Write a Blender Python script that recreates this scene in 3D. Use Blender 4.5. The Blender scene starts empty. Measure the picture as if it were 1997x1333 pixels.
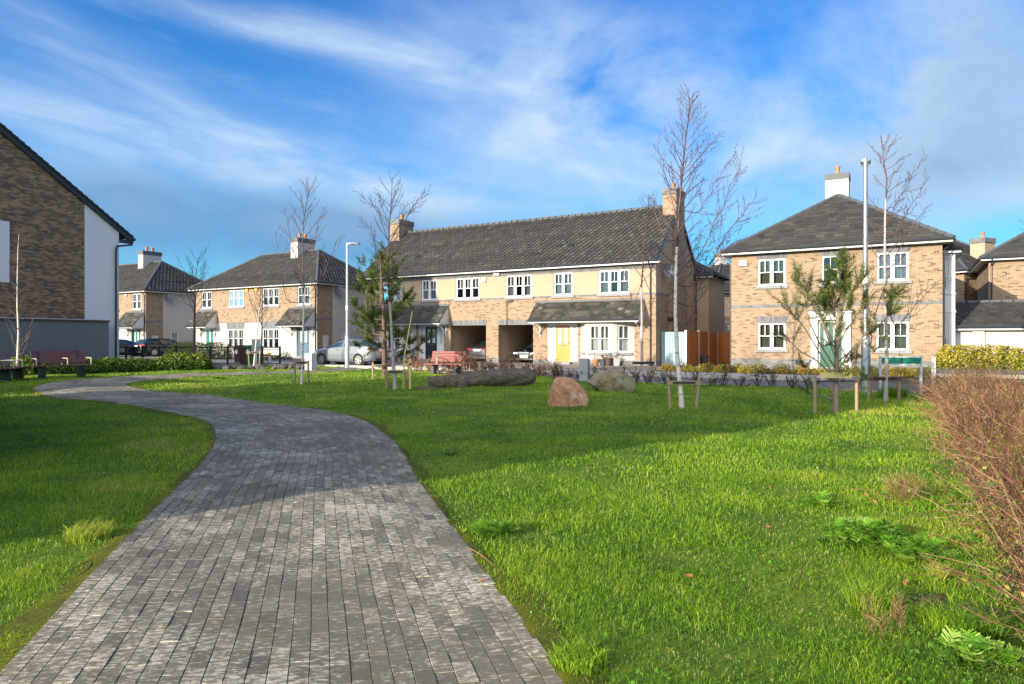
import bpy, bmesh, math, random
import numpy as np
from mathutils import Vector, Matrix

C = bpy.context.scene.collection
S = bpy.context.scene
R = math.radians
PI = math.pi

# ------------------------------------------------------------------ camera
EYE = 1.6
cam = bpy.data.cameras.new('camera'); camo = bpy.data.objects.new('camera', cam); C.objects.link(camo)
camo.location = (0, 0, EYE); camo.rotation_euler = (R(90), 0, 0)
cam.sensor_width = 36.0; cam.lens = 1331 / 1997 * 36.0
cam.shift_y = -6.5 / 1997; cam.clip_start = 0.05; cam.clip_end = 5000
S.camera = camo
S.render.resolution_x, S.render.resolution_y = 1024, 684
S.view_settings.view_transform = 'Standard'; S.view_settings.look = 'None'
S.view_settings.exposure = 1.22; S.view_settings.gamma = 1.0
S.cycles.max_bounces = 8; S.cycles.transparent_max_bounces = 16
S.cycles.sample_clamp_indirect = 6.0
try:
    S.cycles.use_denoising = True
except Exception:
    pass

# ------------------------------------------------------------------ sun and sky
SUN_EL, SUN_AZ = 14.0, 40.0         # elevation; heading the light travels, measured from +X towards +Y
sd = Vector((math.cos(R(SUN_AZ)) * math.cos(R(SUN_EL)), math.sin(R(SUN_AZ)) * math.cos(R(SUN_EL)), -math.sin(R(SUN_EL))))
sl = bpy.data.lights.new('sun', 'SUN'); sl.energy = 3.8; sl.angle = R(0.5); sl.color = (1.0, 0.88, 0.70)
so = bpy.data.objects.new('sun', sl); C.objects.link(so); so.rotation_euler = sd.to_track_quat('-Z', 'Y').to_euler()
so.location = (-30, -26, 20)


class NT:
    """small helper to write node trees"""
    def __init__(s, tree): s.t = tree; s.n = tree.nodes; s.l = tree.links
    def new(s, typ, **kw):
        n = s.n.new(typ)
        for k, v in kw.items(): setattr(n, k, v)
        return n
    def set(s, sock, v):
        if hasattr(v, 'is_output') or hasattr(v, 'links'): s.l.new(v, sock)
        else: sock.default_value = v
    def m(s, op, a, b=None, c=None, clamp=False):
        n = s.n.new('ShaderNodeMath'); n.operation = op; n.use_clamp = clamp
        for i, v in enumerate((a, b, c)):
            if v is not None: s.set(n.inputs[i], v)
        return n.outputs[0]
    def mix(s, f, a, b, mode='MIX'):
        n = s.n.new('ShaderNodeMix'); n.data_type = 'RGBA'; n.blend_type = mode
        s.set(n.inputs[0], f)
        for k, v in ((6, a), (7, b)):
            if isinstance(v, (tuple, list)) and len(v) == 3: v = (*v, 1)
            s.set(n.inputs[k], v)
        return n.outputs[2]
    def comb(s, x, y, z=0.0):
        n = s.n.new('ShaderNodeCombineXYZ')
        for i, v in enumerate((x, y, z)): s.set(n.inputs[i], v)
        return n.outputs[0]
    def sep(s, v):
        n = s.n.new('ShaderNodeSeparateXYZ'); s.l.new(v, n.inputs[0]); return n.outputs
    def noise(s, vec, scale, detail=3.0, rough=0.55, dist=0.0):
        n = s.n.new('ShaderNodeTexNoise'); n.inputs['Scale'].default_value = scale
        n.inputs['Detail'].default_value = detail; n.inputs['Roughness'].default_value = rough
        n.inputs['Distortion'].default_value = dist
        if vec is not None: s.l.new(vec, n.inputs['Vector'])
        return n.outputs['Fac']
    def ramp(s, f, stops, interp='LINEAR'):
        n = s.n.new('ShaderNodeValToRGB'); n.color_ramp.interpolation = interp; e = n.color_ramp.elements
        while len(e) < len(stops): e.new(0.5)
        for x, (p, c) in zip(e, stops):
            x.position = p; x.color = (*c, 1) if len(c) == 3 else c
        s.set(n.inputs[0], f); return n.outputs[0]
    def attr(s, name):
        n = s.n.new('ShaderNodeAttribute'); n.attribute_name = name; return n.outputs
    def bump(s, h, strength=0.3, dist=0.02):
        n = s.n.new('ShaderNodeBump'); n.inputs['Strength'].default_value = strength; n.inputs['Distance'].default_value = dist
        s.l.new(h, n.inputs['Height']); return n.outputs[0]


w = bpy.data.worlds.new('World'); S.world = w; w.use_nodes = True
nt = NT(w.node_tree); nt.n.clear()
sky = nt.new('ShaderNodeTexSky'); sky.sky_type = 'NISHITA'; sky.sun_disc = False
sky.sun_elevation = R(SUN_EL); sky.sun_rotation = R(270 - SUN_AZ); sky.altitude = 20
sky.air_density = 1.0; sky.dust_density = 0.3; sky.ozone_density = 2.5
hs = nt.new('ShaderNodeHueSaturation'); hs.inputs['Saturation'].default_value = 1.45; hs.inputs['Value'].default_value = 1.0; hs.inputs['Hue'].default_value = 0.5
nt.l.new(sky.outputs[0], hs.inputs['Color'])
tc = nt.new('ShaderNodeTexCoord'); d = nt.sep(tc.outputs['Generated'])
az = nt.m('ARCTAN2', d[0], d[1]); el = nt.m('ARCSINE', d[2])
# fractal cloud texture, drawn out into streaks along a gently falling line
sk = nt.m('ADD', el, nt.m('MULTIPLY', az, 0.16))
v1 = nt.comb(nt.m('MULTIPLY', az, 1.5), nt.m('MULTIPLY', sk, 6.5), 0.0)
n1 = nt.noise(v1, 1.7, 7, 0.56, 0.35)
v2 = nt.comb(nt.m('MULTIPLY', az, 3.0), nt.m('MULTIPLY', el, 4.2), 3.7)
n2 = nt.noise(v2, 1.5, 7, 0.58, 0.25)


def A(px): return math.atan((px - 998.5) / 1331)
def E_(px, py): return math.atan((660 - py) / math.hypot(1331, px - 998.5))


def blob(px, py, rx, ry, rot, amp):
    """one soft cloud bank, fixed in the sky at an azimuth and elevation"""
    a0, e0 = A(px), E_(px, py)
    x = nt.m('SUBTRACT', az, a0); y = nt.m('SUBTRACT', el, e0)
    c, s_ = math.cos(rot), math.sin(rot)
    X = nt.m('ADD', nt.m('MULTIPLY', x, c / rx), nt.m('MULTIPLY', y, s_ / rx))
    Y = nt.m('ADD', nt.m('MULTIPLY', x, -s_ / ry), nt.m('MULTIPLY', y, c / ry))
    r2 = nt.m('ADD', nt.m('MULTIPLY', X, X), nt.m('MULTIPLY', Y, Y))
    return nt.m('MULTIPLY', nt.m('EXPONENT', nt.m('MULTIPLY', r2, -1.0)), amp)


def total(l):
    o = l[0]
    for k in l[1:]: o = nt.m('ADD', o, k)
    return o


streak = total([blob(470, 42, .26, .022, -.12, .58), blob(330, 120, .30, .022, -.16, .14), blob(120, 60, .12, .03, -.3, .28), blob(760, 95, .20, .03, -.1, .4),
                blob(90, 225, .22, .03, -.22, .55), blob(420, 300, .36, .060, -.16, .85), blob(640, 350, .26, .04, -.1, .6),
                blob(900, 130, .2, .10, -.1, .3), blob(1250, 300, .22, .06, .0, .35), blob(1880, 290, .14, .03, .15, .7), blob(1950, 400, .16, .03, .1, .5)])
puff = total([blob(1190, 150, .24, .105, -.25, .85), blob(1340, 250, .20, .08, -.2, .7), blob(1040, 250, .20, .08, 0, .6), blob(1780, 110, .10, .13, .3, .85), blob(1920, 160, .16, .13, 0, 1.0),
              blob(1600, 300, .15, .035, .05, .55), blob(680, 440, .12, .025, .05, .8), blob(1450, 400, .2, .05, 0, .35), blob(1100, 400, .2, .04, 0, .3),
              blob(360, 430, .32, .06, -.08, .95), blob(1980, 330, .12, .06, 0, .5)])
grey = total([blob(430, 450, .36, .055, -.03, 1.6), blob(610, 480, .2, .035, 0, .6), blob(1930, 150, .14, .14, 0, .8), blob(1800, 330, .18, .05, 0, .5), blob(250, 400, .1, .03, -.2, .35),
              blob(1180, 200, .2, .06, 0, .25), blob(500, 395, .2, .02, -.1, .35)])
# cloud cover away from the view so that the whole sky is a real broken sky
back = nt.m('MULTIPLY', nt.m('GREATER_THAN', nt.m('ABSOLUTE', az), 0.95), 0.55)
k1 = nt.m('MULTIPLY', nt.m('SUBTRACT', n1, 0.32), 2.3, clamp=True)
k2 = nt.m('MULTIPLY', nt.m('SUBTRACT', n2, 0.30), 2.4, clamp=True)
cov = nt.m('ADD', nt.m('MULTIPLY', nt.m('ADD', streak, back), k1), nt.m('MULTIPLY', puff, k2))
wisps = nt.m('MULTIPLY', nt.m('SUBTRACT', n1, 0.54, clamp=True), 1.0)
low = nt.m('MULTIPLY', nt.m('EXPONENT', nt.m('MULTIPLY', nt.m('ABSOLUTE', el), -9.0)), 0.15)
cov = nt.m('MINIMUM', nt.m('ADD', nt.m('ADD', cov, wisps), low), 0.93, clamp=True)
gf = nt.m('MULTIPLY', grey, nt.m('ADD', nt.m('MULTIPLY', k2, 0.7), 0.3), clamp=True)
ccol = nt.mix(gf, (1.95, 2.42, 3.0), (.72, 1.26, 2.0))
blue = nt.mix(1.0, hs.outputs[0], (.05, .50, .70), 'MULTIPLY')
blue = nt.mix(nt.m('MULTIPLY', nt.m('EXPONENT', nt.m('MULTIPLY', nt.m('ABSOLUTE', el), -4.6)), 0.62), blue, (.72, 1.52, 2.4))
skyc = nt.mix(cov, nt.mix(nt.m('MULTIPLY', gf, 0.62), blue, (.34, .90, 1.72)), ccol)
# bright unseen cloud behind the camera, added as fill light for the shade
fill_side = nt.m('MULTIPLY', nt.m('ADD', nt.m('MULTIPLY', d[0], -.55), nt.m('MULTIPLY', d[1], -.83)), 1.0, clamp=True)
bank = nt.m('MULTIPLY', nt.m('MULTIPLY', nt.m('SUBTRACT', fill_side, .18, clamp=True), 1.6, clamp=True), nt.m('ADD', nt.m('MULTIPLY', k2, .7), .3))  # unseen cloud added as fill light
bank = nt.m('MULTIPLY', bank, nt.m('MULTIPLY', nt.m('SUBTRACT', el, .06), 4.0, clamp=True))
skyc = nt.mix(bank, skyc, (15.0, 14.0, 12.6))
bg = nt.new('ShaderNodeBackground'); nt.l.new(skyc, bg.inputs[0]); bg.inputs[1].default_value = 0.15
wo = nt.new('ShaderNodeOutputWorld'); nt.l.new(bg.outputs[0], wo.inputs[0])

# ------------------------------------------------------------------ ground frame: streets and houses share one grid, turned 30.5 degrees
TH = R(30.5); U = (math.cos(TH), -math.sin(TH)); V = (math.sin(TH), math.cos(TH))
C0 = (7.59, 36.0)                     # right front corner of the semi-detached pair


def ss(a, b, x):
    t = np.clip((np.asarray(x, float) - a) / (b - a), 0, 1); return t * t * (3 - 2 * t)
def to_uv(x, y):
    dx, dy = np.asarray(x) - C0[0], np.asarray(y) - C0[1]
    return dx * U[0] + dy * U[1], dx * V[0] + dy * V[1]
def from_uv(u, v): return C0[0] + u * U[0] + v * V[0], C0[1] + u * U[1] + v * V[1]
def zt(x, y):
    """height of the terrain"""
    x = np.asarray(x, float); y = np.asarray(y, float)
    u, v = to_uv(x, y)
    z = 0.12 * ss(10, 24, y)
    z = z + 0.20 * ss(9, 13, u) * ss(-6, -2, v)
    return z
def hump(x, y):
    """gentle unevenness of the lawn only"""
    return 0.025 * np.sin(x * 0.9 + 1) * np.sin(y * 0.7) + 0.015 * np.sin(x * 2.1 + y * 1.7)
def G(px, py):
    z = 0.0
    for _ in range(20):
        Y = (EYE - z) * 1331 / (py - 660); X = (px - 998.5) / 1331 * Y; z = float(zt(X, Y))
    return X, Y
def at(px, py, Y): return Vector(((px - 998.5) / 1331 * Y, Y, EYE - (py - 660) / 1331 * Y))


rng = np.random.default_rng(7); random.seed(7)

# ------------------------------------------------------------------ materials
MATS = {}


def newmat(name):
    m = bpy.data.materials.new(name); m.use_nodes = True; t = NT(m.node_tree)
    b = t.n['Principled BSDF']; MATS[name] = m
    return m, t, b
def obj_co(t): return t.new('ShaderNodeTexCoord').outputs['Object']


def plain(name, col, rough=0.6, metal=0.0, var=0.12, scale=6.0, bump=0.0, spec=None, coat=0.0):
    m, t, b = newmat(name)
    co = obj_co(t)
    n = t.noise(co, scale, 4)
    c = t.mix(n, tuple(x * (1 - var) for x in col), tuple(min(1, x * (1 + var)) for x in col))
    t.l.new(c, b.inputs['Base Color']); b.inputs['Roughness'].default_value = rough; b.inputs['Metallic'].default_value = metal
    if spec is not None: b.inputs['Specular IOR Level'].default_value = spec
    if coat: b.inputs['Coat Weight'].default_value = coat; b.inputs['Coat Roughness'].default_value = 0.05
    if bump:
        t.l.new(t.bump(t.noise(co, scale * 6, 5, .65), bump, 0.02), b.inputs['Normal'])
    return m


def brick(name, stops, mortar, bw=0.215, bh=0.065, gap=0.010, seedz=0.0, streaky=0.0):
    m, t, b = newmat(name)
    p = t.sep(obj_co(t))
    vec = t.comb(t.m('ADD', p[0], p[1]), p[2], seedz)
    br = t.new('ShaderNodeTexBrick'); t.l.new(vec, br.inputs['Vector'])
    br.inputs['Color1'].default_value = (0, 0, 0, 1); br.inputs['Color2'].default_value = (1, 1, 1, 1); br.inputs['Mortar'].default_value = (.5, .5, .5, 1)
    br.inputs['Scale'].default_value = 1.0; br.inputs['Mortar Size'].default_value = gap * 0.5; br.inputs['Mortar Smooth'].default_value = 0.2
    br.inputs['Bias'].default_value = 0.0; br.inputs['Brick Width'].default_value = bw + gap; br.inputs['Row Height'].default_value = bh + gap
    f = br.outputs['Color']
    if streaky:
        sx = t.noise(t.comb(t.m('MULTIPLY', t.m('ADD', p[0], p[1]), 0.45), t.m('MULTIPLY', p[2], 1.6), 0), 1.6, 3)
        f = t.m('ADD', t.m('MULTIPLY', f, 1 - streaky), t.m('MULTIPLY', t.m('MULTIPLY', t.m('SUBTRACT', sx, .3), 2.4, clamp=True), streaky))
    c = t.ramp(f, stops)
    fine = t.noise(vec, 30, 4, .7)
    c = t.mix(0.22, c, t.mix(fine, (0.1, 0.08, 0.06), (1, 1, 1)), 'MULTIPLY')
    big = t.noise(vec, 0.6, 3)
    c = t.mix(t.m('MULTIPLY', t.m('SUBTRACT', big, 0.45, clamp=True), 0.9), c, tuple(x * .62 for x in stops[len(stops) // 2][1]))
    c = t.mix(br.outputs['Fac'], c, mortar)
    t.l.new(c, b.inputs['Base Color']); b.inputs['Roughness'].default_value = 0.85; b.inputs['Specular IOR Level'].default_value = 0.25
    h = t.m('SUBTRACT', t.m('MULTIPLY', fine, 0.3), br.outputs['Fac'])
    t.l.new(t.bump(h, 0.5, 0.006), b.inputs['Normal'])
    return m


def render_mat(name, col, dirt=0.3):
    m, t, b = newmat(name); co = obj_co(t); p = t.sep(co)
    n = t.noise(co, 1.1, 5, .6); st = t.noise(t.comb(t.m('MULTIPLY', t.m('ADD', p[0], p[1]), 3.0), t.m('MULTIPLY', p[2], 0.35), 0), 1.5, 4)
    c = t.mix(t.m('MULTIPLY', t.m('SUBTRACT', n, .42, clamp=True), dirt * 2.4), col, tuple(x * .72 for x in col))
    c = t.mix(t.m('MULTIPLY', t.m('SUBTRACT', st, .5, clamp=True), dirt * 1.8), c, (col[0] * .6, col[1] * .6, col[2] * .55))
    t.l.new(c, b.inputs['Base Color']); b.inputs['Roughness'].default_value = 0.9; b.inputs['Specular IOR Level'].default_value = .2
    t.l.new(t.bump(t.noise(co, 60, 4, .7), 0.25, 0.01), b.inputs['Normal'])
    return m


def tinted(name, stops, rough=0.85, mossc=None, moss=0.0, bump=0.35, scale=9.0, spec=.3, attr='tint'):
    """colour from a per-piece random value plus weathering noise"""
    m, t, b = newmat(name); co = obj_co(t)
    f = t.attr(attr)[2]
    c = t.ramp(f, stops)
    n = t.noise(co, scale, 5, .65)
    c = t.mix(0.45, c, t.mix(n, (.35, .35, .35), (1.15, 1.15, 1.15)), 'MULTIPLY')
    if mossc:
        mo = t.noise(co, 0.9, 5, .65)
        c = t.mix(t.m('MULTIPLY', t.m('SUBTRACT', mo, .55, clamp=True), moss * 4, clamp=True), c, mossc)
    t.l.new(c, b.inputs['Base Color']); b.inputs['Roughness'].default_value = rough; b.inputs['Specular IOR Level'].default_value = spec
    if bump: t.l.new(t.bump(t.noise(co, scale * 5, 4, .7), bump, 0.01), b.inputs['Normal'])
    return m


def leafmat(name, stops, trans=0.35, rough=0.5, attr='tint'):
    m, t, b = newmat(name)
    c = t.ramp(t.attr(attr)[2], stops)
    t.l.new(c, b.inputs['Base Color']); b.inputs['Roughness'].default_value = rough; b.inputs['Specular IOR Level'].default_value = .3
    tr = t.new('ShaderNodeBsdfTranslucent'); t.l.new(c, tr.inputs[0])
    mx = t.new('ShaderNodeMixShader'); mx.inputs[0].default_value = trans
    t.l.new(b.outputs[0], mx.inputs[1]); t.l.new(tr.outputs[0], mx.inputs[2]); t.l.new(mx.outputs[0], t.n['Material Output'].inputs[0])
    return m


def glassmat(name, tint=(.75, .8, .8), refl=1.0):
    m, t, b = newmat(name)
    fr = t.new('ShaderNodeFresnel'); fr.inputs[0].default_value = 1.6
    tr = t.new('ShaderNodeBsdfTransparent'); tr.inputs[0].default_value = (*tint, 1)
    gl = t.new('ShaderNodeBsdfGlossy'); gl.inputs['Roughness'].default_value = 0.02; gl.inputs[0].default_value = (.95, .97, 1, 1)
    f = t.m('ADD', t.m('MULTIPLY', fr.outputs[0], refl), 0.01, clamp=True)
    mx = t.new('ShaderNodeMixShader'); t.l.new(f, mx.inputs[0]); t.l.new(tr.outputs[0], mx.inputs[1]); t.l.new(gl.outputs[0], mx.inputs[2])
    t.l.new(mx.outputs[0], t.n['Material Output'].inputs[0])
    return m


BUFF = [(0, (0.114, 0.075, 0.051)), (.08, (0.191, 0.127, 0.083)), (.25, (0.280, 0.192, 0.121)), (.6, (0.324, 0.224, 0.140)), (.88, (0.312, 0.231, 0.156)), (1, (0.242, 0.169, 0.114))]
brick('buff_brick', BUFF, (.36, .30, .235))
brick('dark_brick', [(0, (.07, .052, .046)), (.28, (.13, .085, .066)), (.48, (.205, .125, .085)), (.62, (.30, .19, .105)), (1, (.39, .265, .135))], (.21, .165, .125), streaky=.36)
brick('grey_brick', [(0, (.10, .105, .11)), (.5, (.15, .155, .165)), (1, (.21, .215, .22))], (.26, .25, .24))
brick('soldier_brick', [(0, (.10, .105, .115)), (.5, (.145, .15, .165)), (1, (.20, .205, .215))], (.25, .245, .24), bw=0.065, bh=0.6)
brick('pink_paving', [(0, (.24, .13, .10)), (.5, (.34, .21, .16)), (1, (.42, .29, .23))], (.2, .17, .14))
render_mat('cream_render', (.385, .29, .205)); render_mat('white_render', (.46, .435, .405)); render_mat('grey_render', (.155, .165, .18), .5)
render_mat('pale_render', (.62, .62, .66), .12); render_mat('garage_render', (.44, .43, .415), .3)
TILE = [(0, (.055, .052, .050)), (.3, (.085, .080, .075)), (.6, (.115, .108, .10)), (.9, (.17, .16, .145)), (1, (.24, .225, .20))]
TILE2 = [(0, (.024, .023, .023)), (.42, (.046, .044, .042)), (.7, (.088, .085, .078)), (1, (.15, .142, .13))]
tinted('concrete_tile', TILE2, mossc=(.16, .13, .04), moss=.16)
tinted('flat_tile', [(0, (.030, .029, .028)), (.4, (.052, .049, .046)), (.8, (.088, .082, .074)), (1, (.14, .128, .108))], mossc=(.15, .13, .05), moss=.22)
tinted('slate_tile', [(0, (.028, .028, .026)), (.4, (.046, .044, .038)), (.7, (.080, .074, .061)), (.9, (.12, .108, .086)), (1, (.16, .145, .112))], mossc=(.14, .14, .07), moss=.3)
plain('dark_trim', (.022, .028, .036), .35, bump=0.05); plain('verge_black', (.018, .022, .028), .5)
plain('white_trim', (.58, .58, .575), .35, var=.05); plain('sill_stone', (.22, .225, .24), .8, bump=.2, scale=12); plain('lead', (.075, .085, .095), .6, bump=.15)
plain('terracotta', (.40, .18, .085), .8, var=.25, bump=.2); plain('grey_metal', (.27, .30, .315), .45, .55, var=.15, scale=14, bump=.08); plain('pale_metal', (.47, .50, .51), .45, .3, var=.15, scale=10)
plain('black_metal', (.012, .013, .016), .4); plain('slat_red', (.20, .032, .022), .45, var=.3, scale=22, bump=.15); plain('slat_maroon', (.15, .050, .050), .45, var=.3, scale=22, bump=.15)
plain('leg_dark', (.012, .028, .034), .4); plain('arm_steel', (.62, .56, .46), .35, .4)
plain('door_yellow', (.47, .195, .006), .35, var=.05, coat=.3); plain('door_green', (.0, .07, .038), .35, var=.08, coat=.3); plain('door_blue', (.075, .14, .195), .4, var=.06); plain('door_black', (.012, .016, .022), .3, var=.05, coat=.3)
plain('door_teal', (.02, .15, .13), .4, var=.06); plain('gate_blue', (.23, .34, .385), .7, var=.12, scale=9, bump=.1)
plain('louvre', (.055, .05, .05), .6); plain('interior_paint', (.13, .12, .105), .9); plain('net_curtain', (.14, .15, .185), .9, var=.05); plain('blind_tan', (.11, .113, .083), .8, var=.06); plain('blind_cream', (.075, .08, .062), .8, var=.06)
plain('dish_grey', (.085, .10, .11), .45); plain('box_white', (.52, .51, .49), .4, var=.04); plain('alarm_orange', (.82, .40, .02), .4, var=.05)
plain('sign_green', (.0, .135, .085), .45, var=.08); plain('bin_green', (.012, .11, .05), .5, var=.12); plain('bin_brown', (.085, .022, .016), .5, var=.12); plain('bin_grey', (.05, .06, .07), .5)
plain('stake_wood', (.30, .215, .135), .85, var=.35, scale=18, bump=.35); plain('rubber', (.016, .016, .017), .7); plain('tie_pale', (.62, .50, .22), .7)
plain('chrome', (.75, .76, .78), .12, 1.0, var=.03); plain('plate_white', (.78, .78, .76), .4, var=.03); plain('lamp_red', (.42, .02, .025), .15, coat=.6); plain('lamp_clear', (.72, .75, .78), .12, coat=.5); plain('plastic_dark', (.02, .022, .025), .5)
plain('dish_arm', (.3, .3, .3), .5); plain('granite', (.30, .32, .34), .8, var=.3, scale=40, bump=.25); plain('sticker', (.75, .74, .7), .5)
for n_, c_ in (('paint_silver', (.24, .275, .31)), ('paint_black', (.006, .007, .011)), ('paint_grey', (.07, .078, .09)), ('paint_navy', (.010, .014, .024))):
    plain(n_, c_, .28, .55 if 'silver' in n_ or 'grey' in n_ else .2, var=.02, coat=1.0)
plain('rim_alloy', (.50, .52, .54), .3, .7, var=.05)
m, t, b = newmat('car_glass'); b.inputs['Base Color'].default_value = (.012, .03, .04, 1); b.inputs['Roughness'].default_value = .03; b.inputs['Specular IOR Level'].default_value = .9; b.inputs['Coat Weight'].default_value = 1
MATS['paint_black'].node_tree.nodes['Principled BSDF'].inputs['Coat Weight'].default_value = .5
glassmat('window_glass', refl=1.25)
glassmat('frosted_glass', (.55, .6, .6), .8)
m, t, b = newmat('door_pane'); b.inputs['Base Color'].default_value = (.40, .46, .47, 1); b.inputs['Roughness'].default_value = .18
m, t, b = newmat('fence_wood'); co = obj_co(t); p = t.sep(co)
bd = t.m('FRACT', t.m('MULTIPLY', t.m('ADD', p[0], p[1]), 6.5)); idx = t.m('FLOOR', t.m('MULTIPLY', t.m('ADD', p[0], p[1]), 6.5))
wn = t.new('ShaderNodeTexWhiteNoise', noise_dimensions='1D'); t.l.new(idx, wn.inputs['W'])
gr = t.noise(t.comb(t.m('MULTIPLY', t.m('ADD', p[0], p[1]), 30), t.m('MULTIPLY', p[2], 1.6), 0), 1.2, 4)
c = t.ramp(t.m('ADD', t.m('MULTIPLY', wn.outputs[0], .5), t.m('MULTIPLY', gr, .5)), [(.15, (.22, .075, .018)), (.5, (.36, .135, .032)), (.9, (.46, .19, .05))])
c = t.mix(t.m('LESS_THAN', bd, .06), c, (.08, .03, .01)); t.l.new(c, b.inputs['Base Color']); b.inputs['Roughness'].default_value = .8


def bark(name, a, bcol, marks, amount=.5):
    m, t, b = newmat(name); co = obj_co(t); p = t.sep(co)
    v = t.comb(t.m('MULTIPLY', p[0], 5), t.m('MULTIPLY', p[1], 5), t.m('MULTIPLY', p[2], 16))
    n = t.noise(v, 1.4, 4, .65); n2 = t.noise(co, 3.0, 4)
    c = t.mix(n2, a, bcol)
    c = t.mix(t.m('MULTIPLY', t.m('SUBTRACT', n, 1 - amount, clamp=True), 9, clamp=True), c, marks)
    t.l.new(c, b.inputs['Base Color']); b.inputs['Roughness'].default_value = .8
    t.l.new(t.bump(n, .4, .01), b.inputs['Normal'])
    return m


bark('birch_bark', (.72, .66, .60), (.55, .47, .42), (.05, .04, .035), .46); bark('birch_bark_grey', (.45, .40, .39), (.30, .24, .23), (.05, .04, .035), .42); bark('pine_bark', (.17, .10, .06), (.10, .06, .04), (.04, .025, .02), .45); bark('dark_bark', (.10, .055, .055), (.07, .045, .045), (.03, .02, .02), .4)
bark('pine_bark_pale', (.30, .22, .17), (.20, .145, .11), (.08, .055, .04), .42)
plain('twig_purple', (.105, .066, .068), .8, var=.3); plain('twig_dark', (.060, .036, .034), .8, var=.3); plain('twig_pink', (.20, .10, .09), .8, var=.3)
GRASS = [(0, (.042, .105, .012)), (.22, (.105, .225, .014)), (.45, (.180, .340, .016)), (.68, (.31, .445, .022)), (.84, (.43, .49, .05)), (.92, (.46, .38, .13)), (1, (.52, .43, .24))]
leafmat('grass_blade', GRASS, .38, .45)
leafmat('pine_needle', [(0, (.035, .06, .012)), (.5, (.085, .13, .022)), (.85, (.18, .21, .035)), (1, (.22, .18, .05))], .25)
leafmat('laurel_leaf', [(0, (.025, .065, .010)), (.45, (.08, .17, .014)), (.7, (.22, .34, .022)), (.9, (.45, .50, .05)), (1, (.26, .14, .04))], .3, .3)
leafmat('gold_leaf', [(0, (.03, .06, .01)), (.3, (.14, .17, .015)), (.6, (.38, .33, .03)), (.85, (.55, .46, .06)), (1, (.30, .17, .05))], .3, .35)
leafmat('beech_leaf', [(0, (.16, .06, .02)), (.5, (.38, .19, .07)), (1, (.55, .34, .16))], .35, .6)
leafmat('box_leaf', [(0, (.015, .03, .008)), (.5, (.04, .07, .012)), (1, (.11, .13, .02))], .25, .7)
leafmat('heath_leaf', [(0, (.05, .045, .01)), (.35, (.17, .13, .02)), (.65, (.36, .24, .03)), (.85, (.34, .30, .035)), (1, (.14, .16, .03))], .3, .6)
leafmat('weed_leaf', [(0, (.06, .16, .014)), (.5, (.12, .31, .02)), (.85, (.22, .42, .03)), (1, (.38, .50, .13))], .4, .75)
leafmat('hedge_twig', [(0, (.05, .026, .018)), (.4, (.165, .075, .044)), (.75, (.29, .142, .082)), (1, (.43, .28, .17))], .0, .8)
leafmat('hedge_leaf', [(0, (.04, .10, .015)), (.6, (.16, .22, .03)), (.8, (.3, .3, .05)), (1, (.35, .14, .05))], .3, .5)
leafmat('dry_stalk', [(0, (.16, .08, .04)), (.6, (.34, .20, .09)), (1, (.42, .32, .15))], .2, .7)
tinted('paver', [(0, (.130, .118, .092)), (.4, (.172, .154, .116)), (.75, (.215, .190, .136)), (1, (.30, .265, .195))], .78, bump=0)
m = MATS['paver']; t = NT(m.node_tree); b = t.n['Principled BSDF']
uvn = t.new('ShaderNodeUVMap').outputs[0]; q = t.sep(uvn)
sv = t.comb(t.m('MULTIPLY', q[0], 17), t.m('MULTIPLY', q[1], 40), 0)      # lime bloom, drawn out across the blocks
n_a = t.noise(sv, 1.0, 6, .68, .5); n_b = t.noise(uvn, .75, 4); n_c = t.noise(uvn, 60, 3, .7)
base = b.inputs['Base Color'].links[0].from_socket
bl = t.m('ADD', t.m('ADD', n_a, t.m('MULTIPLY', t.m('SUBTRACT', n_b, .5), .5)), t.m('MULTIPLY', t.m('SUBTRACT', t.attr('tint')[2], .5), .16))
c = t.mix(t.m('MULTIPLY', t.m('SUBTRACT', bl, .485), 4.5, clamp=True), base, (.62, .57, .45))
c = t.mix(t.m('MULTIPLY', t.m('SUBTRACT', t.noise(uvn, 2.6, 5), .56, clamp=True), 3.2, clamp=True), c, (.115, .098, .05))
c = t.mix(.25, c, t.mix(n_c, (.55, .55, .55), (1.2, 1.2, 1.2)), 'MULTIPLY')
t.l.new(c, b.inputs['Base Color']); t.l.new(t.bump(t.m('ADD', n_c, t.m('MULTIPLY', n_a, .6)), .3, .004), b.inputs['Normal'])
plain('path_joint', (.085, .078, .048), .95, var=.4, scale=20)


def ground_mat(name, stops, scale=1.0, bump=.4):
    m, t, b = newmat(name); co = t.new('ShaderNodeTexCoord').outputs['Object']
    n = t.m('ADD', t.m('MULTIPLY', t.noise(co, scale, 6, .6), .6), t.m('MULTIPLY', t.noise(co, scale * 14, 4, .65), .4))
    t.l.new(t.ramp(n, stops), b.inputs['Base Color']); b.inputs['Roughness'].default_value = .95; b.inputs['Specular IOR Level'].default_value = .15
    t.l.new(t.bump(t.noise(co, scale * 30, 5, .7), bump, .03), b.inputs['Normal'])
    return m


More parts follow.
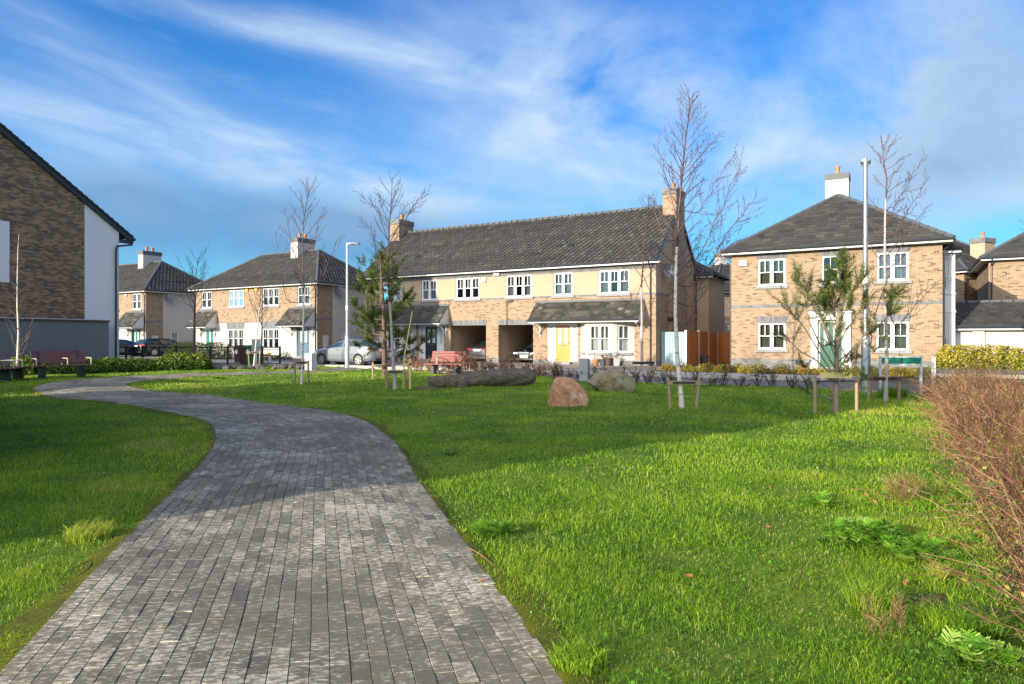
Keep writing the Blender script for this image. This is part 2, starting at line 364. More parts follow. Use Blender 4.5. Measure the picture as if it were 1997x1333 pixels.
ground_mat('lawn_soil', [(.3, (.035, .07, .012)), (.48, (.10, .17, .016)), (.6, (.17, .24, .018)), (.75, (.22, .21, .045))], .8)
ground_mat('far_ground', [(.3, (.06, .06, .04)), (.7, (.11, .11, .08))], .2)
ground_mat('moss_soil', [(.3, (.035, .03, .018)), (.5, (.10, .11, .012)), (.7, (.21, .20, .012))], 2.5)
ground_mat('bare_soil', [(.3, (.05, .038, .022)), (.48, (.10, .08, .04)), (.6, (.10, .14, .03)), (.8, (.20, .15, .10))], 2.5)
ground_mat('asphalt', [(.3, (.048, .050, .054)), (.7, (.085, .087, .092))], 1.2); MATS['asphalt'].node_tree.nodes['Principled BSDF'].inputs['Roughness'].default_value = .5
ground_mat('concrete_path', [(.3, (.36, .34, .31)), (.7, (.50, .47, .42))], 1.2); ground_mat('kerb_stone', [(.3, (.30, .28, .25)), (.7, (.46, .43, .38))], 3); ground_mat('tarmac_path', [(.3, (.12, .12, .125)), (.7, (.19, .19, .19))], 1.5); ground_mat('mulch', [(.3, (.05, .032, .02)), (.7, (.12, .085, .055))], 3)
M = MATS


# ------------------------------------------------------------------ object helpers
def tag(o, label=None, cat=None, group=None, kind=None):
    if label: o['label'] = label
    if cat: o['category'] = cat
    if group: o['group'] = group
    if kind: o['kind'] = kind
    return o
def thing(name, label, cat, loc=(0, 0, 0), rz=0.0, group=None):
    o = bpy.data.objects.new(name, None); C.objects.link(o); o.location = loc; o.rotation_euler = (0, 0, rz); o.empty_display_size = .3
    return tag(o, label, cat, group)


def link_mesh(name, verts, faces, mat, parent=None, smooth=False, tint=None, vtint=None, uv=None):
    me = bpy.data.meshes.new(name)
    if isinstance(faces, np.ndarray):
        nv, (nf, k) = len(verts), faces.shape
        me.vertices.add(nv); me.vertices.foreach_set('co', np.ascontiguousarray(verts, np.float32).ravel())
        me.loops.add(nf * k); me.loops.foreach_set('vertex_index', np.ascontiguousarray(faces, np.int32).ravel())
        me.polygons.add(nf); me.polygons.foreach_set('loop_start', np.arange(0, nf * k, k, dtype=np.int32)); me.polygons.foreach_set('loop_total', np.full(nf, k, np.int32))
        me.update(calc_edges=True)
    else:
        me.from_pydata([tuple(v) for v in verts], [], faces)
    if tint is not None:
        a = me.attributes.new('tint', 'FLOAT', 'FACE'); a.data.foreach_set('value', np.ascontiguousarray(tint, np.float32))
    if vtint is not None:
        a = me.attributes.new('tint', 'FLOAT', 'POINT'); a.data.foreach_set('value', np.ascontiguousarray(vtint, np.float32))
    if uv is not None:
        l = me.uv_layers.new(name='UVMap'); l.data.foreach_set('uv', np.ascontiguousarray(uv, np.float32).ravel())
    me.polygons.foreach_set('use_smooth', np.full(len(me.polygons), bool(smooth)))
    me.materials.append(mat if not isinstance(mat, str) else M[mat]); me.update()
    o = bpy.data.objects.new(name, me); C.objects.link(o)
    if parent is not None: o.parent = parent
    return o


class MB:
    """collects boxes, prisms and tubes into one mesh"""
    def __init__(s): s.v = []; s.f = []; s.t = []
    def add(s, vs, fs, tint=None):
        k = len(s.v); s.v += [tuple(v) for v in vs]; s.f += [tuple(i + k for i in f) for f in fs]; s.t += [random.random() if tint is None else tint] * len(fs); return s
    def box(s, x0, x1, y0, y1, z0, z1, P=None, tint=None, bev=0.0):
        c = [(x, y, z) for x in (x0, x1) for y in (y0, y1) for z in (z0, z1)]
        if P: c = [P(*q) for q in c]
        return s.add(c, [(0, 1, 3, 2), (4, 6, 7, 5), (0, 4, 5, 1), (2, 3, 7, 6), (0, 2, 6, 4), (1, 5, 7, 3)], tint)
    def prism(s, poly, d, tint=None):
        """poly: list of 3D points, extruded by vector d"""
        n = len(poly); d = Vector(d); a = [Vector(p) for p in poly]; vs = a + [p + d for p in a]
        fs = [tuple(range(n))[::-1], tuple(range(n, 2 * n))] + [(i, (i + 1) % n, n + (i + 1) % n, n + i) for i in range(n)]
        return s.add(vs, fs, tint)
    def tube(s, pts, r, n=8, cap=True, tint=None):
        P_ = [Vector(p) for p in pts]; rs = r if isinstance(r, (list, tuple)) else [r] * len(P_)
        vs = []; up = Vector((0.31, 0.17, 0.93)).normalized()
        for i, p in enumerate(P_):
            tv = (P_[min(i + 1, len(P_) - 1)] - P_[max(i - 1, 0)]).normalized()
            if i == 0:
                a = tv.cross(up)
                if a.length < .1: a = tv.cross(Vector((1, 0, 0)))
                a.normalize()
            else:
                a = (a - tv * a.dot(tv)).normalized()
            b_ = tv.cross(a)
            for k in range(n):
                w_ = 2 * PI * k / n; vs.append(p + (a * math.cos(w_) + b_ * math.sin(w_)) * rs[i])
        fs = [(i * n + k, i * n + (k + 1) % n, (i + 1) * n + (k + 1) % n, (i + 1) * n + k) for i in range(len(P_) - 1) for k in range(n)]
        if cap: fs += [tuple(range(n))[::-1], tuple(range((len(P_) - 1) * n, len(P_) * n))]
        return s.add(vs, fs, tint)
    def lathe(s, prof, n=16, c=(0, 0, 0), axis='z', tint=None):
        vs = []
        for r, h in prof:
            for k in range(n):
                a = 2 * PI * k / n; x, y = r * math.cos(a), r * math.sin(a)
                q = {'z': (x, y, h), 'y': (x, h, y), 'x': (h, x, y)}[axis]; vs.append((c[0] + q[0], c[1] + q[1], c[2] + q[2]))
        m_ = len(prof)
        fs = [(i * n + k, i * n + (k + 1) % n, (i + 1) * n + (k + 1) % n, (i + 1) * n + k) for i in range(m_ - 1) for k in range(n)]
        fs += [tuple(range(n))[::-1], tuple(range((m_ - 1) * n, m_ * n))]
        return s.add(vs, fs, tint)
    def build(s, name, mat, parent=None, smooth=False, bevel=0.0):
        o = link_mesh(name, s.v, s.f, mat, parent, smooth, tint=s.t)
        bm = bmesh.new(); bm.from_mesh(o.data); bmesh.ops.recalc_face_normals(bm, faces=bm.faces)
        if bevel: bmesh.ops.bevel(bm, geom=list(bm.edges), offset=bevel, segments=2, affect='EDGES', profile=.6)
        bm.to_mesh(o.data); bm.free()
        if smooth and hasattr(o.data, 'set_sharp_from_angle'): o.data.set_sharp_from_angle(angle=R(40))
        return o


def copy_tree(o, parent=None):
    c = o.copy(); C.objects.link(c)
    if parent is not None: c.parent = parent
    for ch in list(o.children): copy_tree(ch, c)
    return c

# ------------------------------------------------------------------ path edges (plan), terrain sheets, roads
LP = [(-2.12, 1.9), (-2.26, 2.6), (-2.42, 3.2), (-2.54, 3.65), (-2.70, 4.2), (-2.88, 4.85), (-3.07, 5.52), (-3.22, 6.05), (-3.47, 6.94), (-3.72, 7.92), (-4.00, 8.87), (-4.24, 9.68), (-4.73, 10.91), (-5.46, 12.45), (-6.17, 13.41), (-6.83, 14.07), (-8.08, 15.1), (-9.74, 16.2), (-10.80, 16.95), (-11.87, 17.7), (-12.85, 18.6), (-13.8, 19.67), (-14.5, 20.7), (-15.05, 21.75), (-15.3, 22.8), (-15.35, 23.8), (-15.25, 24.9), (-15.0, 26.0), (-14.36, 27.3), (-12.84, 28.75), (-11.3, 29.9), (-10.44, 30.6), (-9.27, 31.9), (-8.3, 33.4), (-7.9, 34.4)]
RP = [(.55, 1.9), (.38, 2.6), (.23, 3.19), (.05, 3.83), (-.14, 4.46), (-.36, 5.25), (-.67, 6.34), (-1.05, 7.66), (-1.43, 9.18), (-1.87, 10.7), (-2.62, 12.73), (-3.30, 13.9), (-3.92, 14.61), (-4.52, 15.08), (-6.22, 16.59), (-8.12, 18.06), (-9.70, 19.18), (-10.93, 20.2), (-12.0, 21.3), (-12.5, 22.1), (-12.75, 22.9), (-12.85, 23.8), (-12.8, 24.7), (-12.4, 26.0), (-11.6, 27.1), (-10.58, 28.1), (-9.83, 28.7), (-8.49, 29.9), (-7.13, 31.6), (-6.2, 33.2)]


def resample(pl, step):
    p = np.array(pl, float)
    for _ in range(2):                                             # Chaikin smoothing
        q = [p[0]]
        for a, b in zip(p[:-1], p[1:]): q += [a * .75 + b * .25, a * .25 + b * .75]
        p = np.array(q + [p[-1]])
    s = np.r_[0, np.cumsum(np.hypot(*np.diff(p, axis=0).T))]
    t = np.linspace(0, s[-1], int(s[-1] / step) + 1)
    return np.c_[np.interp(t, s, p[:, 0]), np.interp(t, s, p[:, 1])]


Lr, Rr = resample(LP, .05), resample(RP, .05)
# partner points: a monotone match of the two edges
j = 0; pairs = []
for i in range(0, len(Lr), 4):
    win = Rr[j:j + 60]; k = j + int(np.argmin(np.hypot(*(win - Lr[i]).T) + 0.0 * np.arange(len(win)))); j = max(j, k); pairs.append((i / len(Lr), j))
pi = np.array([p[1] for p in pairs], float)
pi = np.linspace(0, len(Rr) - 1, len(pi)) * .35 + pi * .65
ker = np.hanning(73)[1:-1]; ker /= ker.sum(); pi = np.convolve(np.r_[2 * pi[0] - pi[35:0:-1], pi, 2 * pi[-1] - pi[-2:-37:-1]], ker, 'valid')
Lm = Lr[::4]; pi = np.clip(pi, 0, len(Rr) - 1); Rm = np.c_[np.interp(pi, np.arange(len(Rr)), Rr[:, 0]), np.interp(pi, np.arange(len(Rr)), Rr[:, 1])]
mid = (Lm + Rm) / 2; ms = np.r_[0, np.cumsum(np.hypot(*np.diff(mid, axis=0).T))]
PATH_LEN = ms[-1]


def path_pt(s, f):
    """s metres along, f 0..1 from left edge to right edge"""
    lx = np.interp(s, ms, Lm[:, 0]); ly = np.interp(s, ms, Lm[:, 1]); rx = np.interp(s, ms, Rm[:, 0]); ry = np.interp(s, ms, Rm[:, 1])
    return lx + (rx - lx) * f, ly + (ry - ly) * f


PATH_POLY = np.vstack([Lm, Rm[::-1]])


def in_poly(x, y, poly):
    x = np.asarray(x); y = np.asarray(y); r = np.zeros(x.shape, bool)
    px_, py_ = poly[:, 0], poly[:, 1]; n = len(poly); k = n - 1
    for i in range(n):
        c = ((py_[i] > y) != (py_[k] > y))
        if abs(py_[k] - py_[i]) > 1e-9: r ^= c & (x < (px_[k] - px_[i]) * (y - py_[i]) / (py_[k] - py_[i]) + px_[i])
        k = i
    return r


def sheet(name, x0, x1, y0, y1, nx, ny, zf, mat, keep=None, xy=None):
    gx, gy = np.meshgrid(np.linspace(x0, x1, nx + 1), np.linspace(y0, y1, ny + 1))
    if xy: gx, gy = xy(gx, gy)
    vs = np.c_[gx.ravel(), gy.ravel(), zf(gx, gy).ravel()]
    i = np.arange(ny * (nx + 1)).reshape(ny, nx + 1)[:, :-1].ravel()
    f = np.c_[i, i + 1, i + nx + 2, i + nx + 1]
    if keep is not None:
        c = vs[f].mean(1); f = f[keep(c[:, 0], c[:, 1])]
    o = link_mesh(name, vs, f, mat, smooth=True); o['kind'] = 'structure'; return o


# the lawn reaches the street kerb; the kerb line, in the street grid, draws in towards the left
def kerb_v(u): return np.interp(u, [-40, -16, -12.5, -8, -1, 3, 60], [-9.6, -9.6, -9.3, -9.9, -12.5, -12.8, -12.8])
def is_lawn(x, y):
    u, v = to_uv(x, y); return v < kerb_v(u)
def path_cut(x, y): return ~in_poly(x, y, PATH_POLY)


sheet('ground', -260, 260, -60, 400, 52, 46, lambda x, y: zt(x, y) - .10 + 0 * x, 'far_ground')
sheet('lawn', -34, 26, -6, 40, 300, 230, lambda x, y: zt(x, y) + hump(x, y), 'lawn_soil', keep=is_lawn)
uvxy = lambda u, v: from_uv(u, v)
zr = lambda off: (lambda x, y: zt(x, y) + off)
# street: block paved in front of the houses, asphalt at the junction on the right; pale footpath behind its kerb
sheet('paved_road', -40, 9.6, -13.4, -7.9, 100, 12, zr(-.055), 'tarmac_path', xy=uvxy)
sheet('asphalt_road', 9.6, 60, -40, -4.25, 100, 60, zr(-.051), 'asphalt', xy=uvxy)
sheet('footpath', -30, 9.6, -7.9, -5.9, 90, 5, zr(.055), 'concrete_path', xy=uvxy)
sheet('corner_footpath', 9.6, 60, -4.1, -2.3, 100, 5, zr(.06), 'tarmac_path', xy=uvxy)
sheet('driveway', -12.0, 1.6, -5.9, 7.0, 40, 40, zr(.03), 'pink_paving', xy=uvxy)
sheet('driveway_apron', -60, -12.0, -7.9, 6.0, 60, 20, zr(.026), 'tarmac_path', xy=uvxy)
sheet('side_driveway', 1.6, 9.6, -5.9, 12, 20, 40, zr(.022), 'mulch', xy=uvxy)
sheet('verge', 9.6, 60, -2.3, 8, 60, 14, zr(.055), 'lawn_soil', xy=uvxy)


def strip(name, pts, w_, h, off, mat):
    """a low stone edging along a line in the street grid"""
    m_ = MB(); 
    for (u0, v0), (u1, v1) in zip(pts[:-1], pts[1:]):
        L_ = math.hypot(u1 - u0, v1 - v0); n = max(1, int(L_ / .9)); nx_, ny_ = -(v1 - v0) / L_ * w_ / 2, (u1 - u0) / L_ * w_ / 2
        for k in range(n):
            a, b_ = k / n, (k + 1) / n - .008 / L_
            ua, va, ub, vb = u0 + (u1 - u0) * a, v0 + (v1 - v0) * a, u0 + (u1 - u0) * b_, v0 + (v1 - v0) * b_
            q = [(ua - nx_, va - ny_), (ub - nx_, vb - ny_), (ub + nx_, vb + ny_), (ua + nx_, va + ny_)]
            base = [];
            for uu, vv in q:
                x, y = from_uv(uu, vv); base.append(Vector((x, y, float(zt(x, y)) + off - .14)))
            m_.prism(base, (0, 0, h + .14))
    o = m_.build(name, mat); o['kind'] = 'structure'; return o


strip('kerb', [(-30, -7.97), (8.4, -7.97), (9.0, -7.8), (9.5, -7.2), (9.9, -6.0), (10.4, -5.0), (11.2, -4.4), (12.6, -4.15), (40, -4.15)], .14, .068, 0, 'kerb_stone')
strip('lawn_kerb', [(-16, -9.6), (-12.5, -9.3), (-8, -9.9), (-1, -12.5), (3, -12.8), (11.4, -12.8)], .10, .03, 0, 'kerb_stone')

# the block path: joints sheet below, every block a raised piece of one path mesh
n_ = 260; s_ = np.linspace(0, PATH_LEN, n_ + 1)
vv_, ff_ = [], []
for k in range(n_ + 1):
    for f in np.linspace(-.012, 1.012, 9):
        x, y = path_pt(s_[k], f); vv_.append((x, y, float(zt(x, y) + hump(x, y)) + .024))
for k in range(n_):
    for i in range(8):
        a = k * 9 + i; ff_.append((a, a + 1, a + 10, a + 9))
link_mesh('path_bed', np.array(vv_), np.array(ff_), 'path_joint')['kind'] = 'structure'


def zpath(x, y): return zt(x, y) + hump(x, y)


ROWS = 27; V_, F_, T_, UV_ = [], [], [], []
gap_a, gap_s, bv = .0015, .0012, .0018
for r in range(ROWS):
    f0, f1 = r / ROWS, (r + 1) / ROWS
    s = -random.random() * .2 - (.1 if r % 2 else 0)
    wid = 2.75 / ROWS
    while s < PATH_LEN - .02:
        L_ = .205 if 0 < r < ROWS - 1 else .205
        s0, s1 = max(s, 0), min(s + L_, PATH_LEN)
        s += L_
        if s1 - s0 < .04: continue
        ga = gap_a / wid / ROWS; z_ = .030 + random.gauss(0, .0011); tn = max(0, min(1, random.gauss(.45, .15)))
        k = len(V_)
        for (ds_, df_, dz) in ((gap_s, ga, -.0045), (gap_s + bv, ga + bv / wid / ROWS, 0)):
            for (sx, fx) in ((s0 + ds_, f0 + df_), (s1 - ds_, f0 + df_), (s1 - ds_, f1 - df_), (s0 + ds_, f1 - df_)):
                x, y = path_pt(sx, fx); V_.append((x, y, z_ + dz)); UV_.append((fx * wid * ROWS, sx))
        F_ += [(k + 4, k + 7, k + 6, k + 5)]; T_ += [tn] * 5
        for i in range(4):
            i2 = (i + 1) % 4; F_.append((k + i, k + i + 4, k + i2 + 4, k + i2))
V_ = np.array(V_); V_[:, 2] += zpath(V_[:, 0], V_[:, 1]); F_ = np.array(F_)[:, ::-1]
po = link_mesh('path', V_, F_, 'paver', tint=np.array(T_), uv=np.array(UV_)[F_.ravel()])
po['kind'] = 'structure'

# moss and bare soil along the edges of the path
for nm, E1, sg in (('moss_edge', Lm, -1), ('moss_edge', Rm, 1)):
    vs, fs = [], []
    Q = E1[1:-30]
    for k, p in enumerate(Q):
        tv = E1[k + 2] - E1[k]; tv = tv / (np.hypot(*tv) + 1e-9); nv = np.array([-tv[1], tv[0]]) * -sg
        wdt = .13 + .10 * math.sin(k * .21) * math.sin(k * .083 + 1) + .04 * math.sin(k * .9)
        for j_, q in enumerate((p - nv * .02, p + nv * wdt * .5, p + nv * wdt)):
            vs.append((q[0], q[1], float(zpath(*q)) + (.030, .026, .004)[j_]))
    for k in range(len(Q) - 1):
        for j_ in range(2): a = k * 3 + j_; fs.append((a, a + 1, a + 4, a + 3))
    link_mesh(nm, np.array(vs), np.array(fs), 'moss_soil', smooth=True)['kind'] = 'structure'

# ------------------------------------------------------------------ grass: blades of one lawn, thinning with distance
BARE = [(*G(1805, 1168), .16), (*G(1905, 1195), .20), (*G(1965, 1265), .22), (*G(1660, 1010), .07), (*G(1880, 1300), .10), (*G(1742, 1255), .07), (*G(905, 1050), .08), (*G(950, 1100), .09)]                                                           # (x, y, r) spots without grass


def vnoise(x, y, s, seed):
    g = np.random.default_rng(seed).random((64, 64)); xi, yi = x / s, y / s
    i, j = np.floor(xi).astype(int), np.floor(yi).astype(int); fx, fy = xi - i, yi - j
    fx, fy = fx * fx * (3 - 2 * fx), fy * fy * (3 - 2 * fy)
    a = g[i % 64, j % 64]; b_ = g[(i + 1) % 64, j % 64]; c_ = g[i % 64, (j + 1) % 64]; d_ = g[(i + 1) % 64, (j + 1) % 64]
    return (a * (1 - fx) + b_ * fx) * (1 - fy) + (c_ * (1 - fx) + d_ * fx) * fy


def blades(x, y, z, h, wd, lean, tint, rng):
    """curved three-section blades"""
    n = len(x); a = rng.uniform(0, 2 * PI, n); la = rng.uniform(0, 2 * PI, n)
    dx, dy = np.cos(a) * wd / 2, np.sin(a) * wd / 2; lx, ly = np.cos(la) * lean * h, np.sin(la) * lean * h
    P0 = np.stack([x - dx, y - dy, z - .01], 1); P1 = np.stack([x + dx, y + dy, z - .01], 1)
    P2 = np.stack([x - dx * .8 + lx * .3, y - dy * .8 + ly * .3, z + h * .55], 1); P3 = np.stack([x + dx * .8 + lx * .3, y + dy * .8 + ly * .3, z + h * .55], 1)
    hz = h * np.clip(1.0 - .45 * lean, .25, 1)
    P4 = np.stack([x - dx * .12 + lx, y - dy * .12 + ly, z + hz], 1); P5 = np.stack([x + dx * .12 + lx, y + dy * .12 + ly, z + hz], 1)
    v = np.stack([P0, P1, P2, P3, P4, P5], 1).reshape(-1, 3)
    k = np.arange(n)[:, None] * 6
    f = np.concatenate([k + np.array([[0, 1, 3, 2]]), k + np.array([[2, 3, 5, 4]])], 1).reshape(-1, 4)
    return v, f, np.repeat(tint, 2)


gv, gf_, gt = [], [], []; off = 0
for (y0, y1, dens, hm, wd) in ((2.3, 5.0, 6200, .050, .0036), (5.0, 8.0, 2900, .054, .0056), (8.0, 12.0, 1150, .060, .0085), (12.0, 18.0, 560, .066, .012), (18.0, 26.0, 260, .072, .018), (26.0, 36.5, 150, .08, .024)):
    xa, xb = -.82 * y1 - .4, .82 * y1 + .4
    n = int((xb - xa) * (y1 - y0) * dens)
    x = rng.uniform(xa, xb, n); y = rng.uniform(y0, y1, n)
    k = (np.abs(x) < .80 * y + .6) & is_lawn(x, y) & ~in_poly(x, y, PATH_POLY)
    u_, v_ = to_uv(x, y)
    patch = vnoise(x + 50, y + 50, .55, 3); patch2 = vnoise(x + 90, y + 20, 2.3, 5); fine = vnoise(x + 10, y + 70, .16, 9)
    soil = (ss(11.6, 12.9, u_) * (vnoise(x + 30, y + 30, .5, 21) * .8 + .35))
    k &= rng.random(n) < np.clip(.40 + .9 * patch, 0, 1) * np.clip(1.15 - soil, .0, 1)
    for (bx, by, br) in BARE: k &= (np.hypot(x - bx, y - by) > br * .8) | (rng.random(len(x)) < .22)
    x, y, patch, patch2, fine = x[k], y[k], patch[k], patch2[k], fine[k]
    h = .66 * hm * rng.uniform(.35, 1.25, len(x)) * (.40 + .95 * patch + .45 * fine + .45 * patch2)
    h = h * (1 + .35 * ss(5, 9, u_[k]))
    big_ = vnoise(x + 70, y + 33, 1.1, 15); tint = np.clip(.10 + .36 * patch2 + .42 * (patch - .5) + .46 * (big_ - .38) + rng.normal(0, .16, len(x)) + .16 * fine, 0, .92)
    dry = rng.random(len(x)) < .03 + .10 * (patch < .32) + .05 * (fine > .72); h = np.where(dry, h * .7, h); tint = np.where(dry, rng.uniform(.9, 1, len(x)), tint)
    v, f, tt = blades(x, y, zpath(x, y), h, wd * rng.uniform(.7, 1.3, len(x)), rng.uniform(.25, 1.55, len(x)), tint, rng)
    gv.append(v); gf_.append(f + off); gt.append(tt); off += len(v)
go = link_mesh('grass', np.vstack(gv), np.vstack(gf_), 'grass_blade', tint=np.concatenate(gt))
tag(go, 'short green lawn grass growing either side of the block path', 'grass', kind='stuff')

# ------------------------------------------------------------------ building parts
def frame(p0, dr, out):
    """wall coordinates: a along the wall, d outwards, z up"""
    return lambda a, d, z: (p0[0] + dr[0] * a + out[0] * d, p0[1] + dr[1] * a + out[1] * d, z)
def front(y=0.0): return frame((0, y), (1, 0), (0, -1))
def rightside(x): return frame((x, 0), (0, 1), (1, 0))
def leftside(x): return frame((x, 0), (0, 1), (-1, 0))
def backside(y): return frame((0, y), (1, 0), (0, 1))


def wall(root, P, a0, a1, z0, z1, base, zones=(), holes=(), depth=.12, name='wall'):
    """one wall with its openings; each facing material becomes a part of its own"""
    A_ = sorted({a0, a1, *[h[i] for h in holes for i in (0, 1)], *[q[i] for q in zones for i in (1, 2)]}); Z_ = sorted({z0, z1, *[h[i] for h in holes for i in (2, 3)], *[q[i] for q in zones for i in (3, 4)]})
    A_ = [a for a in A_ if a0 - 1e-6 <= a <= a1 + 1e-6]; Z_ = [z for z in Z_ if z0 - 1e-6 <= z <= z1 + 1e-6]
    def matat(a, z):
        r = base
        for q in zones:
            if q[1] - 1e-6 <= a <= q[2] + 1e-6 and q[3] - 1e-6 <= z <= q[4] + 1e-6: r = q[0]
        return r
    nm = {'buff_brick': 'brick_wall', 'dark_brick': 'brick_wall', 'cream_render': 'rendered_wall', 'white_render': 'rendered_wall', 'pale_render': 'rendered_wall', 'garage_render': 'rendered_wall', 'grey_brick': 'brick_band', 'soldier_brick': 'brick_band'}
    cells = {}
    for i in range(len(A_) - 1):
        for j_ in range(len(Z_) - 1):
            a, z = (A_[i] + A_[i + 1]) / 2, (Z_[j_] + Z_[j_ + 1]) / 2
            if not any(h[0] < a < h[1] and h[2] < z < h[3] for h in holes): cells[i, j_] = matat(a, z)
    while cells:                                                     # each connected patch of one facing is a part
        k, mt = next(iter(cells.items())); todo, mb = [k], MB(); del cells[k]
        while todo:
            i, j_ = todo.pop(); mb.add([P(A_[i], 0, Z_[j_]), P(A_[i + 1], 0, Z_[j_]), P(A_[i + 1], 0, Z_[j_ + 1]), P(A_[i], 0, Z_[j_ + 1])], [(0, 1, 2, 3)])
            for q in ((i + 1, j_), (i - 1, j_), (i, j_ + 1), (i, j_ - 1)):
                if cells.get(q) == mt: del cells[q]; todo.append(q)
        link_mesh(nm.get(mt, name), mb.v, mb.f, mt, root)
    for h in holes:
        mb = MB(); b_, t_ = h[2], h[3]
        for q in (((h[0], 0, b_), (h[0], 0, t_), (h[0], -depth, t_), (h[0], -depth, b_)), ((h[1], 0, b_), (h[1], -depth, b_), (h[1], -depth, t_), (h[1], 0, t_)),
                  ((h[0], 0, t_), (h[1], 0, t_), (h[1], -depth, t_), (h[0], -depth, t_)), ((h[0], 0, b_), (h[0], -depth, b_), (h[1], -depth, b_), (h[1], 0, b_))):
            mb.add([P(*c_) for c_ in q], [(0, 1, 2, 3)])
        link_mesh('reveal', mb.v, mb.f, matat((h[0] + h[1]) / 2, min(h[3] + .02, z1 - .01)), root)
    return root


def fb(mb, P, a0, a1, d0, d1, z0, z1): mb.box(a0, a1, d0, d1, z0, z1, P)


def window(root, P, a0, a1, z0, z1, lights, dress=None, sill='sill_stone', bars=True, glass='window_glass', rail=.5):
    """white casement: frame, one mesh of panes, stone sill, whatever hangs behind the glass"""
    f = MB(); e = .055; d0, d1 = -.115, -.045
    fb(f, P, a0, a1, d0, d1, z1 - e, z1); fb(f, P, a0, a1, d0, d1 + .01, z0, z0 + e); fb(f, P, a0, a0 + e, d0, d1, z0 + e, z1 - e); fb(f, P, a1 - e, a1, d0, d1, z0 + e, z1 - e)
    wl = (a1 - a0 - 2 * e) / lights
    for i in range(1, lights): fb(f, P, a0 + e + wl * i - .045, a0 + e + wl * i + .045, d0, d1, z0 + e, z1 - e)
    zm = z0 + (z1 - z0) * rail
    for i in range(lights):
        l0 = a0 + e + wl * i + (.045 if i else 0); l1 = a0 + e + wl * (i + 1) - (.045 if i < lights - 1 else 0); s_ = .038
        for (b0, b1, c0, c1) in ((l0, l0 + s_, z0 + e, z1 - e), (l1 - s_, l1, z0 + e, z1 - e), (l0 + s_, l1 - s_, z0 + e, z0 + e + s_), (l0 + s_, l1 - s_, z1 - e - s_, z1 - e)): fb(f, P, b0, b1, d0 + .015, d1 + .012, c0, c1)
        if bars:
            fb(f, P, l0 + s_, l1 - s_, d0 + .02, d1 + .002, zm - .022, zm + .022); lm = (l0 + l1) / 2; fb(f, P, lm - .014, lm + .014, d0 + .02, d1 + .002, zm + .022, z1 - e - s_)
            cr = .05                                                  # the soft corners at the head of each light
            for sx, q in ((l0 + s_, 1), (l1 - s_, -1)):
                f.add([P(sx, d1 + .003, z1 - e - s_), P(sx + q * cr, d1 + .003, z1 - e - s_), P(sx, d1 + .003, z1 - e - s_ - cr)], [(0, 1, 2)])
    o = f.build('window', M['white_trim'], root)
    g = MB(); g.add([P(a0 + e, -.085, z0 + e), P(a1 - e, -.085, z0 + e), P(a1 - e, -.085, z1 - e), P(a0 + e, -.085, z1 - e)], [(0, 1, 2, 3)]); g.build('pane', M[glass], o)
    if sill:
        k = MB(); fb(k, P, a0 - .12, a1 + .12, -.04, .075, z0 - .145, z0 - .004); k.build('sill', M[sill], o, bevel=.008)
    if dress:
        kind = dress.split('_')[0]; c_ = MB(); da = -.2
        if kind == 'blind':
            for i in range(lights):
                l0 = a0 + e + wl * i + .02; l1 = l0 + wl - .04; z = z0 + .06
                while z < z1 - .06:
                    c_.add([P(l0, da, z), P(l1, da, z), P(l1, da - .03, z + .034), P(l0, da - .03, z + .034)], [(0, 1, 2, 3)]); z += .045
            c_.build('blind', M['blind_tan'], o)
        elif kind == 'net':
            xs = np.linspace(a0 + .03, a1 - .03, int((a1 - a0) / .035)); vs = []
            for i, xx in enumerate(xs):
                dd = da - .02 * math.sin(i * 1.3) - .012 * math.sin(i * .47); vs += [P(xx, dd, z0 + .05), P(xx, dd, z1 - .05)]
            c_.add(vs, [(2 * i, 2 * i + 2, 2 * i + 3, 2 * i + 1) for i in range(len(xs) - 1)]); c_.build('curtain', M['net_curtain'], o)
        elif kind == 'drapes':
            for (b0, b1) in ((a0 + .02, a0 + .34 * (a1 - a0)), (a1 - .30 * (a1 - a0), a1 - .02)):
                xs = np.linspace(b0, b1, 14); vs = []; k = len(c_.v)
                for i, xx in enumerate(xs):
                    dd = da - .04 * math.sin(i * 1.5); vs += [P(xx, dd, z0 + .05), P(xx, dd, z1 - .05)]
                c_.add(vs, [(2 * i, 2 * i + 2, 2 * i + 3, 2 * i + 1) for i in range(len(xs) - 1)])
            c_.build('curtain', M['net_curtain'], o)
        elif kind == 'half':
            c_.add([P(a0 + .04, da, zm), P(a1 - .04, da, zm), P(a1 - .04, da, z1 - .05), P(a0 + .04, da, z1 - .05)], [(0, 1, 2, 3)]); c_.build('blind', M['net_curtain'], o)
        elif kind == 'roller':
            c_.add([P(a0 + .04, da, z0 + .04), P(a1 - .04, da, z0 + .04), P(a1 - .04, da, z1 - .05), P(a0 + .04, da, z1 - .05)], [(0, 1, 2, 3)]); c_.build('blind', M['blind_cream'], o)
        elif kind == 'shutter':
            for i in range(lights):
                for h_ in range(2):
                    l0 = a0 + e + wl * i + wl / 2 * h_ + .015; l1 = l0 + wl / 2 - .03
                    fb(c_, P, l0, l0 + .035, da, da + .03, z0 + .05, z1 - .05); fb(c_, P, l1 - .035, l1, da, da + .03, z0 + .05, z1 - .05); fb(c_, P, l0, l1, da, da + .03, zm - .04, zm + .04)
                    z = z0 + .08
                    while z < z1 - .08:
                        tl = .052 if z < zm else .02
                        c_.add([P(l0 + .035, da, z), P(l1 - .035, da, z), P(l1 - .035, da + .018, z + tl), P(l0 + .035, da + .018, z + tl)], [(0, 1, 2, 3)]); z += .062
            c_.build('shutter', M['white_trim'], o)
    return o


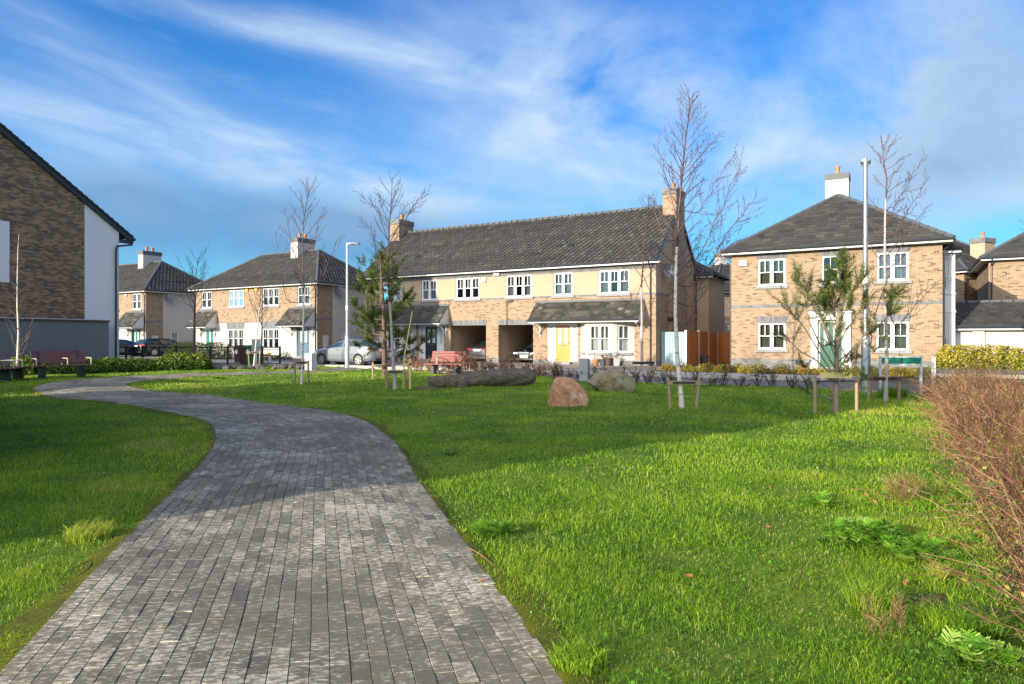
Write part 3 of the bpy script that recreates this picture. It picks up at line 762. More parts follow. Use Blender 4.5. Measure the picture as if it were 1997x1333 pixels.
def lintel(root, P, a0, a1, z0, z1, splay=.10, mat='soldier_brick', d=.004):
    m_ = MB(); m_.prism([P(a0 - .03, d, z0), P(a1 + .03, d, z0), P(a1 + .03 + splay, d, z1), P(a0 - .03 - splay, d, z1)], Vector(P(0, .012, 0)) - Vector(P(0, 0, 0)))
    return m_.build('lintel', M[mat], root)


def door(root, P, a0, a1, z0, z1, mat, f0, f1, ft, sides=(1, 1), panes=True, letter=True, framemat='white_trim', rec=-.10, single=False):
    """front door: white frame with side lights, coloured leaf with panes, letter plate and handle"""
    f = MB(); fb(f, P, f0, f1, rec - .04, rec + .05, z1, ft); fb(f, P, a0 - .07, a0, rec - .04, rec + .05, z0, z1); fb(f, P, a1, a1 + .07, rec - .04, rec + .05, z0, z1)
    g = []
    for on, (b0, b1) in zip(sides, ((f0, a0 - .07), (a1 + .07, f1))):
        if b1 - b0 < .05: continue
        zc = z0 + (z1 - z0) * .46
        fb(f, P, b0, b1, rec - .03, rec + .03, z0, zc); fb(f, P, b0, b0 + (b1 - b0) * .3, rec - .03, rec + .04, zc, z1); fb(f, P, b1 - (b1 - b0) * .25, b1, rec - .03, rec + .04, zc, z1)
        fb(f, P, b0, b1, rec - .03, rec + .04, z1 - .06, z1)
        if on: g.append([P(b0, rec + .005, zc), P(b1, rec + .005, zc), P(b1, rec + .005, z1), P(b0, rec + .005, z1)])
    fo = f.build('door_frame', M[framemat], root)
    for q in g: MB().add(q, [(0, 1, 2, 3)]).build('pane', M['door_pane'], fo)
    l = MB(); fb(l, P, a0 + .004, a1 - .004, rec - .03, rec + .012, z0, z1 - .004); h = z1 - z0; w_ = a1 - a0
    for (x0, x1, y0, y1) in ((.14, .43, .06, .38), (.57, .86, .06, .38)):                   # raised panels
        fb(l, P, a0 + w_ * x0, a0 + w_ * x1, rec + .012, rec + .022, z0 + h * y0, z0 + h * y1)
    lo = l.build('door', M[mat], root, bevel=.004)
    if panes:
        for (x0, x1) in (((.17, .40), (.60, .83)) if not single else ((.40, .60),)):
            p = MB(); b = MB()
            q = (a0 + w_ * x0, a0 + w_ * x1, z0 + h * .50, z0 + h * .93)
            fb(b, P, q[0] - .02, q[1] + .02, rec + .0125, rec + .019, q[2] - .02, q[3] + .02); fb(p, P, q[0], q[1], rec + .0145, rec + .0215, q[2], q[3])
            b.build('glazing_bead', M['dark_trim'] if mat == 'door_yellow' else M[mat], lo); p.build('pane', M['door_pane'], lo)
    k = MB(); 
    if letter: fb(k, P, a0 + w_ * .34, a0 + w_ * .66, rec + .012, rec + .026, z0 + h * .435, z0 + h * .465)
    fb(k, P, a1 - .09, a1 - .06, rec + .012, rec + .06, z0 + h * .46, z0 + h * .53); k.build('handle', M['chrome'], lo)
    st = MB(); fb(st, P, a0 - .1, a1 + .1, rec - .04, .25, z0 - .16, z0 - .002); st.build('doorstep', M['sill_stone'], root)
    return lo


def tiles(root, O, ds, dt, L_, T, mat, gauge=.30, tw=.30, roll=.022, thick=.032, clips=(), name='roof', seg=None, bond=True):
    """a slope of real overlapping tiles; clips are (point, normal) planes, the positive side is cut away"""
    O, ds, dt = Vector(O), Vector(ds).normalized(), Vector(dt).normalized(); nn = ds.cross(dt).normalized()
    prof = [(0, 0), (.42, 0), (.55, roll * .8), (.70, roll), (.86, roll * .8), (1, 0)] if roll else [(0, 0), (.96, 0), (.985, -.008), (1, 0)]
    if seg == 1: prof = [(0, 0), (1, 0)]
    nC, nT = int(math.ceil(T / gauge)), int(math.ceil(L_ / tw)) + 1
    vs, fs, ts = [], [], []
    for c_ in range(nC):
        t0 = c_ * gauge - .025; t1 = min((c_ + 1) * gauge, T); o_ = -(tw * .5 if (bond and c_ % 2) else 0)
        row = random.gauss(0, .05)
        for i in range(nT):
            sa = o_ + i * tw; tn = max(0, min(1, random.gauss(.42, .10 if roll else (.24 if mat == 'slate_tile' else .15)) + row)); lift = random.gauss(0, .0025)
            for (pa, ha), (pb, hb) in zip(prof[:-1], prof[1:]):
                a, b_ = max(0, min(L_, sa + pa * tw)), max(0, min(L_, sa + pb * tw))
                if b_ - a < 1e-4: continue
                k = len(vs)
                for (ss_, tt, hh) in ((a, t0, thick + ha + lift), (b_, t0, thick + hb + lift), (b_, t1, .004 + hb * .8), (a, t1, .004 + ha * .8), (a, t0, -.004), (b_, t0, -.004)):
                    vs.append(O + ds * ss_ + dt * tt + nn * hh)
                roll_light = (.34 if hb > ha + .004 else (-.12 if hb < ha - .004 else 0)) if roll > .03 else 0  # sunlight painted into the tint: roll faces towards the sun lighter, far faces darker
                fs += [(k, k + 1, k + 2, k + 3), (k + 4, k + 5, k + 1, k)]; ts += [min(1, max(0, tn + roll_light)), tn * .8]
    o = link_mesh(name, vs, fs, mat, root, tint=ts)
    if clips:
        bm = bmesh.new(); bm.from_mesh(o.data)
        for p, n in clips:
            bmesh.ops.bisect_plane(bm, geom=list(bm.verts) + list(bm.edges) + list(bm.faces), plane_co=Vector(p), plane_no=Vector(n), clear_outer=True)
        bm.to_mesh(o.data); bm.free()
    return o


def ridge(root, p0, p1, r=.10, mat='lead', name='ridge_tiles'):
    m_ = MB(); p0, p1 = Vector(p0), Vector(p1); L_ = (p1 - p0).length; n = max(1, int(L_ / .45))
    for k in range(n): m_.tube([p0.lerp(p1, k / n), p0.lerp(p1, (k + 1) / n - .004)], [r, r * .93], 8)
    return m_.build(name, M[mat], root, smooth=True)


def eave(root, P, a0, a1, ze, ov, ends=True, gutter=True):
    """white fascia and soffit with a dark half-round gutter"""
    f = MB(); fb(f, P, a0 - ov, a1 + ov, ov - .022, ov, ze - .20, ze - .03); fb(f, P, a0, a1, .003, ov - .023, ze - .19, ze - .175); o = f.build('fascia', M['white_trim'], root)
    if gutter:
        g = MB(); g.tube([P(a0 - ov - .02, ov + .055, ze - .06), P(a1 + ov + .02, ov + .055, ze - .06)], .058, 8); g.build('gutter', M['dark_trim'], root, smooth=True)


def downpipe(root, P, a, ze, ov, z0=.1, r=.035):
    g = MB(); g.tube([P(a, ov + .05, ze - .09), P(a, ov + .04, ze - .18), P(a, .06, ze - .48), P(a, .06, z0)], r, 8)
    for z in (ze - .6, (ze + z0) / 2, z0 + .5): fb(g, P, a - .05, a + .05, 0.002, .09, z - .02, z + .02)
    return g.build('downpipe', M['dark_trim'], root, smooth=True)


def hip_roof(root, x0, x1, y0, y1, z, tanp, mat, roll=.0, gauge=.30, tw=.33, seg=None, sides='fblr', ridge_r=.10):
    w_, d_ = x1 - x0, y1 - y0; h = min(w_, d_) / 2; cp = 1 / math.sqrt(1 + tanp * tanp); T = h / cp; sp = tanp * cp
    spec = {'f': ((x0, y0, z), (1, 0, 0), (0, cp, sp), w_), 'r': ((x1, y0, z), (0, 1, 0), (-cp, 0, sp), d_), 'b': ((x1, y1, z), (-1, 0, 0), (0, -cp, sp), w_), 'l': ((x0, y1, z), (0, -1, 0), (cp, 0, sp), d_)}
    for s_ in sides:
        O, ds, dt, L_ = spec[s_]; O, ds_, dth = Vector(O), Vector(ds), Vector((dt[0], dt[1], 0)).normalized()
        clips = [(O, -(ds_ - dth)), (O + ds_ * L_, ds_ + dth)]
        tiles(root, O, ds, dt, L_, T, mat, gauge, tw, roll, clips=clips, seg=seg, name='roof')
    H = h * tanp
    if w_ >= d_: ra, rb = (x0 + h, (y0 + y1) / 2, z + H), (x1 - h, (y0 + y1) / 2, z + H)
    else: ra, rb = ((x0 + x1) / 2, y0 + h, z + H), ((x0 + x1) / 2, y1 - h, z + H)
    up = .015
    for c_, e in (((x0, y0, z), ra), ((x1, y1, z), rb), ((x1, y0, z), rb if w_ >= d_ else ra), ((x0, y1, z), ra if w_ >= d_ else rb)):
        ridge(root, (c_[0], c_[1], c_[2] + up), (e[0], e[1], e[2] + up), ridge_r, 'lead', 'hip_tiles')
    if math.dist(ra, rb) > .3: ridge(root, (*ra[:2], ra[2] + up), (*rb[:2], rb[2] + up), ridge_r)
    return ra, rb


def chimney(root, x0, x1, y0, y1, z0, z1, mat, capmat, cap=.3, pots=1, along='x', corbel=.06):
    m_ = MB(); m_.box(x0, x1, y0, y1, z0, z1 - cap); o = m_.build('chimney', M[mat], root)
    c_ = MB(); c_.box(x0 - corbel, x1 + corbel, y0 - corbel, y1 + corbel, z1 - cap, z1); c_.build('chimney_cap', M[capmat], o)
    for i in range(pots):
        f = (i + 1) / (pots + 1); cx, cy = ((x0 + (x1 - x0) * f, (y0 + y1) / 2) if along == 'x' else ((x0 + x1) / 2, y0 + (y1 - y0) * f))
        p = MB(); p.lathe([(.13, 0), (.14, .05), (.115, .10), (.11, .34), (.135, .38), (.135, .43), (.09, .43), (.09, .2)], 14, (cx, cy, z1)); p.build('chimney_pot', M['terracotta'], o, smooth=True)
    return o


def canopy(root, P, a0, a1, zl, zh, dep, cheeks=(1, 1), brackets=(), mat='slate_tile', flash=True):
    """lean-to porch roof: slates, white fascia and cheeks, dark gutter, gallows brackets"""
    O = Vector(P(a0, dep, zl)); ds = Vector(P(a1, 0, 0)) - Vector(P(a0, 0, 0)); up = Vector(P(a0, 0, zh)) - O
    root_ = tiles(root, O, ds, up, ds.length, up.length, mat, .22, .30, 0, .016, name='canopy', seg=None)
    f = MB(); fb(f, P, a0 + .01, a1 - .01, dep - .06, dep - .035, zl - .17, zl - .02); fb(f, P, a0 + .02, a1 - .02, .003, dep - .061, zl - .165, zl - .14)
    for on, aa in zip(cheeks, (a0 + .02, a1 - .045)):
        if on: f.prism([P(aa, 0.003, zl - .135), P(aa, dep - .065, zl - .135), P(aa, dep - .065, zl - .03), P(aa, .003, zh - .06)], Vector(P(.025, 0, 0)) - Vector(P(0, 0, 0)))
    f.build('canopy_fascia', M['white_trim'], root_)
    g = MB(); g.tube([P(a0 - .03, dep + .02, zl - .055), P(a1 + .03, dep + .02, zl - .055)], .05, 8); g.build('gutter', M['dark_trim'], root_, smooth=True)
    if flash:
        k = MB(); fb(k, P, a0, a1, .002, .02, zh - .03, zh + .10); k.build('flashing', M['lead'], root_)
    for a in brackets:
        b = MB(); fb(b, P, a - .035, a + .035, .003, .07, zl - .95, zl - .17); fb(b, P, a - .035, a + .035, .071, dep - .1, zl - .235, zl - .172)
        b.tube([P(a, .05, zl - .85), P(a, .22, zl - .62), P(a, dep * .55, zl - .36), P(a, dep - .16, zl - .24)], .03, 6); b.build('bracket', M['white_trim'], root_)
    return root_


def dish(root, P, a, z, r=.36):
    m_ = MB(); c_ = Vector(P(a, .38, z)); n = (Vector(P(a, 1, z)) - Vector(P(a, 0, z)) + Vector((0, 0, .45)) + (Vector(P(a - .9, 0, z)) - Vector(P(a, 0, z)))).normalized()
    q = n.to_track_quat('Z', 'Y'); rings = 6; vs = []
    for i in range(rings + 1):
        rr = r * i / rings
        for k in range(20):
            w_ = 2 * PI * k / 20; vs.append(c_ + q @ Vector((rr * math.cos(w_) * 1.0, rr * math.sin(w_) * 1.08, .22 * rr * rr / r)))
    fs = [(i * 20 + k, i * 20 + (k + 1) % 20, (i + 1) * 20 + (k + 1) % 20, (i + 1) * 20 + k) for i in range(rings) for k in range(20)]
    m_.add(vs, fs); o = m_.build('satellite_dish', M['dish_grey'], root, smooth=True)
    b = MB(); b.tube([P(a, .003, z - .1), P(a, .2, z - .12), c_], .022, 6); e = c_ + n * .42; b.tube([c_ + q @ Vector((0, -r, .05)), e], .012, 5); b.lathe([(.03, 0), (.04, .03), (.03, .09)], 8, e); b.build('dish_arm', M['dish_arm'], o)


def wbox(root, P, a0, a1, z0, z1, d, mat, name, bev=.012):
    b = MB(); fb(b, P, a0, a1, .003, d, z0, z1); return b.build(name, M[mat], root, bevel=bev)


def rooms(root, x0, x1, y0, y1, z0=.1, z1=5.5, mid=2.85):
    """plain room walls and a floor behind the windows"""
    m_ = MB(); m_.box(x0 + .25, x1 - .25, y0 + 3.2, y0 + 3.3, z0, z1); m_.box(x0 + .25, x1 - .25, y0 + .25, y1 - .25, mid - .1, mid + .1)
    m_.box(x0 + .25, x1 - .25, y0 + .25, y1 - .25, z1 - .01, z1 + .01)
    return m_.build('interior_wall', M['interior_paint'], root)


def house_root(name, label, x, y, rz=-TH, cat='house', group=None): return thing(name, label, cat, (x, y, 0), rz, group)


# ------------------------------------------------------------------ the semi-detached pair with the car arches (middle of the photo)
mx_, my_ = C0[0] - 20.9 * U[0], C0[1] - 20.9 * U[1]
H = house_root('brick_house', 'long two-storey brick and cream house pair with yellow and black doors and car arches', mx_, my_)
P = front(); X0, X1, DEP = .45, 20.9, 7.4; ZB, ZE = -.15, 5.78
ups = [(2.01, 3.68, 3, 'shutter'), (5.33, 6.56, 2, 'roller_'), (8.03, 9.79, 3, 'half'), (11.68, 13.43, 3, 'drapes'), (14.85, 16.06, 2, 'net'), (17.66, 19.44, 3, 'drapes')]
holes = [(a, b_, 4.06, 5.36) for a, b_, _, _ in ups] + [(7.62, 10.27, ZB, 2.42), (11.14, 13.52, ZB, 2.42), (14.42, 16.35, .30, 2.48), (5.05, 7.10, .30, 2.48)]
zones = [('cream_render', X0, X1, 4.06, 5.33), ('grey_brick', X0, X1, 5.33, 5.62), ('grey_brick', X0, X1, 3.94, 4.06), ('grey_brick', X0, X1, ZB, .42)]
wall(H, P, X0, X1, ZB, ZE, 'buff_brick', zones, holes)
for a, b_, n, dr in ups: window(H, P, a, b_, 4.06, 5.36, n, dr)
k = MB(); fb(k, P, X0, X1, .002, .035, 5.47, 5.60); k.build('corbel', M['grey_brick'], H)
for a, b_ in ((7.62, 10.27), (11.14, 13.52)): lintel(H, P, a, b_, 2.42, 2.72, .06)
k = MB(); fb(k, P, 10.42, 10.55, .003, .02, 2.9, 3.9); fb(k, P, 10.68, 10.74, .002, .008, .4, 3.9); 
# car arches: cream walls, ceiling and back
for a, b_ in ((7.62, 10.27), (11.14, 13.52)):
    c_ = MB(); y0, y1, zc = .40, 6.9, 2.55
    for xx in (a - .05, b_ + .05): c_.add([(xx, y0, ZB), (xx, y1, ZB), (xx, y1, zc), (xx, y0, zc)], [(0, 1, 2, 3)])
    c_.add([(a - .05, y1, ZB), (b_ + .05, y1, ZB), (b_ + .05, y1, zc), (a - .05, y1, zc)], [(0, 1, 2, 3)]); c_.add([(a - .05, y0, zc), (b_ + .05, y0, zc), (b_ + .05, y1, zc), (a - .05, y1, zc)], [(0, 1, 2, 3)])
    c_.build('arch_lining', M['cream_render'], H)
    r_ = MB()
    for xx, q in ((a, 1), (b_, -1)): r_.box(xx - .004, xx + .004, .12, .42, ZB, 2.42)
    r_.box(a, b_, .12, .42, 2.40, 2.425); r_.build('arch_reveal', M['buff_brick'], H)
wbox(H, frame((7.57, 0), (0, 1), (1, 0)), 1.3, 1.75, 1.2, 1.9, .03, 'cream_render', 'meter_box')
door(H, P, 14.95, 15.88, .30, 2.36, 'door_yellow', 14.42, 16.35, 2.48)
door(H, P, 5.60, 6.53, .30, 2.36, 'door_black', 5.05, 7.10, 2.48)
rt = .87                                                              # tan of the main roof pitch
sl_ = math.hypot(3.7 + .35, (3.7 + .35) * rt); cp = 1 / math.sqrt(1 + rt * rt)
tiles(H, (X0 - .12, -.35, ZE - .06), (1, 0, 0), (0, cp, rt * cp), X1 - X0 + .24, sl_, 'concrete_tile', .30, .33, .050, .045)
tiles(H, (X1 + .12, DEP + .35, ZE - .06), (-1, 0, 0), (0, -cp, rt * cp), X1 - X0 + .24, sl_, 'concrete_tile', .30, .30, .026, seg=1)
ZR = ZE - .06 + 4.05 * rt; ridge(H, (X0 - .1, 3.7, ZR + .02), (X1 + .1, 3.7, ZR + .02), .11)
eave(H, P, X0, X1, ZE, .35); eave(H, backside(DEP), X0, X1, ZE, .35)
for xx, q in ((X0, -1), (X1, 1)):
    m_ = MB(); xo = xx + q * .10
    for ya, yb in ((-.35, 3.7), (DEP + .35, 3.7)):
        m_.prism([(xo, ya, ZE - .20), (xo, ya, ZE - .05), (xo, yb, ZR + .01), (xo, yb, ZR - .16)], (q * .045, 0, 0))
    m_.build('bargeboard', M['dark_trim'], H)
k = MB()
for a in (3.2, 4.0, 14.55, 15.3): 
    yy = 1.0; zz = ZE - .06 + (yy + .35) * rt; k.add([(a, yy, zz + .05), (a + .3, yy, zz + .05), (a + .3, yy + .22, zz + .05 + .22 * rt + .02), (a, yy + .22, zz + .05 + .22 * rt + .02), (a, yy - .03, zz + .10), (a + .3, yy - .03, zz + .10)], [(4, 5, 2, 3), (0, 1, 5, 4)])
k.build('roof_vent', M['dark_trim'], H)
# right gable
Q = rightside(X1)
wall(H, Q, 0, DEP, ZB, 5.6, 'cream_render', [('buff_brick', 0, 5.3, ZB, 3.94), ('grey_brick', 0, 2.2, 3.94, 4.06), ('grey_brick', 0, DEP, ZB, .42)])
for xx in (X1, X0):
    m_ = MB(); zg = ZE - .22; m_.add([(xx, 0, 5.6), (xx, DEP, 5.6), (xx, DEP, zg + .35 * rt), (xx, 3.7, ZR - .12), (xx, 0, zg + .35 * rt)], [(0, 1, 2, 3, 4)]); m_.build('gable', M['cream_render'], H)
wall(H, leftside(X0), 0, DEP, ZB, 5.6, 'cream_render', [('buff_brick', 0, 2, ZB, 3.94)]); wall(H, backside(DEP), X0, X1, ZB, ZE, 'cream_render')
m_ = MB(); m_.prism([(X1 + .003, 2.15, ZB), (X1 + .003, 5.05, ZB), (X1 + .003, 5.05, 4.2), (X1 + .003, 4.55, 5.4), (X1 + .003, 4.55, 9.0), (X1 + .003, 2.85, 9.0), (X1 + .003, 2.85, 6.0), (X1 + .003, 2.15, 4.6)], (.20, 0, 0)); m_.build('chimney_breast', M['buff_brick'], H)
wbox(H, Q, 1.95, 2.75, 2.62, 2.80, .42, 'dark_trim', 'side_canopy')
chimney(H, 20.32, 21.11, 2.9, 4.5, 8.0, 10.12, 'buff_brick', 'grey_brick', .34, 1, 'y', .05)
chimney(H, .25, 1.05, 2.9, 4.5, 8.0, 10.12, 'buff_brick', 'grey_brick', .34, 1, 'y', .05)
dish(H, Q, .85, 5.25); downpipe(H, P, X1 - .28, ZE, .35); downpipe(H, P, X0 + .35, ZE, .35)
wbox(H, P, 9.98, 10.28, 5.02, 5.30, .09, 'box_white', 'alarm_box', .02); wbox(H, P, 10.85, 11.25, 5.37, 5.56, .12, 'box_white', 'vent_box')
rooms(H, X0, 7.4, 0, DEP); rooms(H, 13.75, X1, 0, DEP); m_ = MB(); m_.box(7.4, 13.75, .25, 7.1, 2.75, 2.95); m_.box(7.4, 13.75, 3.2, 3.3, 2.95, 5.5); m_.box(7.4, 13.75, .25, 7.1, 5.5, 5.52); m_.build('interior_wall', M['interior_paint'], H)
# rear wing seen past the gable
wx0, wx1, wy0, wy1 = 17.5, 21.75, 7.42, 11.5
W_ = frame((0, wy0), (1, 0), (0, -1)); wall(H, W_, wx0, wx1, ZB, 5.5, 'cream_render'); wall(H, rightside(wx1), wy0, wy1, ZB, 5.5, 'cream_render'); wall(H, backside(wy1), wx0, wx1, ZB, 5.5, 'cream_render'); wall(H, leftside(wx0), wy0, wy1, ZB, 5.5, 'cream_render')
hip_roof(H, wx0, wx1 + .35, wy0 - .35, wy1 + .35, 5.5, .6, 'concrete_tile', .0, seg=1); eave(H, W_, X1 + .5, wx1, 5.55, .35); downpipe(H, W_, 21.0, 5.5, .3)


def bay(root, P, f0, f1, w0, w1, dep, mirror=False):
    """canted bay window of white render with a shuttered front light and one in the open cant"""
    pts = [(w0, 0), (f0, dep), (f1, dep), (w1, 0)]
    for i in range(3):
        a, b_ = Vector(P(pts[i][0], pts[i][1], 0)).xy, Vector(P(pts[i + 1][0], pts[i + 1][1], 0)).xy
        dr = (b_ - a); L_ = dr.length; dr.normalize(); out = Vector((dr.y, -dr.x)); F_ = frame(a, dr, out)
        m0 = .14 if i == 1 else .20
        hl = [(m0 + .06, L_ - m0 - .04, .86, 2.36)]
        wall(root, F_, 0, L_, ZB, 2.56, 'white_render', [('grey_brick', 0, L_, ZB, .42)], hl, .10)
        window(root, F_, *hl[0], 2 if i == 1 else 1, 'shutter', rail=.5)
    k = MB(); k.prism([P(w0, 0.003, 2.56), P(f0, dep, 2.56), P(f1, dep, 2.56), P(w1, .003, 2.56)], (0, 0, .03)); k.build('bay_head', M['white_trim'], root)


bay(H, P, 17.15, 18.72, 16.55, 19.72, .62); bay(H, P, 2.75, 4.30, 1.75, 4.9, .62)
canopy(H, P, 13.72, 20.28, 2.66, 3.68, 1.0, (1, 1), (14.0, 20.1)); canopy(H, P, 1.15, 7.50, 2.66, 3.68, 1.0, (1, 1), (1.35, 7.3))

# ------------------------------------------------------------------ detached brick house on the right
rx_, ry_ = 10.891, 33.908
H = house_root('brick_house', 'square brick house with green front door and white chimney on its hipped roof', rx_, ry_)
W, D = 8.88, 10.5; ZB, ZE = -.1, 5.92
hw = [(1.27, 2.54, 4.16, 5.46, 2, 'blind'), (1.27, 2.54, 1.09, 2.37, 2, 'blind'), (4.11, 4.86, 4.16, 5.46, 1, None), (6.38, 7.63, 4.18, 5.46, 2, 'net'), (6.36, 7.63, 1.08, 2.37, 2, 'roller')]
wall(H, P, 0, W, ZB, ZE, 'buff_brick', [('grey_brick', 0, W, 3.09, 3.26), ('grey_brick', 0, W, ZB, .62)], [q[:4] for q in hw] + [(3.95, 5.05, .28, 2.42)])
for a, b_, z0, z1, n, dr in hw:
    window(H, P, a, b_, z0, z1, n, dr); lintel(H, P, a, b_, z1 + .002, 5.72 if z1 > 4 else 2.68, .08)
door(H, P, 4.04, 4.96, .28, 2.36, 'door_green', 3.95, 5.05, 2.42)
k = MB()                                                              # white classical surround
for a0, a1 in ((3.66, 3.945), (5.055, 5.34)):
    fb(k, P, a0, a1, .003, .10, .2, 2.46); fb(k, P, a0 - .03, a1 + .03, .003, .13, .2, .50); fb(k, P, a0 - .02, a1 + .02, .003, .13, 2.34, 2.46)
fb(k, P, 3.64, 5.36, .003, .14, 2.47, 2.74); fb(k, P, 3.60, 5.40, .003, .19, 2.745, 2.79); fb(k, P, 3.56, 5.44, .003, .25, 2.795, 2.86); k.build('door_surround', M['white_trim'], H, bevel=.006)
k = MB(); fb(k, P, 3.56, 5.44, .003, .27, 2.863, 2.95); k.build('surround_flashing', M['lead'], H)
k = MB(); s_ = []                                                     # swag moulding on the surround
for i in range(3):
    c0 = 3.98 + .34 * i; s_ = [P(c0 + .34 * q / 8, .155, 2.68 - .12 * math.sin(PI * q / 8)) for q in range(9)]; k.tube(s_, .018, 5)
k.build('swag_moulding', M['white_trim'], H)
wall(H, leftside(0), 0, D, ZB, ZE, 'buff_brick'); wall(H, rightside(W), 0, D, ZB, ZE, 'buff_brick'); wall(H, backside(D), 0, W, ZB, ZE, 'buff_brick')
ra, rb = hip_roof(H, -.40, W + .40, -.40, D + .40, ZE - .05, .66, 'flat_tile', 0, .30, .40)
for F_, a0, a1 in ((P, 0, W), (leftside(0), 0, D), (rightside(W), 0, D), (backside(D), 0, W)): eave(H, F_, a0, a1, ZE, .38)
chimney(H, W / 2 - .62, W / 2 + .48, ra[1] - .1, ra[1] + .8, ra[2] - .75, ra[2] + 1.12, 'white_render', 'lead', .30, 1, 'x', .03)
wbox(H, P, .38, .78, 5.18, 5.46, .08, 'box_white', 'alarm_box', .02)
downpipe(H, leftside(0), .12, ZE, .36); downpipe(H, rightside(W), .15, ZE, .36)
rooms(H, 0, W, 0, D, .1, 5.7)
# two-storey bay on its right flank
bx0, bx1, by0, by1 = W, W + .50, .95, 3.9
F_ = frame((0, by0), (1, 0), (0, -1))
wall(H, F_, bx0, bx1, ZB, 5.35, 'pale_render', (), [(bx0 + .04, bx0 + .26, .85, 2.55), (bx0 + .04, bx0 + .26, 3.75, 5.15)], .05); wall(H, rightside(bx1), by0, by1, ZB, 5.35, 'pale_render'); wall(H, frame((0, by1), (1, 0), (0, 1)), bx0, bx1, ZB, 5.35, 'pale_render')
for z0, z1 in ((.85, 2.55), (3.75, 5.15)): window(H, F_, bx0 + .04, bx0 + .26, z0, z1, 1, None, None, rail=.45)
k = MB(); k.box(bx0 + .003, bx1 + .22, by0 - .22, by1 + .22, 5.36, 5.48); fb(k, F_, bx0 + .003, bx1 + .03, .003, .04, 2.75, 2.84); fb(k, F_, bx0 + .003, bx1 + .03, .003, .04, 3.55, 3.6); k.build('bay_cornice', M['white_trim'], H)
k = MB(); k.prism([(bx0 + .003, by0 - .3, 5.485), (bx1 + .3, by0 - .3, 5.485), (bx1 + .3, by1 + .3, 5.485), (bx0 + .003, by1 + .3, 5.485)], (0, 0, .10)); k.add([(bx0 + .003, by0 - .28, 5.586), (bx1 + .28, by0 - .28, 5.586), (bx1 + .28, by1 + .28, 5.586), (bx0 + .003, by1 + .28, 5.586), (bx0 + .003, by0 + .3, 5.95), (bx0 + .003, by1 - .3, 5.95)], [(0, 1, 4), (1, 2, 5, 4), (2, 3, 5)]); k.build('bay_roof', M['flat_tile'], H)


# ------------------------------------------------------------------ the two rendered pairs at the left
def rendered_pair(label, x, y, greens):
    H = house_root('rendered_house', label, x, y); W, D = 14.4, 7.7; ZB, ZE = -.15, 5.80
    up = [(.95, 2.29, 2, 'roller'), (4.37, 6.25, 3, 'roller'), (8.48, 10.34, 3, 'half'), (12.37, 13.70, 2, 'net')]; lo = [(4.31, 6.25, 3, 'roller'), (8.45, 10.34, 3, None)]
    hs_ = [(a, b_, 4.14, 5.52) for a, b_, _, _ in up] + [(a, b_, .86, 2.38) for a, b_, _, _ in lo] + [(.95, 2.55, .3, 2.42), (12.25, 13.6, .3, 2.42)]
    wall(H, P, 0, W, ZB, ZE, 'buff_brick', [('white_render', 0, W, .2, 2.88), ('grey_brick', 0, W, 2.86, 2.92), ('grey_brick', 0, W, ZB, .2)], hs_)
    for a, b_, n, dr in up: window(H, P, a, b_, 4.14, 5.52, n, dr)
    for a, b_, n, dr in lo: window(H, P, a, b_, .86, 2.38, n, dr); lintel(H, P, a, b_, 2.382, 2.90, .14)
    door(H, P, 1.50, 2.42, .3, 2.34, greens[0], .95, 2.55, 2.42, (1, 0), single=True); door(H, P, 12.42, 13.44, .3, 2.34, greens[1], 12.25, 13.6, 2.42, (0, 0), True, True, greens[1])
    R_ = rightside(W)
    wall(H, R_, 0, D, ZB, ZE, 'white_render', [('buff_brick', 0, 1.55, ZB, 5.62), ('grey_brick', 0, 1.55, 3.0, 3.16)], [(2.35, 3.0, 1.0, 2.2)])
    window(H, R_, 2.35, 3.0, 1.0, 2.2, 1, None, 'sill_stone')
    wall(H, leftside(0), 0, D, ZB, ZE, 'white_render'); wall(H, backside(D), 0, W, ZB, ZE, 'white_render')
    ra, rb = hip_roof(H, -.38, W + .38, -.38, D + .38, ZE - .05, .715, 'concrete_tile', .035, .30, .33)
    for F_, a0, a1 in ((P, 0, W), (R_, 0, D), (leftside(0), 0, D), (backside(D), 0, W)): eave(H, F_, a0, a1, ZE, .36)
    chimney(H, 8.3, 9.1, ra[1] - .9, ra[1] + .9, ra[2] - 1.0, ra[2] + 1.05, 'white_render', 'lead', .34, 2, 'y', .05)
    canopy(H, P, .55, 2.98, 2.66, 3.86, 1.15, (1, 1), (.85, 2.75)); canopy(H, P, 11.35, 14.25, 2.66, 3.86, 1.15, (1, 1), (11.75, 14.0))
    wbox(H, R_, .55, 1.1, 1.0, 1.85, .05, 'box_white', 'meter_box'); dish(H, R_, 1.9, 5.2, .38); downpipe(H, P, W - .12, ZE, .33); downpipe(H, P, .15, ZE, .33)
    if greens[0] == 'door_teal':
        for a in (6.55, 7.65): wbox(H, P, a, a + .30, 5.30, 5.60, .10, 'alarm_orange', 'alarm_box', .03)
    else: wbox(H, P, 11.3, 11.65, 5.3, 5.5, .08, 'box_white', 'alarm_box', .02)
    rooms(H, 0, W, 0, D)
    return H


rendered_pair('brick and white rendered pair of houses with orange alarm boxes and blue door', -26.73, 57.44, ('door_teal', 'door_blue'))
rendered_pair('white rendered house with black estate car on its drive, behind the left gable', -31.32 - 14.4 * U[0], 58.38 - 14.4 * U[1], ('door_blue', 'door_green'))

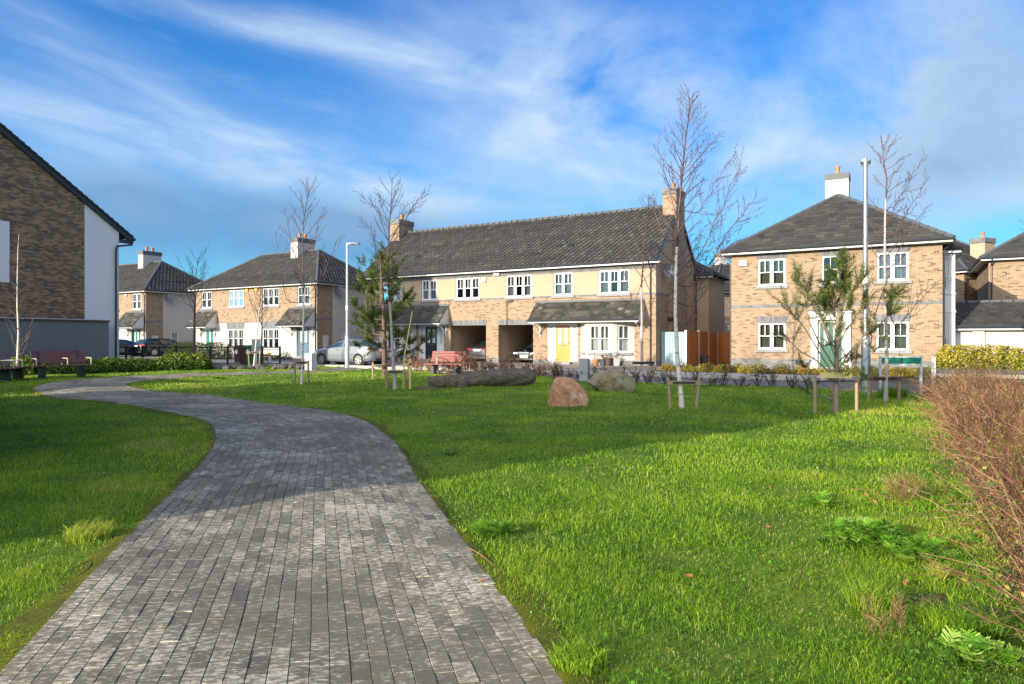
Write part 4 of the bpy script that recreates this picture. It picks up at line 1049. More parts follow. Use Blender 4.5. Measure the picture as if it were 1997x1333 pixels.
# ------------------------------------------------------------------ tall gable end at the left edge
lx_, ly_ = at(232, 0, 34.0)[:2]
H = house_root('brick_house', 'tall house with dark patterned brick gable and black verge at left edge', lx_, ly_)
HD, LEN = 11.0, 9.5; ZE = 7.0; pt = .716; ZRg = ZE + (HD / 2) * pt; ZB = -.1
Q = rightside(0)
m_ = MB(); sl2 = lambda y: ZE + (-y) * pt if y > -HD / 2 else ZE + (HD + y) * pt
yb = -1.634
m_.add([(0, yb, 2.53), (0, yb, sl2(yb)), (0, -HD / 2, ZRg), (0, -HD - yb, sl2(-HD - yb)), (0, -HD - yb, 2.53)], [(0, 1, 2, 3, 4)]); m_.build('brick_wall', M['dark_brick'], H)
m_ = MB(); m_.add([(0, yb, ZB), (0, 0, ZB), (0, 0, ZE), (0, yb, sl2(yb))], [(0, 1, 2, 3)]); m_.add([(0, -HD, ZB), (0, -HD - yb, ZB), (0, -HD - yb, sl2(-HD - yb)), (0, -HD, ZE)], [(0, 1, 2, 3)]); m_.add([(0, -HD - yb, ZB), (0, yb, ZB), (0, yb, 2.53), (0, -HD - yb, 2.53)], [(0, 1, 2, 3)]); m_.build('rendered_wall', M['pale_render'], H)
wbox(H, Q, -7.2, -4.785, 4.05, 6.72, .03, 'pale_render', 'render_panel', .002)
wall(H, frame((0, 0), (1, 0), (0, 1)), -LEN, 0, ZB, ZE, 'pale_render'); wall(H, frame((0, -HD), (1, 0), (0, -1)), -LEN, 0, ZB, ZE, 'pale_render'); 
m_ = MB(); m_.add([(-LEN, 0, ZB), (-LEN, -HD, ZB), (-LEN, -HD, ZE), (-LEN, -HD / 2, ZRg), (-LEN, 0, ZE)], [(0, 1, 2, 3, 4)]); m_.build('rendered_wall', M['pale_render'], H)
cp2 = 1 / math.sqrt(1 + pt * pt); ov = .62; Tl = (HD / 2 + ov) / cp2
tiles(H, (.18, ov, ZE - ov * pt + .14), (-1, 0, 0), (0, -cp2, pt * cp2), LEN + .3, Tl, 'concrete_tile', .30, .33, .024, .05)
tiles(H, (-LEN - .12, -HD - ov, ZE - ov * pt + .14), (1, 0, 0), (0, cp2, pt * cp2), LEN + .3, Tl, 'concrete_tile', .30, .33, .024, seg=1)
m_ = MB()
for s_ in (1, -1):
    ya, za, yc, zc = (ov, ZE - ov * pt, -HD / 2, ZRg)
    if s_ < 0: ya = -HD - ov
    m_.prism([(.004, ya, za - .12), (.004, ya, za + .13), (.004, yc, zc + .13), (.004, yc, zc - .16)], (.14, 0, 0))
m_.build('bargeboard', M['verge_black'], H)
k = MB(); n_ = int(Tl / .30)                                            # verge tile caps step down the roof edge
for i in range(n_):
    y_ = ov - i * .30 * cp2; z_ = ZE - ov * pt + .15 + i * .30 * pt * cp2
    k.prism([(.06, y_, z_ - .02), (.06, y_ - .33 * cp2, z_ - .04 + .33 * pt * cp2), (.06, y_ - .33 * cp2, z_ + .03 + .33 * pt * cp2), (.06, y_, z_ + .08)], (.15, 0, 0))
k.build('verge_caps', M['verge_black'], H)
k = MB(); k.tube([(.2, ov + .06, ZE - ov * pt + .05), (-LEN, ov + .06, ZE - ov * pt + .05)], .075, 8); k.build('gutter', M['dark_trim'], H, smooth=True)
k = MB(); k.box(-.01, .13, .003, ov - .02, ZE - ov * pt - .18, ZE - ov * pt - .02); k.build('soffit', M['verge_black'], H)
k = MB(); k.tube([(.09, ov + .04, ZE - ov * pt), (.09, ov - .02, ZE - ov * pt - .22), (.09, -.16, ZE - ov * pt - .38), (.09, -.20, ZE - ov * pt - .55), (.09, -.20, ZB)], .05, 8); k.build('downpipe', M['dark_trim'], H, smooth=True)
gx, gy = lx_, ly_
GW = thing('garden_wall', 'grey rendered garden wall with dark coping in front of the tall brick gable', 'wall', (gx, gy, 0), -TH)
k = MB(); k.box(.25, .45, -10.5, -.75, ZB, 2.40); k.build('wall_face', M['grey_render'], GW); k = MB(); k.box(.20, .50, -10.55, -.70, 2.40, 2.49); k.build('coping', M['dark_bark'], GW, bevel=.01)


# ------------------------------------------------------------------ brick houses further back
def back_house(label, x, y, rz, w_, d_, feats=(), lfeats=(), chim=None, gauge=.3, pipe=None, base=0.0, tp=.66, chm=('white_render', 'buff_brick')):
    H = house_root('brick_house', label, x, y, rz); ZB, ZE = -.15, 5.80
    Lf = frame((0, 0), (0, 1), (-1, 0))
    wall(H, P, 0, w_, ZB, ZE, 'buff_brick', [('grey_brick' if base else 'white_render', 0, w_, 3.05, 3.14)], [q[:4] for q in feats]); wall(H, Lf, 0, d_, ZB, ZE, 'buff_brick', [('grey_brick' if base else 'white_render', 0, d_, 3.05, 3.14)], [q[:4] for q in lfeats])
    for q in feats: window(H, P, *q[:5], q[5] if len(q) > 5 else 'half')
    for q in lfeats: window(H, Lf, *q[:5], 'half')
    wall(H, rightside(w_), 0, d_, ZB, ZE, 'buff_brick'); wall(H, backside(d_), 0, w_, ZB, ZE, 'buff_brick')
    ra, rb = hip_roof(H, -.38, w_ + .38, -.38, d_ + .38, ZE - .05, tp, 'flat_tile', 0, .30, .40)
    for F_, a0, a1 in ((P, 0, w_), (Lf, 0, d_), (rightside(w_), 0, d_), (backside(d_), 0, w_)): eave(H, F_, a0, a1, ZE, .36)
    if chim: chimney(H, *chim, *chm, .3, 1, 'x', .05)
    downpipe(H, P, .12, ZE, .33); rooms(H, 0, w_, 0, d_); return H


cx_, cy_ = at(1396, 0, 59.0)[:2]
Hm = back_house('small brick house with white chimney behind the orange wooden fence', cx_, cy_, R(24), 9, 9, [(2.1, 3.3, 4.1, 5.3, 2), (1.5, 3.3, .5, 2.3, 2)], (), (3.9, 4.7, 3.9, 4.7, 7.5, 9.6))
for q in ((1.4, 3.4, 2.35, 2.75),): lintel(Hm, P, *q, .1, 'white_render')
cx_, cy_ = at(1880, 0, 41.5)[:2]
back_house('brick house with tall cream chimney behind the garage roof', cx_, cy_, R(26), 8.5, 8, (), (), (3.2, 4.3, .6, 1.5, 6.0, 8.05), base=1, chm=('cream_render', 'grey_brick'))
cx_, cy_ = at(1928, 0, 35.2)[:2]
H3 = back_house('brick house with white windows above the garage roof at right edge', cx_, cy_, -TH, 9, 8, [(1.55, 3.2, 4.1, 5.3, 3), (1.2, 3.6, 1.1, 2.3, 3)], ())
lintel(H3, P, 1.1, 3.8, 2.35, 2.85, .0, 'white_render')

gx_, gy_ = from_uv(12.4, 1.5)
H = thing('garage', 'long low white garage with dark tiled roof behind the golden hedge', 'garage', (gx_, gy_, 0), -TH)
wall(H, P, 0, 13, 0, 2.12, 'garage_render'); wall(H, leftside(0), 0, 5.4, 0, 2.12, 'garage_render'); wall(H, rightside(13), 0, 5.4, 0, 2.12, 'garage_render'); wall(H, backside(5.4), 0, 13, 0, 2.12, 'garage_render')
for a in (1.55, 6.2): wbox(H, P, a, a + .45, .1, 2.0, .12, 'white_render', 'pier', .01)
tp = .40; cpg = 1 / math.sqrt(1 + tp * tp)
tiles(H, (-.3, -.3, 2.12), (1, 0, 0), (0, cpg, tp * cpg), 13.6, 3.0 / cpg, 'concrete_tile', .30, .33, .024); tiles(H, (13.3, 5.7, 2.12), (-1, 0, 0), (0, -cpg, tp * cpg), 13.6, 3.0 / cpg, 'concrete_tile', .30, .33, .0, seg=1)
ridge(H, (-.3, 2.7, 3.33), (13.3, 2.7, 3.33)); eave(H, P, 0, 13, 2.17, .3)
k = MB(); k.add([(0, 0, 2.12), (0, 5.4, 2.12), (0, 2.7, 3.2)], [(0, 1, 2)]); k.build('gable', M['garage_render'], H)

# house of the row left of the view, inferred from its shade on the lawn
px0, py0 = -10.8, -.6
H = house_root('brick_house', 'tall brick house beside the path, left of the view, inferred from its shade on the lawn', px0, py0, -TH)
w_, d_ = 13.6, 8.5; ops = [(1.2, 2.8, 4.1, 5.4), (5.4, 7.0, 4.1, 5.4), (1.2, 2.8, 1, 2.4), (5.4, 7.0, 1, 2.4)]
wall(H, rightside(0), 0, d_, -.2, 7.0, 'dark_brick', (), ops); wall(H, frame((0, 0), (1, 0), (0, -1)), -w_, 0, -.2, 7.0, 'dark_brick'); wall(H, backside(d_), -w_, 0, -.2, 7.0, 'dark_brick'); wall(H, leftside(-w_), 0, d_, -.2, 7.0, 'dark_brick')
for q in ops: window(H, rightside(0), *q, 3, 'net')
hip_roof(H, -w_ - .35, .35, -.35, d_ + .35, 6.95, .3, 'concrete_tile', 0, seg=1)
rooms(H, -w_, 0, 0, d_, .1, 6.8)
qx, qy = -21.3, 12.2  # low garage out of view, added to shade the benches and path bend
H = thing('garage', 'unseen brick garage added left of the view to shade the benches', 'garage', (qx, qy, 0), -TH)
wall(H, P, -7, 0, -.1, 2.5, 'dark_brick'); wall(H, rightside(0), 0, 6, -.1, 2.5, 'dark_brick'); wall(H, backside(6), -7, 0, -.1, 2.5, 'dark_brick'); wall(H, leftside(-7), 0, 6, -.1, 2.5, 'dark_brick'); hip_roof(H, -7.3, .3, -.3, 6.3, 2.5, .12, 'concrete_tile', 0, seg=1)

# ------------------------------------------------------------------ trees and plants
class TB:
    """many tapering branches in one mesh"""
    def __init__(s): s.v = []; s.f = []; s.t = []; s.n = 0
    def add(s, pts, rads, k=4, tint=None):
        p = np.asarray(pts, float); r = np.asarray(rads, float); m_ = len(p)
        tv = np.gradient(p, axis=0); tv /= np.linalg.norm(tv, axis=1)[:, None] + 1e-9
        up = np.array([.29, .13, .95]) if abs(tv[0][2]) < .9 else np.array([.95, .2, .1])
        a = np.cross(tv, up); a /= np.linalg.norm(a, axis=1)[:, None] + 1e-9; b_ = np.cross(tv, a)
        w_ = np.arange(k) * 2 * PI / k
        ring = (a[:, None, :] * np.cos(w_)[None, :, None] + b_[:, None, :] * np.sin(w_)[None, :, None]) * r[:, None, None] + p[:, None, :]
        s.v.append(ring.reshape(-1, 3))
        i = np.arange(m_ - 1)[:, None] * k; q = np.arange(k)[None, :]
        f = np.stack([i + q, i + (q + 1) % k, i + k + (q + 1) % k, i + k + q], -1).reshape(-1, 4) + s.n
        s.f.append(f); s.t.append(np.full(len(f), random.random() if tint is None else tint)); s.n += m_ * k
    def build(s, name, mat, parent=None, smooth=True): return link_mesh(name, np.vstack(s.v), np.vstack(s.f), mat, parent, smooth, tint=np.concatenate(s.t))


def curve(p0, d0, L_, n=6, bend=(0, 0, .25), wob=.12):
    """a wandering line from p0 along d0 that bends towards 'bend'"""
    p = [np.array(p0, float)]; d_ = np.array(d0, float); d_ /= np.linalg.norm(d_)
    for i in range(n):
        d_ = d_ + np.array(bend) / n + rng.normal(0, wob, 3) / math.sqrt(n) * .6; d_ /= np.linalg.norm(d_); p.append(p[-1] + d_ * L_ / n)
    return np.array(p)
def along(p, t):
    t = t * (len(p) - 1); i = min(int(t), len(p) - 2); return p[i] + (p[i + 1] - p[i]) * (t - i)
def dir_at(p, t):
    i = min(int(t * (len(p) - 1)), len(p) - 2); d_ = p[i + 1] - p[i]; return d_ / (np.linalg.norm(d_) + 1e-9)


def twigs(tb, br, r0, depth, dens, len_f, rmin, up=.25, spread=.9, start=.25):
    """side shoots along a branch, recursively"""
    L_ = np.linalg.norm(np.diff(br, axis=0), axis=1).sum(); n = max(1, int(L_ * dens))
    for k in range(n):
        t_ = start + (1 - start) * (k + rng.random()) / n
        d_ = dir_at(br, t_); side = np.cross(d_, rng.normal(0, 1, 3)); side /= np.linalg.norm(side) + 1e-9
        d2 = d_ * .75 + side * spread * .75; d2[2] += .12
        l2 = max(.05, L_ * len_f * (1.1 - t_ * .7) * rng.uniform(.6, 1.2)); c_ = curve(along(br, t_), d2, l2, 5, (0, 0, up), .22)
        r_ = max(rmin, r0 * .5 * (1.05 - t_)); tb.add(c_, np.linspace(r_, rmin * .7, len(c_)), 3)
        if depth > 1 and l2 > .12: twigs(tb, c_, r_, depth - 1, dens * 1.5, len_f, rmin, up * .7, spread, .2)


def base_z(x, y): return float(zt(x, y) + hump(x, y))


def trunk_line(pix, Y, depth_wob=.06):
    """trunk through points of the photo standing at its own distance Y"""
    p = np.array([at(a, b_, Y) for a, b_ in pix]); p[:, 1] += np.cumsum(rng.normal(0, depth_wob, len(p))) * .5; p[0, 1] = Y
    q = [p[0]];
    n = 26; s = np.linspace(0, len(p) - 1, n)
    return np.array([[np.interp(k, np.arange(len(p)), p[:, c_]) for c_ in range(3)] for k in s])


def bare_tree(label, pix, Y, r0, mats, h0=.3, nb=34, lmax=1.6, lens=None, up=.55, depth=3, dens=5.0, rmin=.0035, lean=(0, 0, 0), limbs=(), whitecut=.62, group='young trees without leaves on the green', name='birch_tree', sp=1.0, kn=10):
    tr = trunk_line(pix, Y); tr[:, 2] += base_z(tr[0, 0], tr[0, 1]) - tr[0, 2] if False else 0
    H = thing(name, label, 'tree', tuple(tr[0]), 0, group); loc = tr[0].copy(); tr = tr - loc
    tr[0, 2] -= .12
    n = len(tr); rr = r0 * (1 - np.linspace(0, 1, n) ** .70) + rmin * 1.2; rr[0] *= 1.2
    cut = int(n * whitecut)
    tb = TB(); tb.add(tr[:cut + 1], rr[:cut + 1], 10); tb.build('trunk', mats[0], H)
    cb = TB(); cb.add(tr[cut:], rr[cut:], 6)
    for k in range(nb):
        t_ = h0 + (1 - h0) * (k + .5 * rng.random()) / nb; t_ = min(t_, .985)
        a = k * 2.399 + rng.uniform(-.5, .5); f = lens(t_) if lens else (1 - t_) ** .8 + .10
        d_ = np.array([math.cos(a) * sp, math.sin(a) * sp, up + .35 * t_]) + np.array(lean)
        L_ = lmax * f * rng.uniform(.7, 1.15); c_ = curve(along(tr, t_), d_, L_, 8, (lean[0] * .3, 0, .25), .25)
        r_ = min(max(rmin * 1.6, rr[min(n - 1, int(t_ * n))] * .48), .02); cb.add(c_, np.linspace(r_, rmin, len(c_)), 4)
        twigs(cb, c_, r_, depth - 1, dens, .34, rmin)
    for (t_, pts) in limbs:                                           # limbs whose course the photo shows
        p = np.array([along(tr, t_)] + [np.array(at(a, b_, Y + dy)) - loc for a, b_, dy in pts]); m_ = 12; s = np.linspace(0, len(p) - 1, m_)
        c_ = np.array([[np.interp(q, np.arange(len(p)), p[:, j_]) for j_ in range(3)] for q in s]) + np.r_[np.zeros((1, 3)), rng.normal(0, .02, (m_ - 1, 3))]
        r_ = max(rmin * 2.4, rr[min(n - 1, int(t_ * n))] * .5); cb.add(c_, np.linspace(r_, rmin, m_), 5); twigs(cb, c_, r_, depth - 1, dens, .30, rmin)
    cb.build('crown', mats[1], H)
    return H


def stake_pair(label, x, y, half, h, ang=0.0, lean=.08, rail=None, tie=True, r=.035, group='timber tree stakes', railmat='stake_wood', one=False):
    z = base_z(x, y); S_ = thing('tree_stake', label, 'tree stake', (x, y, z), ang, group)
    xs = (-half, half) if not one else (half,)
    for q in xs:
        m_ = MB(); ln = lean * (-1 if q < 0 else 1) * -1; m_.tube([(q + ln * .6, 0, -.15), (q - ln * .2, .0, h)], [r, r * .95], 10); m_.build('post', M['stake_wood'], S_, smooth=True)
    if rail:
        m_ = MB(); m_.box(-half - .05, half + .05, -.055, -.036, rail - .045, rail + .045); m_.build('rail', M[railmat], S_)
    if tie:
        m_ = MB(); zt_ = (rail or h * .85); m_.box(-half * .75, half * .75, -.07, -.058, zt_ - .02, zt_ + .02); m_.lathe([(.05, -.025), (.06, -.02), (.06, .02), (.05, .025)], 12, (0, -.01, zt_)); m_.build('rubber_tie', M['rubber'], S_)
    return S_


BIRCH, GREYB = ('birch_bark', 'twig_purple'), ('birch_bark_grey', 'twig_dark')
# the big birch on the lawn
x, y = G(1331, 798)
bare_tree('tallest bare birch on the lawn with white trunk leaning left between two stakes', [(1331, 800), (1322, 700), (1318, 600), (1321, 500), (1327, 400), (1333, 330), (1341, 260), (1346, 220), (1348, 184)], y, .056, BIRCH, .30, 52, 1.35,
          lambda t_: (1.15 - t_) ** .9 * .9 + .12, .75, 3, 10.5, .0040, (.12, 0, 0),
          [(.31, [(1352, 560, .2), (1395, 490, .4), (1440, 430, .5), (1468, 388, .5)]), (.36, [(1350, 520, -.2), (1390, 440, -.4), (1425, 380, -.5), (1444, 312, -.6)]), (.27, [(1345, 600, .3), (1375, 540, .5), (1410, 490, .8), (1440, 470, .9)]),
           (.42, [(1300, 470, .2), (1280, 420, .3), (1268, 380, .4)]), (.50, [(1360, 420, .1), (1395, 350, .2), (1430, 305, .2)]), (.55, [(1308, 370, 0), (1292, 330, -.2), (1280, 270, -.2)]), (.24, [(1335, 640, -.3), (1360, 590, -.5), (1380, 560, -.7)]), (.62, [(1310, 300, .1), (1298, 255, .1)]), (.60, [(1362, 310, .1), (1385, 280, .2), (1402, 262, .2)])], .40)
stake_pair('leaning pair of tree stakes with dark tie around the tallest birch', x + .02, y, .33, .68, 0, .10, .56)
# birch by the lamp column, right
x, y = G(1727, 783)
bare_tree('birch with pinkish trunk beside the tall grey lamp column', [(1727, 785), (1727, 690), (1726, 590), (1723, 500), (1723, 420), (1724, 350), (1715, 305), (1722, 280)], y, .050, ('birch_bark_grey', 'twig_purple'), .38, 30, 1.1, lambda t_: (1.1 - t_) ** .8 + .12, .7, 3, 8, .0048, (.35, 0, 0),
          [(.30, [(1748, 640, .3), (1790, 590, .5), (1838, 540, .6)]), (.34, [(1700, 620, -.2), (1690, 560, -.3), (1688, 520, -.4)]), (.5, [(1745, 460, .2), (1775, 400, .4), (1812, 345, .5)]), (.58, [(1745, 400, 0), (1780, 345, .1), (1800, 305, .1)]), (.2, [(1706, 690, -.1), (1694, 640, -.2), (1690, 600, -.3)]), (.45, [(1748, 500, -.2), (1785, 430, -.3), (1808, 400, -.4)])], .62)
stake_pair('dark stakes and plank behind the lamp column tied to a pinkish birch', x - .04, y, .37, .68, 0, .0, .58, railmat='dark_bark')
# thin birch by the grey boulder
x, y = G(1252, 738)
bare_tree('thin dark birch in front of the bay window beside the grey boulder', [(1252, 738), (1252, 640), (1251, 560), (1256, 480), (1262, 430), (1266, 385)], y, .050, GREYB, .42, 30, 1.7, lambda t_: (1.1 - t_) ** .7, .9, 3, 5, .006, (0, 0, 0), [(.45, [(1235, 600, .2), (1215, 520, .4), (1210, 480, .5)]), (.47, [(1275, 590, .2), (1290, 530, .3), (1300, 490, .4)])], .40)
stake_pair('single dark stake and black strap beside the grey boulder', x + .05, y, .36, .62, 0, .0, .56, one=True, railmat='rubber')
# birch left of centre
x, y = G(588, 749)
bare_tree('slim white birch with stakes in front of the blue door', [(588, 750), (590, 690), (592, 620), (593, 560), (591, 500), (592, 440), (600, 390), (606, 368)], y, .040, BIRCH, .36, 36, 1.45, lambda t_: (1.12 - t_) ** .55, 1.0, 3, 5, .0050, (0, 0, 0), [(.36, [(560, 590, .2), (545, 520, .3), (536, 450, .4)]), (.38, [(620, 580, .2), (640, 510, .3), (660, 460, .3)]), (.5, [(575, 500, -.2), (560, 430, -.3), (556, 410, -.3)]), (.5, [(612, 490, -.1), (622, 430, -.2), (632, 405, -.2)])], .40)
stake_pair('pair of upright stakes with rail around the slim white birch', x, y, .22, .78, 0, .0, .72)
# birch and pine group
x, y = G(770, 758)
bare_tree('pale twisted birch growing beside the dark green pine', [(771, 758), (766, 690), (762, 620), (758, 560), (757, 500), (758, 440), (762, 400), (764, 342)], y, .055, GREYB, .40, 30, 1.2, lambda t_: .35 + .65 * math.sin(PI * min(1, max(0, (t_ - .35) / .62))), .7, 3, 6.5, .0050, (.05, 0, 0), [(.45, [(735, 500, .2), (725, 450, .3), (705, 432, .4)]), (.62, [(790, 420, .1), (815, 390, .2), (836, 375, .2)]), (.64, [(738, 410, .1), (720, 385, .1)]), (.6, [(785, 440, .2), (800, 410, .3), (825, 400, .3)])], .36)
stake_pair('three part pale stake frame around the pale twisted birch', x + .02, y, .27, .60, 0, .02, .52)
S2 = thing('support_cane', 'long pale cane leaning beside the pale twisted birch', 'cane', (x + .2, y + .3, base_z(x, y)), 0)
m_ = MB(); m_.tube([(0, 0, 0), (.04, 0, 1.0), (.28, 0, 2.35)], [.022, .02, .016], 8); m_.build('cane', M['tie_pale'], S2, smooth=True); m_ = MB(); m_.box(-.02, .24, -.04, -.01, .70, .76); m_.box(.18, .24, -.04, .0, -.1, .9); m_.build('bracket', M['tie_pale'], S2)
# leaning sapling and dark tree near the railing
x, y = at(496, 0, 33.4)[:2]
bare_tree('leaning pale sapling between short stakes in front of the green bin', [(495, 715), (500, 665), (505, 610), (508, 560), (507, 520)], 33.4, .042, BIRCH, .40, 24, 1.5, lambda t_: (1.1 - t_) ** .6, 1.1, 2, 4.4, .0060, (0, 0, 0), [(.4, [(490, 590, .2), (482, 560, .3)]), (.42, [(525, 590, .2), (540, 560, .3)])], .55)
stake_pair('short stakes around the leaning sapling by the railing', x + .0, y, .28, 1.0, 0, .10, .84)
bare_tree('dark stemmed young tree by the railing in front of the left pair', [(378, 702), (378, 640), (379, 590), (380, 550), (386, 500)], 36.0, .075, ('dark_bark', 'twig_purple'), .36, 22, 2.6, lambda t_: (1.15 - t_) ** .6, 1.1, 2, 3.4, .0062, (0, 0, 0), [(.45, [(360, 590, .2), (345, 555, .4), (335, 530, .5)]), (.5, [(395, 560, .2), (400, 510, .2)])], .5, name='young_tree')
bare_tree('small dark leafless tree behind the leaning sapling', [(508, 705), (510, 650), (511, 610), (512, 570)], 35.2, .045, ('dark_bark', 'twig_purple'), .40, 16, 1.6, lambda t_: (1.15 - t_) ** .6, 1.1, 2, 4, .0060, (0, 0, 0), (), .5, name='young_tree')
bare_tree('multi stemmed white birch against the grey garden wall behind the benches', [(34, 712), (35, 650), (33, 590), (35, 530), (37, 490), (40, 450)], 27.6, .050, BIRCH, .14, 24, 2.0, lambda t_: .2 + .8 * max(0, .75 - t_), 1.0, 2, 3.2, .0055, (.1, 0, 0), [(.05, [(44, 672, 0), (60, 640, .1), (72, 600, .2)]), (.08, [(26, 665, 0), (14, 630, -.1), (5, 600, -.1)]), (.04, [(46, 684, 0), (58, 655, -.1), (64, 620, -.2)])], .93)


def needles(nv, nf, nt_, p, d_, n, L_, wd, tn, spread=1.5):
    """a bottle-brush of needles along a shoot"""
    a = rng.normal(0, 1, (n, 3)); a -= (a @ d_)[:, None] * d_; a /= np.linalg.norm(a, axis=1)[:, None] + 1e-9
    dd = d_[None] * rng.uniform(.45, 1.0, (n, 1)) + a * spread * rng.uniform(.5, 1, (n, 1)); dd /= np.linalg.norm(dd, axis=1)[:, None]
    o = p[None] + d_[None] * rng.uniform(-.10, .10, (n, 1)) * 1.6; s = np.cross(dd, rng.normal(0, 1, (n, 3))); s /= np.linalg.norm(s, axis=1)[:, None] + 1e-9
    Lr_ = L_ * rng.uniform(.7, 1.15, (n, 1)); k = sum(len(q) for q in nv)
    v = np.stack([o - s * wd, o + s * wd, o + dd * Lr_ + s * wd * .3, o + dd * Lr_ - s * wd * .3], 1).reshape(-1, 3)
    nv.append(v); nf.append(np.arange(n * 4).reshape(n, 4) + k); nt_.append(np.clip(tn + rng.normal(0, .12, n), 0, 1))


def pine(label, pix, Y, r0, mats, limbs, needleL, wd, per, group='young pines on the green', shoots=4.0):
    tr = trunk_line(pix, Y, .02); loc = tr[0].copy(); H = thing('pine_tree', label, 'tree', tuple(loc), 0, group); tr = tr - loc; tr[0, 2] -= .1
    n = len(tr); rr = r0 * (1 - np.linspace(0, 1, n) ** 1.1 * .9); tb = TB(); tb.add(tr, rr, 10); tb.build('trunk', mats, H)
    bb = TB(); nv, nf, nt_ = [], [], []
    for (t_, pts, dens, bare) in limbs:
        p = np.array([along(tr, t_)] + [np.array(at(a, b_, Y + dy)) - loc for a, b_, dy in pts]); m_ = 9; s = np.linspace(0, len(p) - 1, m_)
        c_ = np.array([[np.interp(q, np.arange(len(p)), p[:, j_]) for j_ in range(3)] for q in s]); L_ = np.linalg.norm(np.diff(c_, axis=0), axis=1).sum()
        r_ = max(.008, rr[min(n - 1, int(t_ * n))] * .34); bb.add(c_, np.linspace(r_, .006, m_), 5)
        for q in range(max(2, int(L_ * shoots * dens))):
            tt = bare + (1 - bare) * rng.random(); d_ = dir_at(c_, tt) * .8 + rng.normal(0, .75, 3) + np.array([0, 0, .30]); d_ /= np.linalg.norm(d_)
            l2 = rng.uniform(.12, .30) * min(1.4, max(.5, L_)); e = curve(along(c_, tt), d_, l2, 4, (0, 0, .5), .2); bb.add(e, np.linspace(.007, .004, len(e)), 4)
            tn = rng.uniform(.15, .75)
            for w_ in (.45, .75, 1.0): needles(nv, nf, nt_, along(e, w_), dir_at(e, w_), per, needleL, wd, tn)
    bb.build('branches', mats, H)
    link_mesh('crown', np.vstack(nv), np.vstack(nf), 'pine_needle', H, tint=np.concatenate(nt_))
    return H


x, y = G(748, 738)
lim = []
for (t_, dx, rise, dy) in [(.22, -55, 12, .2), (.22, 60, 20, .3), (.25, -30, 15, -.7), (.33, -58, 34, .5), (.33, 58, 10, -.4), (.36, 20, 30, .9), (.36, -25, 30, -.8), (.43, -62, 40, .1), (.43, 50, 45, .2), (.46, 25, 25, -.8), (.46, -20, 20, .9), (.52, -55, 55, -.3), (.52, 52, 40, .4), (.55, 15, 40, .7), (.55, -35, 42, .5), (.62, -48, 50, .1), (.62, 40, 52, -.3), (.66, 18, 30, .6), (.66, -20, 34, -.6), (.72, -38, 48, .2), (.72, 32, 48, .1), (.78, 15, 30, -.4), (.78, -22, 32, .3), (.85, -12, 30, .1), (.85, 14, 28, -.1), (.92, -6, 22, .1), (.92, 7, 22, 0), (.97, 1, 18, 0), (.17, 95, 38, .1), (.30, 40, 22, -.9), (.4, -40, 25, 1.0), (.9, 0, 26, .1)]:
    ty = 738 - t_ * 245; lim.append((t_, [(748 + dx * .5, ty - rise * .25, dy * .6), (748 + dx, ty - rise, dy)], 2.1, .25))
pine('dark green bushy pine with upright candle shoots left of the bench', [(750, 740), (750, 680), (748, 600), (744, 540), (741, 493)], y, .115, 'pine_bark', lim, .15, .0065, 34, shoots=3.0)
stake_pair('two low stakes with planks around the dark green pine', x + .02, y - .25, .36, .62, 0, .0, .48)
x, y = G(1630, 805)
P_ = lambda *a: list(a)
lim = [(.16, [(1600, 690, .2), (1570, 640, .3), (1545, 610, .4), (1532, 592, .4)], 1.2, .62), (.16, [(1590, 700, -.2), (1560, 685, -.3), (1536, 660, -.3)], .6, .8), (.20, [(1596, 665, -.3), (1575, 620, -.4), (1572, 585, -.4), (1576, 552, -.4)], 1.0, .62),
       (.26, [(1600, 620, .2), (1590, 590, .3), (1560, 570, .3)], 1.0, .6), (.18, [(1660, 680, .2), (1690, 650, .4), (1702, 640, .4)], 1.8, .55), (.2, [(1655, 700, -.2), (1680, 692, -.2)], 2.2, .5), (.3, [(1650, 640, .1), (1680, 612, .2), (1692, 590, .2)], 1.3, .6),
       (.3, [(1610, 640, .4), (1600, 612, .6)], 1.6, .4), (.42, [(1645, 590, .1), (1665, 568, .1), (1676, 548, .1)], 2.2, .4), (.42, [(1612, 600, -.2), (1600, 575, -.3)], 2.2, .4), (.5, [(1645, 575, -.2), (1655, 555, -.3)], 2.4, .3), (.5, [(1618, 580, .2), (1608, 560, .3)], 2.4, .3),
       (.58, [(1640, 555, .1), (1652, 538, .1)], 2.6, .2), (.58, [(1624, 560, 0), (1612, 545, 0)], 2.6, .2), (.66, [(1640, 545, .1), (1647, 528, .1)], 2.8, .2), (.7, [(1630, 540, -.1), (1622, 522, -.1)], 2.8, .2), (.8, [(1642, 520, 0), (1647, 505, 0)], 3, .1), (.88, [(1640, 512, 0), (1641, 498, 0)], 3.5, .1), (.9, [(1634, 515, .1), (1633, 503, .1)], 3, .1),
       (.10, [(1660, 760, .1), (1690, 735, .1)], 1.6, .65), (.10, [(1600, 745, .1), (1580, 722, .2), (1568, 712, .2)], 1.2, .7), (.06, [(1600, 770, .3), (1575, 762, .4)], .5, .7), (.36, [(1680, 600, .5), (1715, 560, .8), (1746, 575, .8)], 1.3, .75), (.24, [(1700, 650, .6), (1728, 620, .9), (1738, 598, .9)], 1.2, .7), (.34, [(1585, 590, -.5), (1560, 560, -.6), (1553, 545, -.6)], .8, .7),
       (.46, [(1625, 610, .5), (1620, 590, .6)], 2.4, .3), (.46, [(1648, 606, -.4), (1660, 590, -.5)], 2.2, .3), (.28, [(1628, 660, -.4), (1640, 640, -.5)], 2.0, .3), (.13, [(1648, 730, -.3), (1668, 712, -.4)], 1.6, .4)]
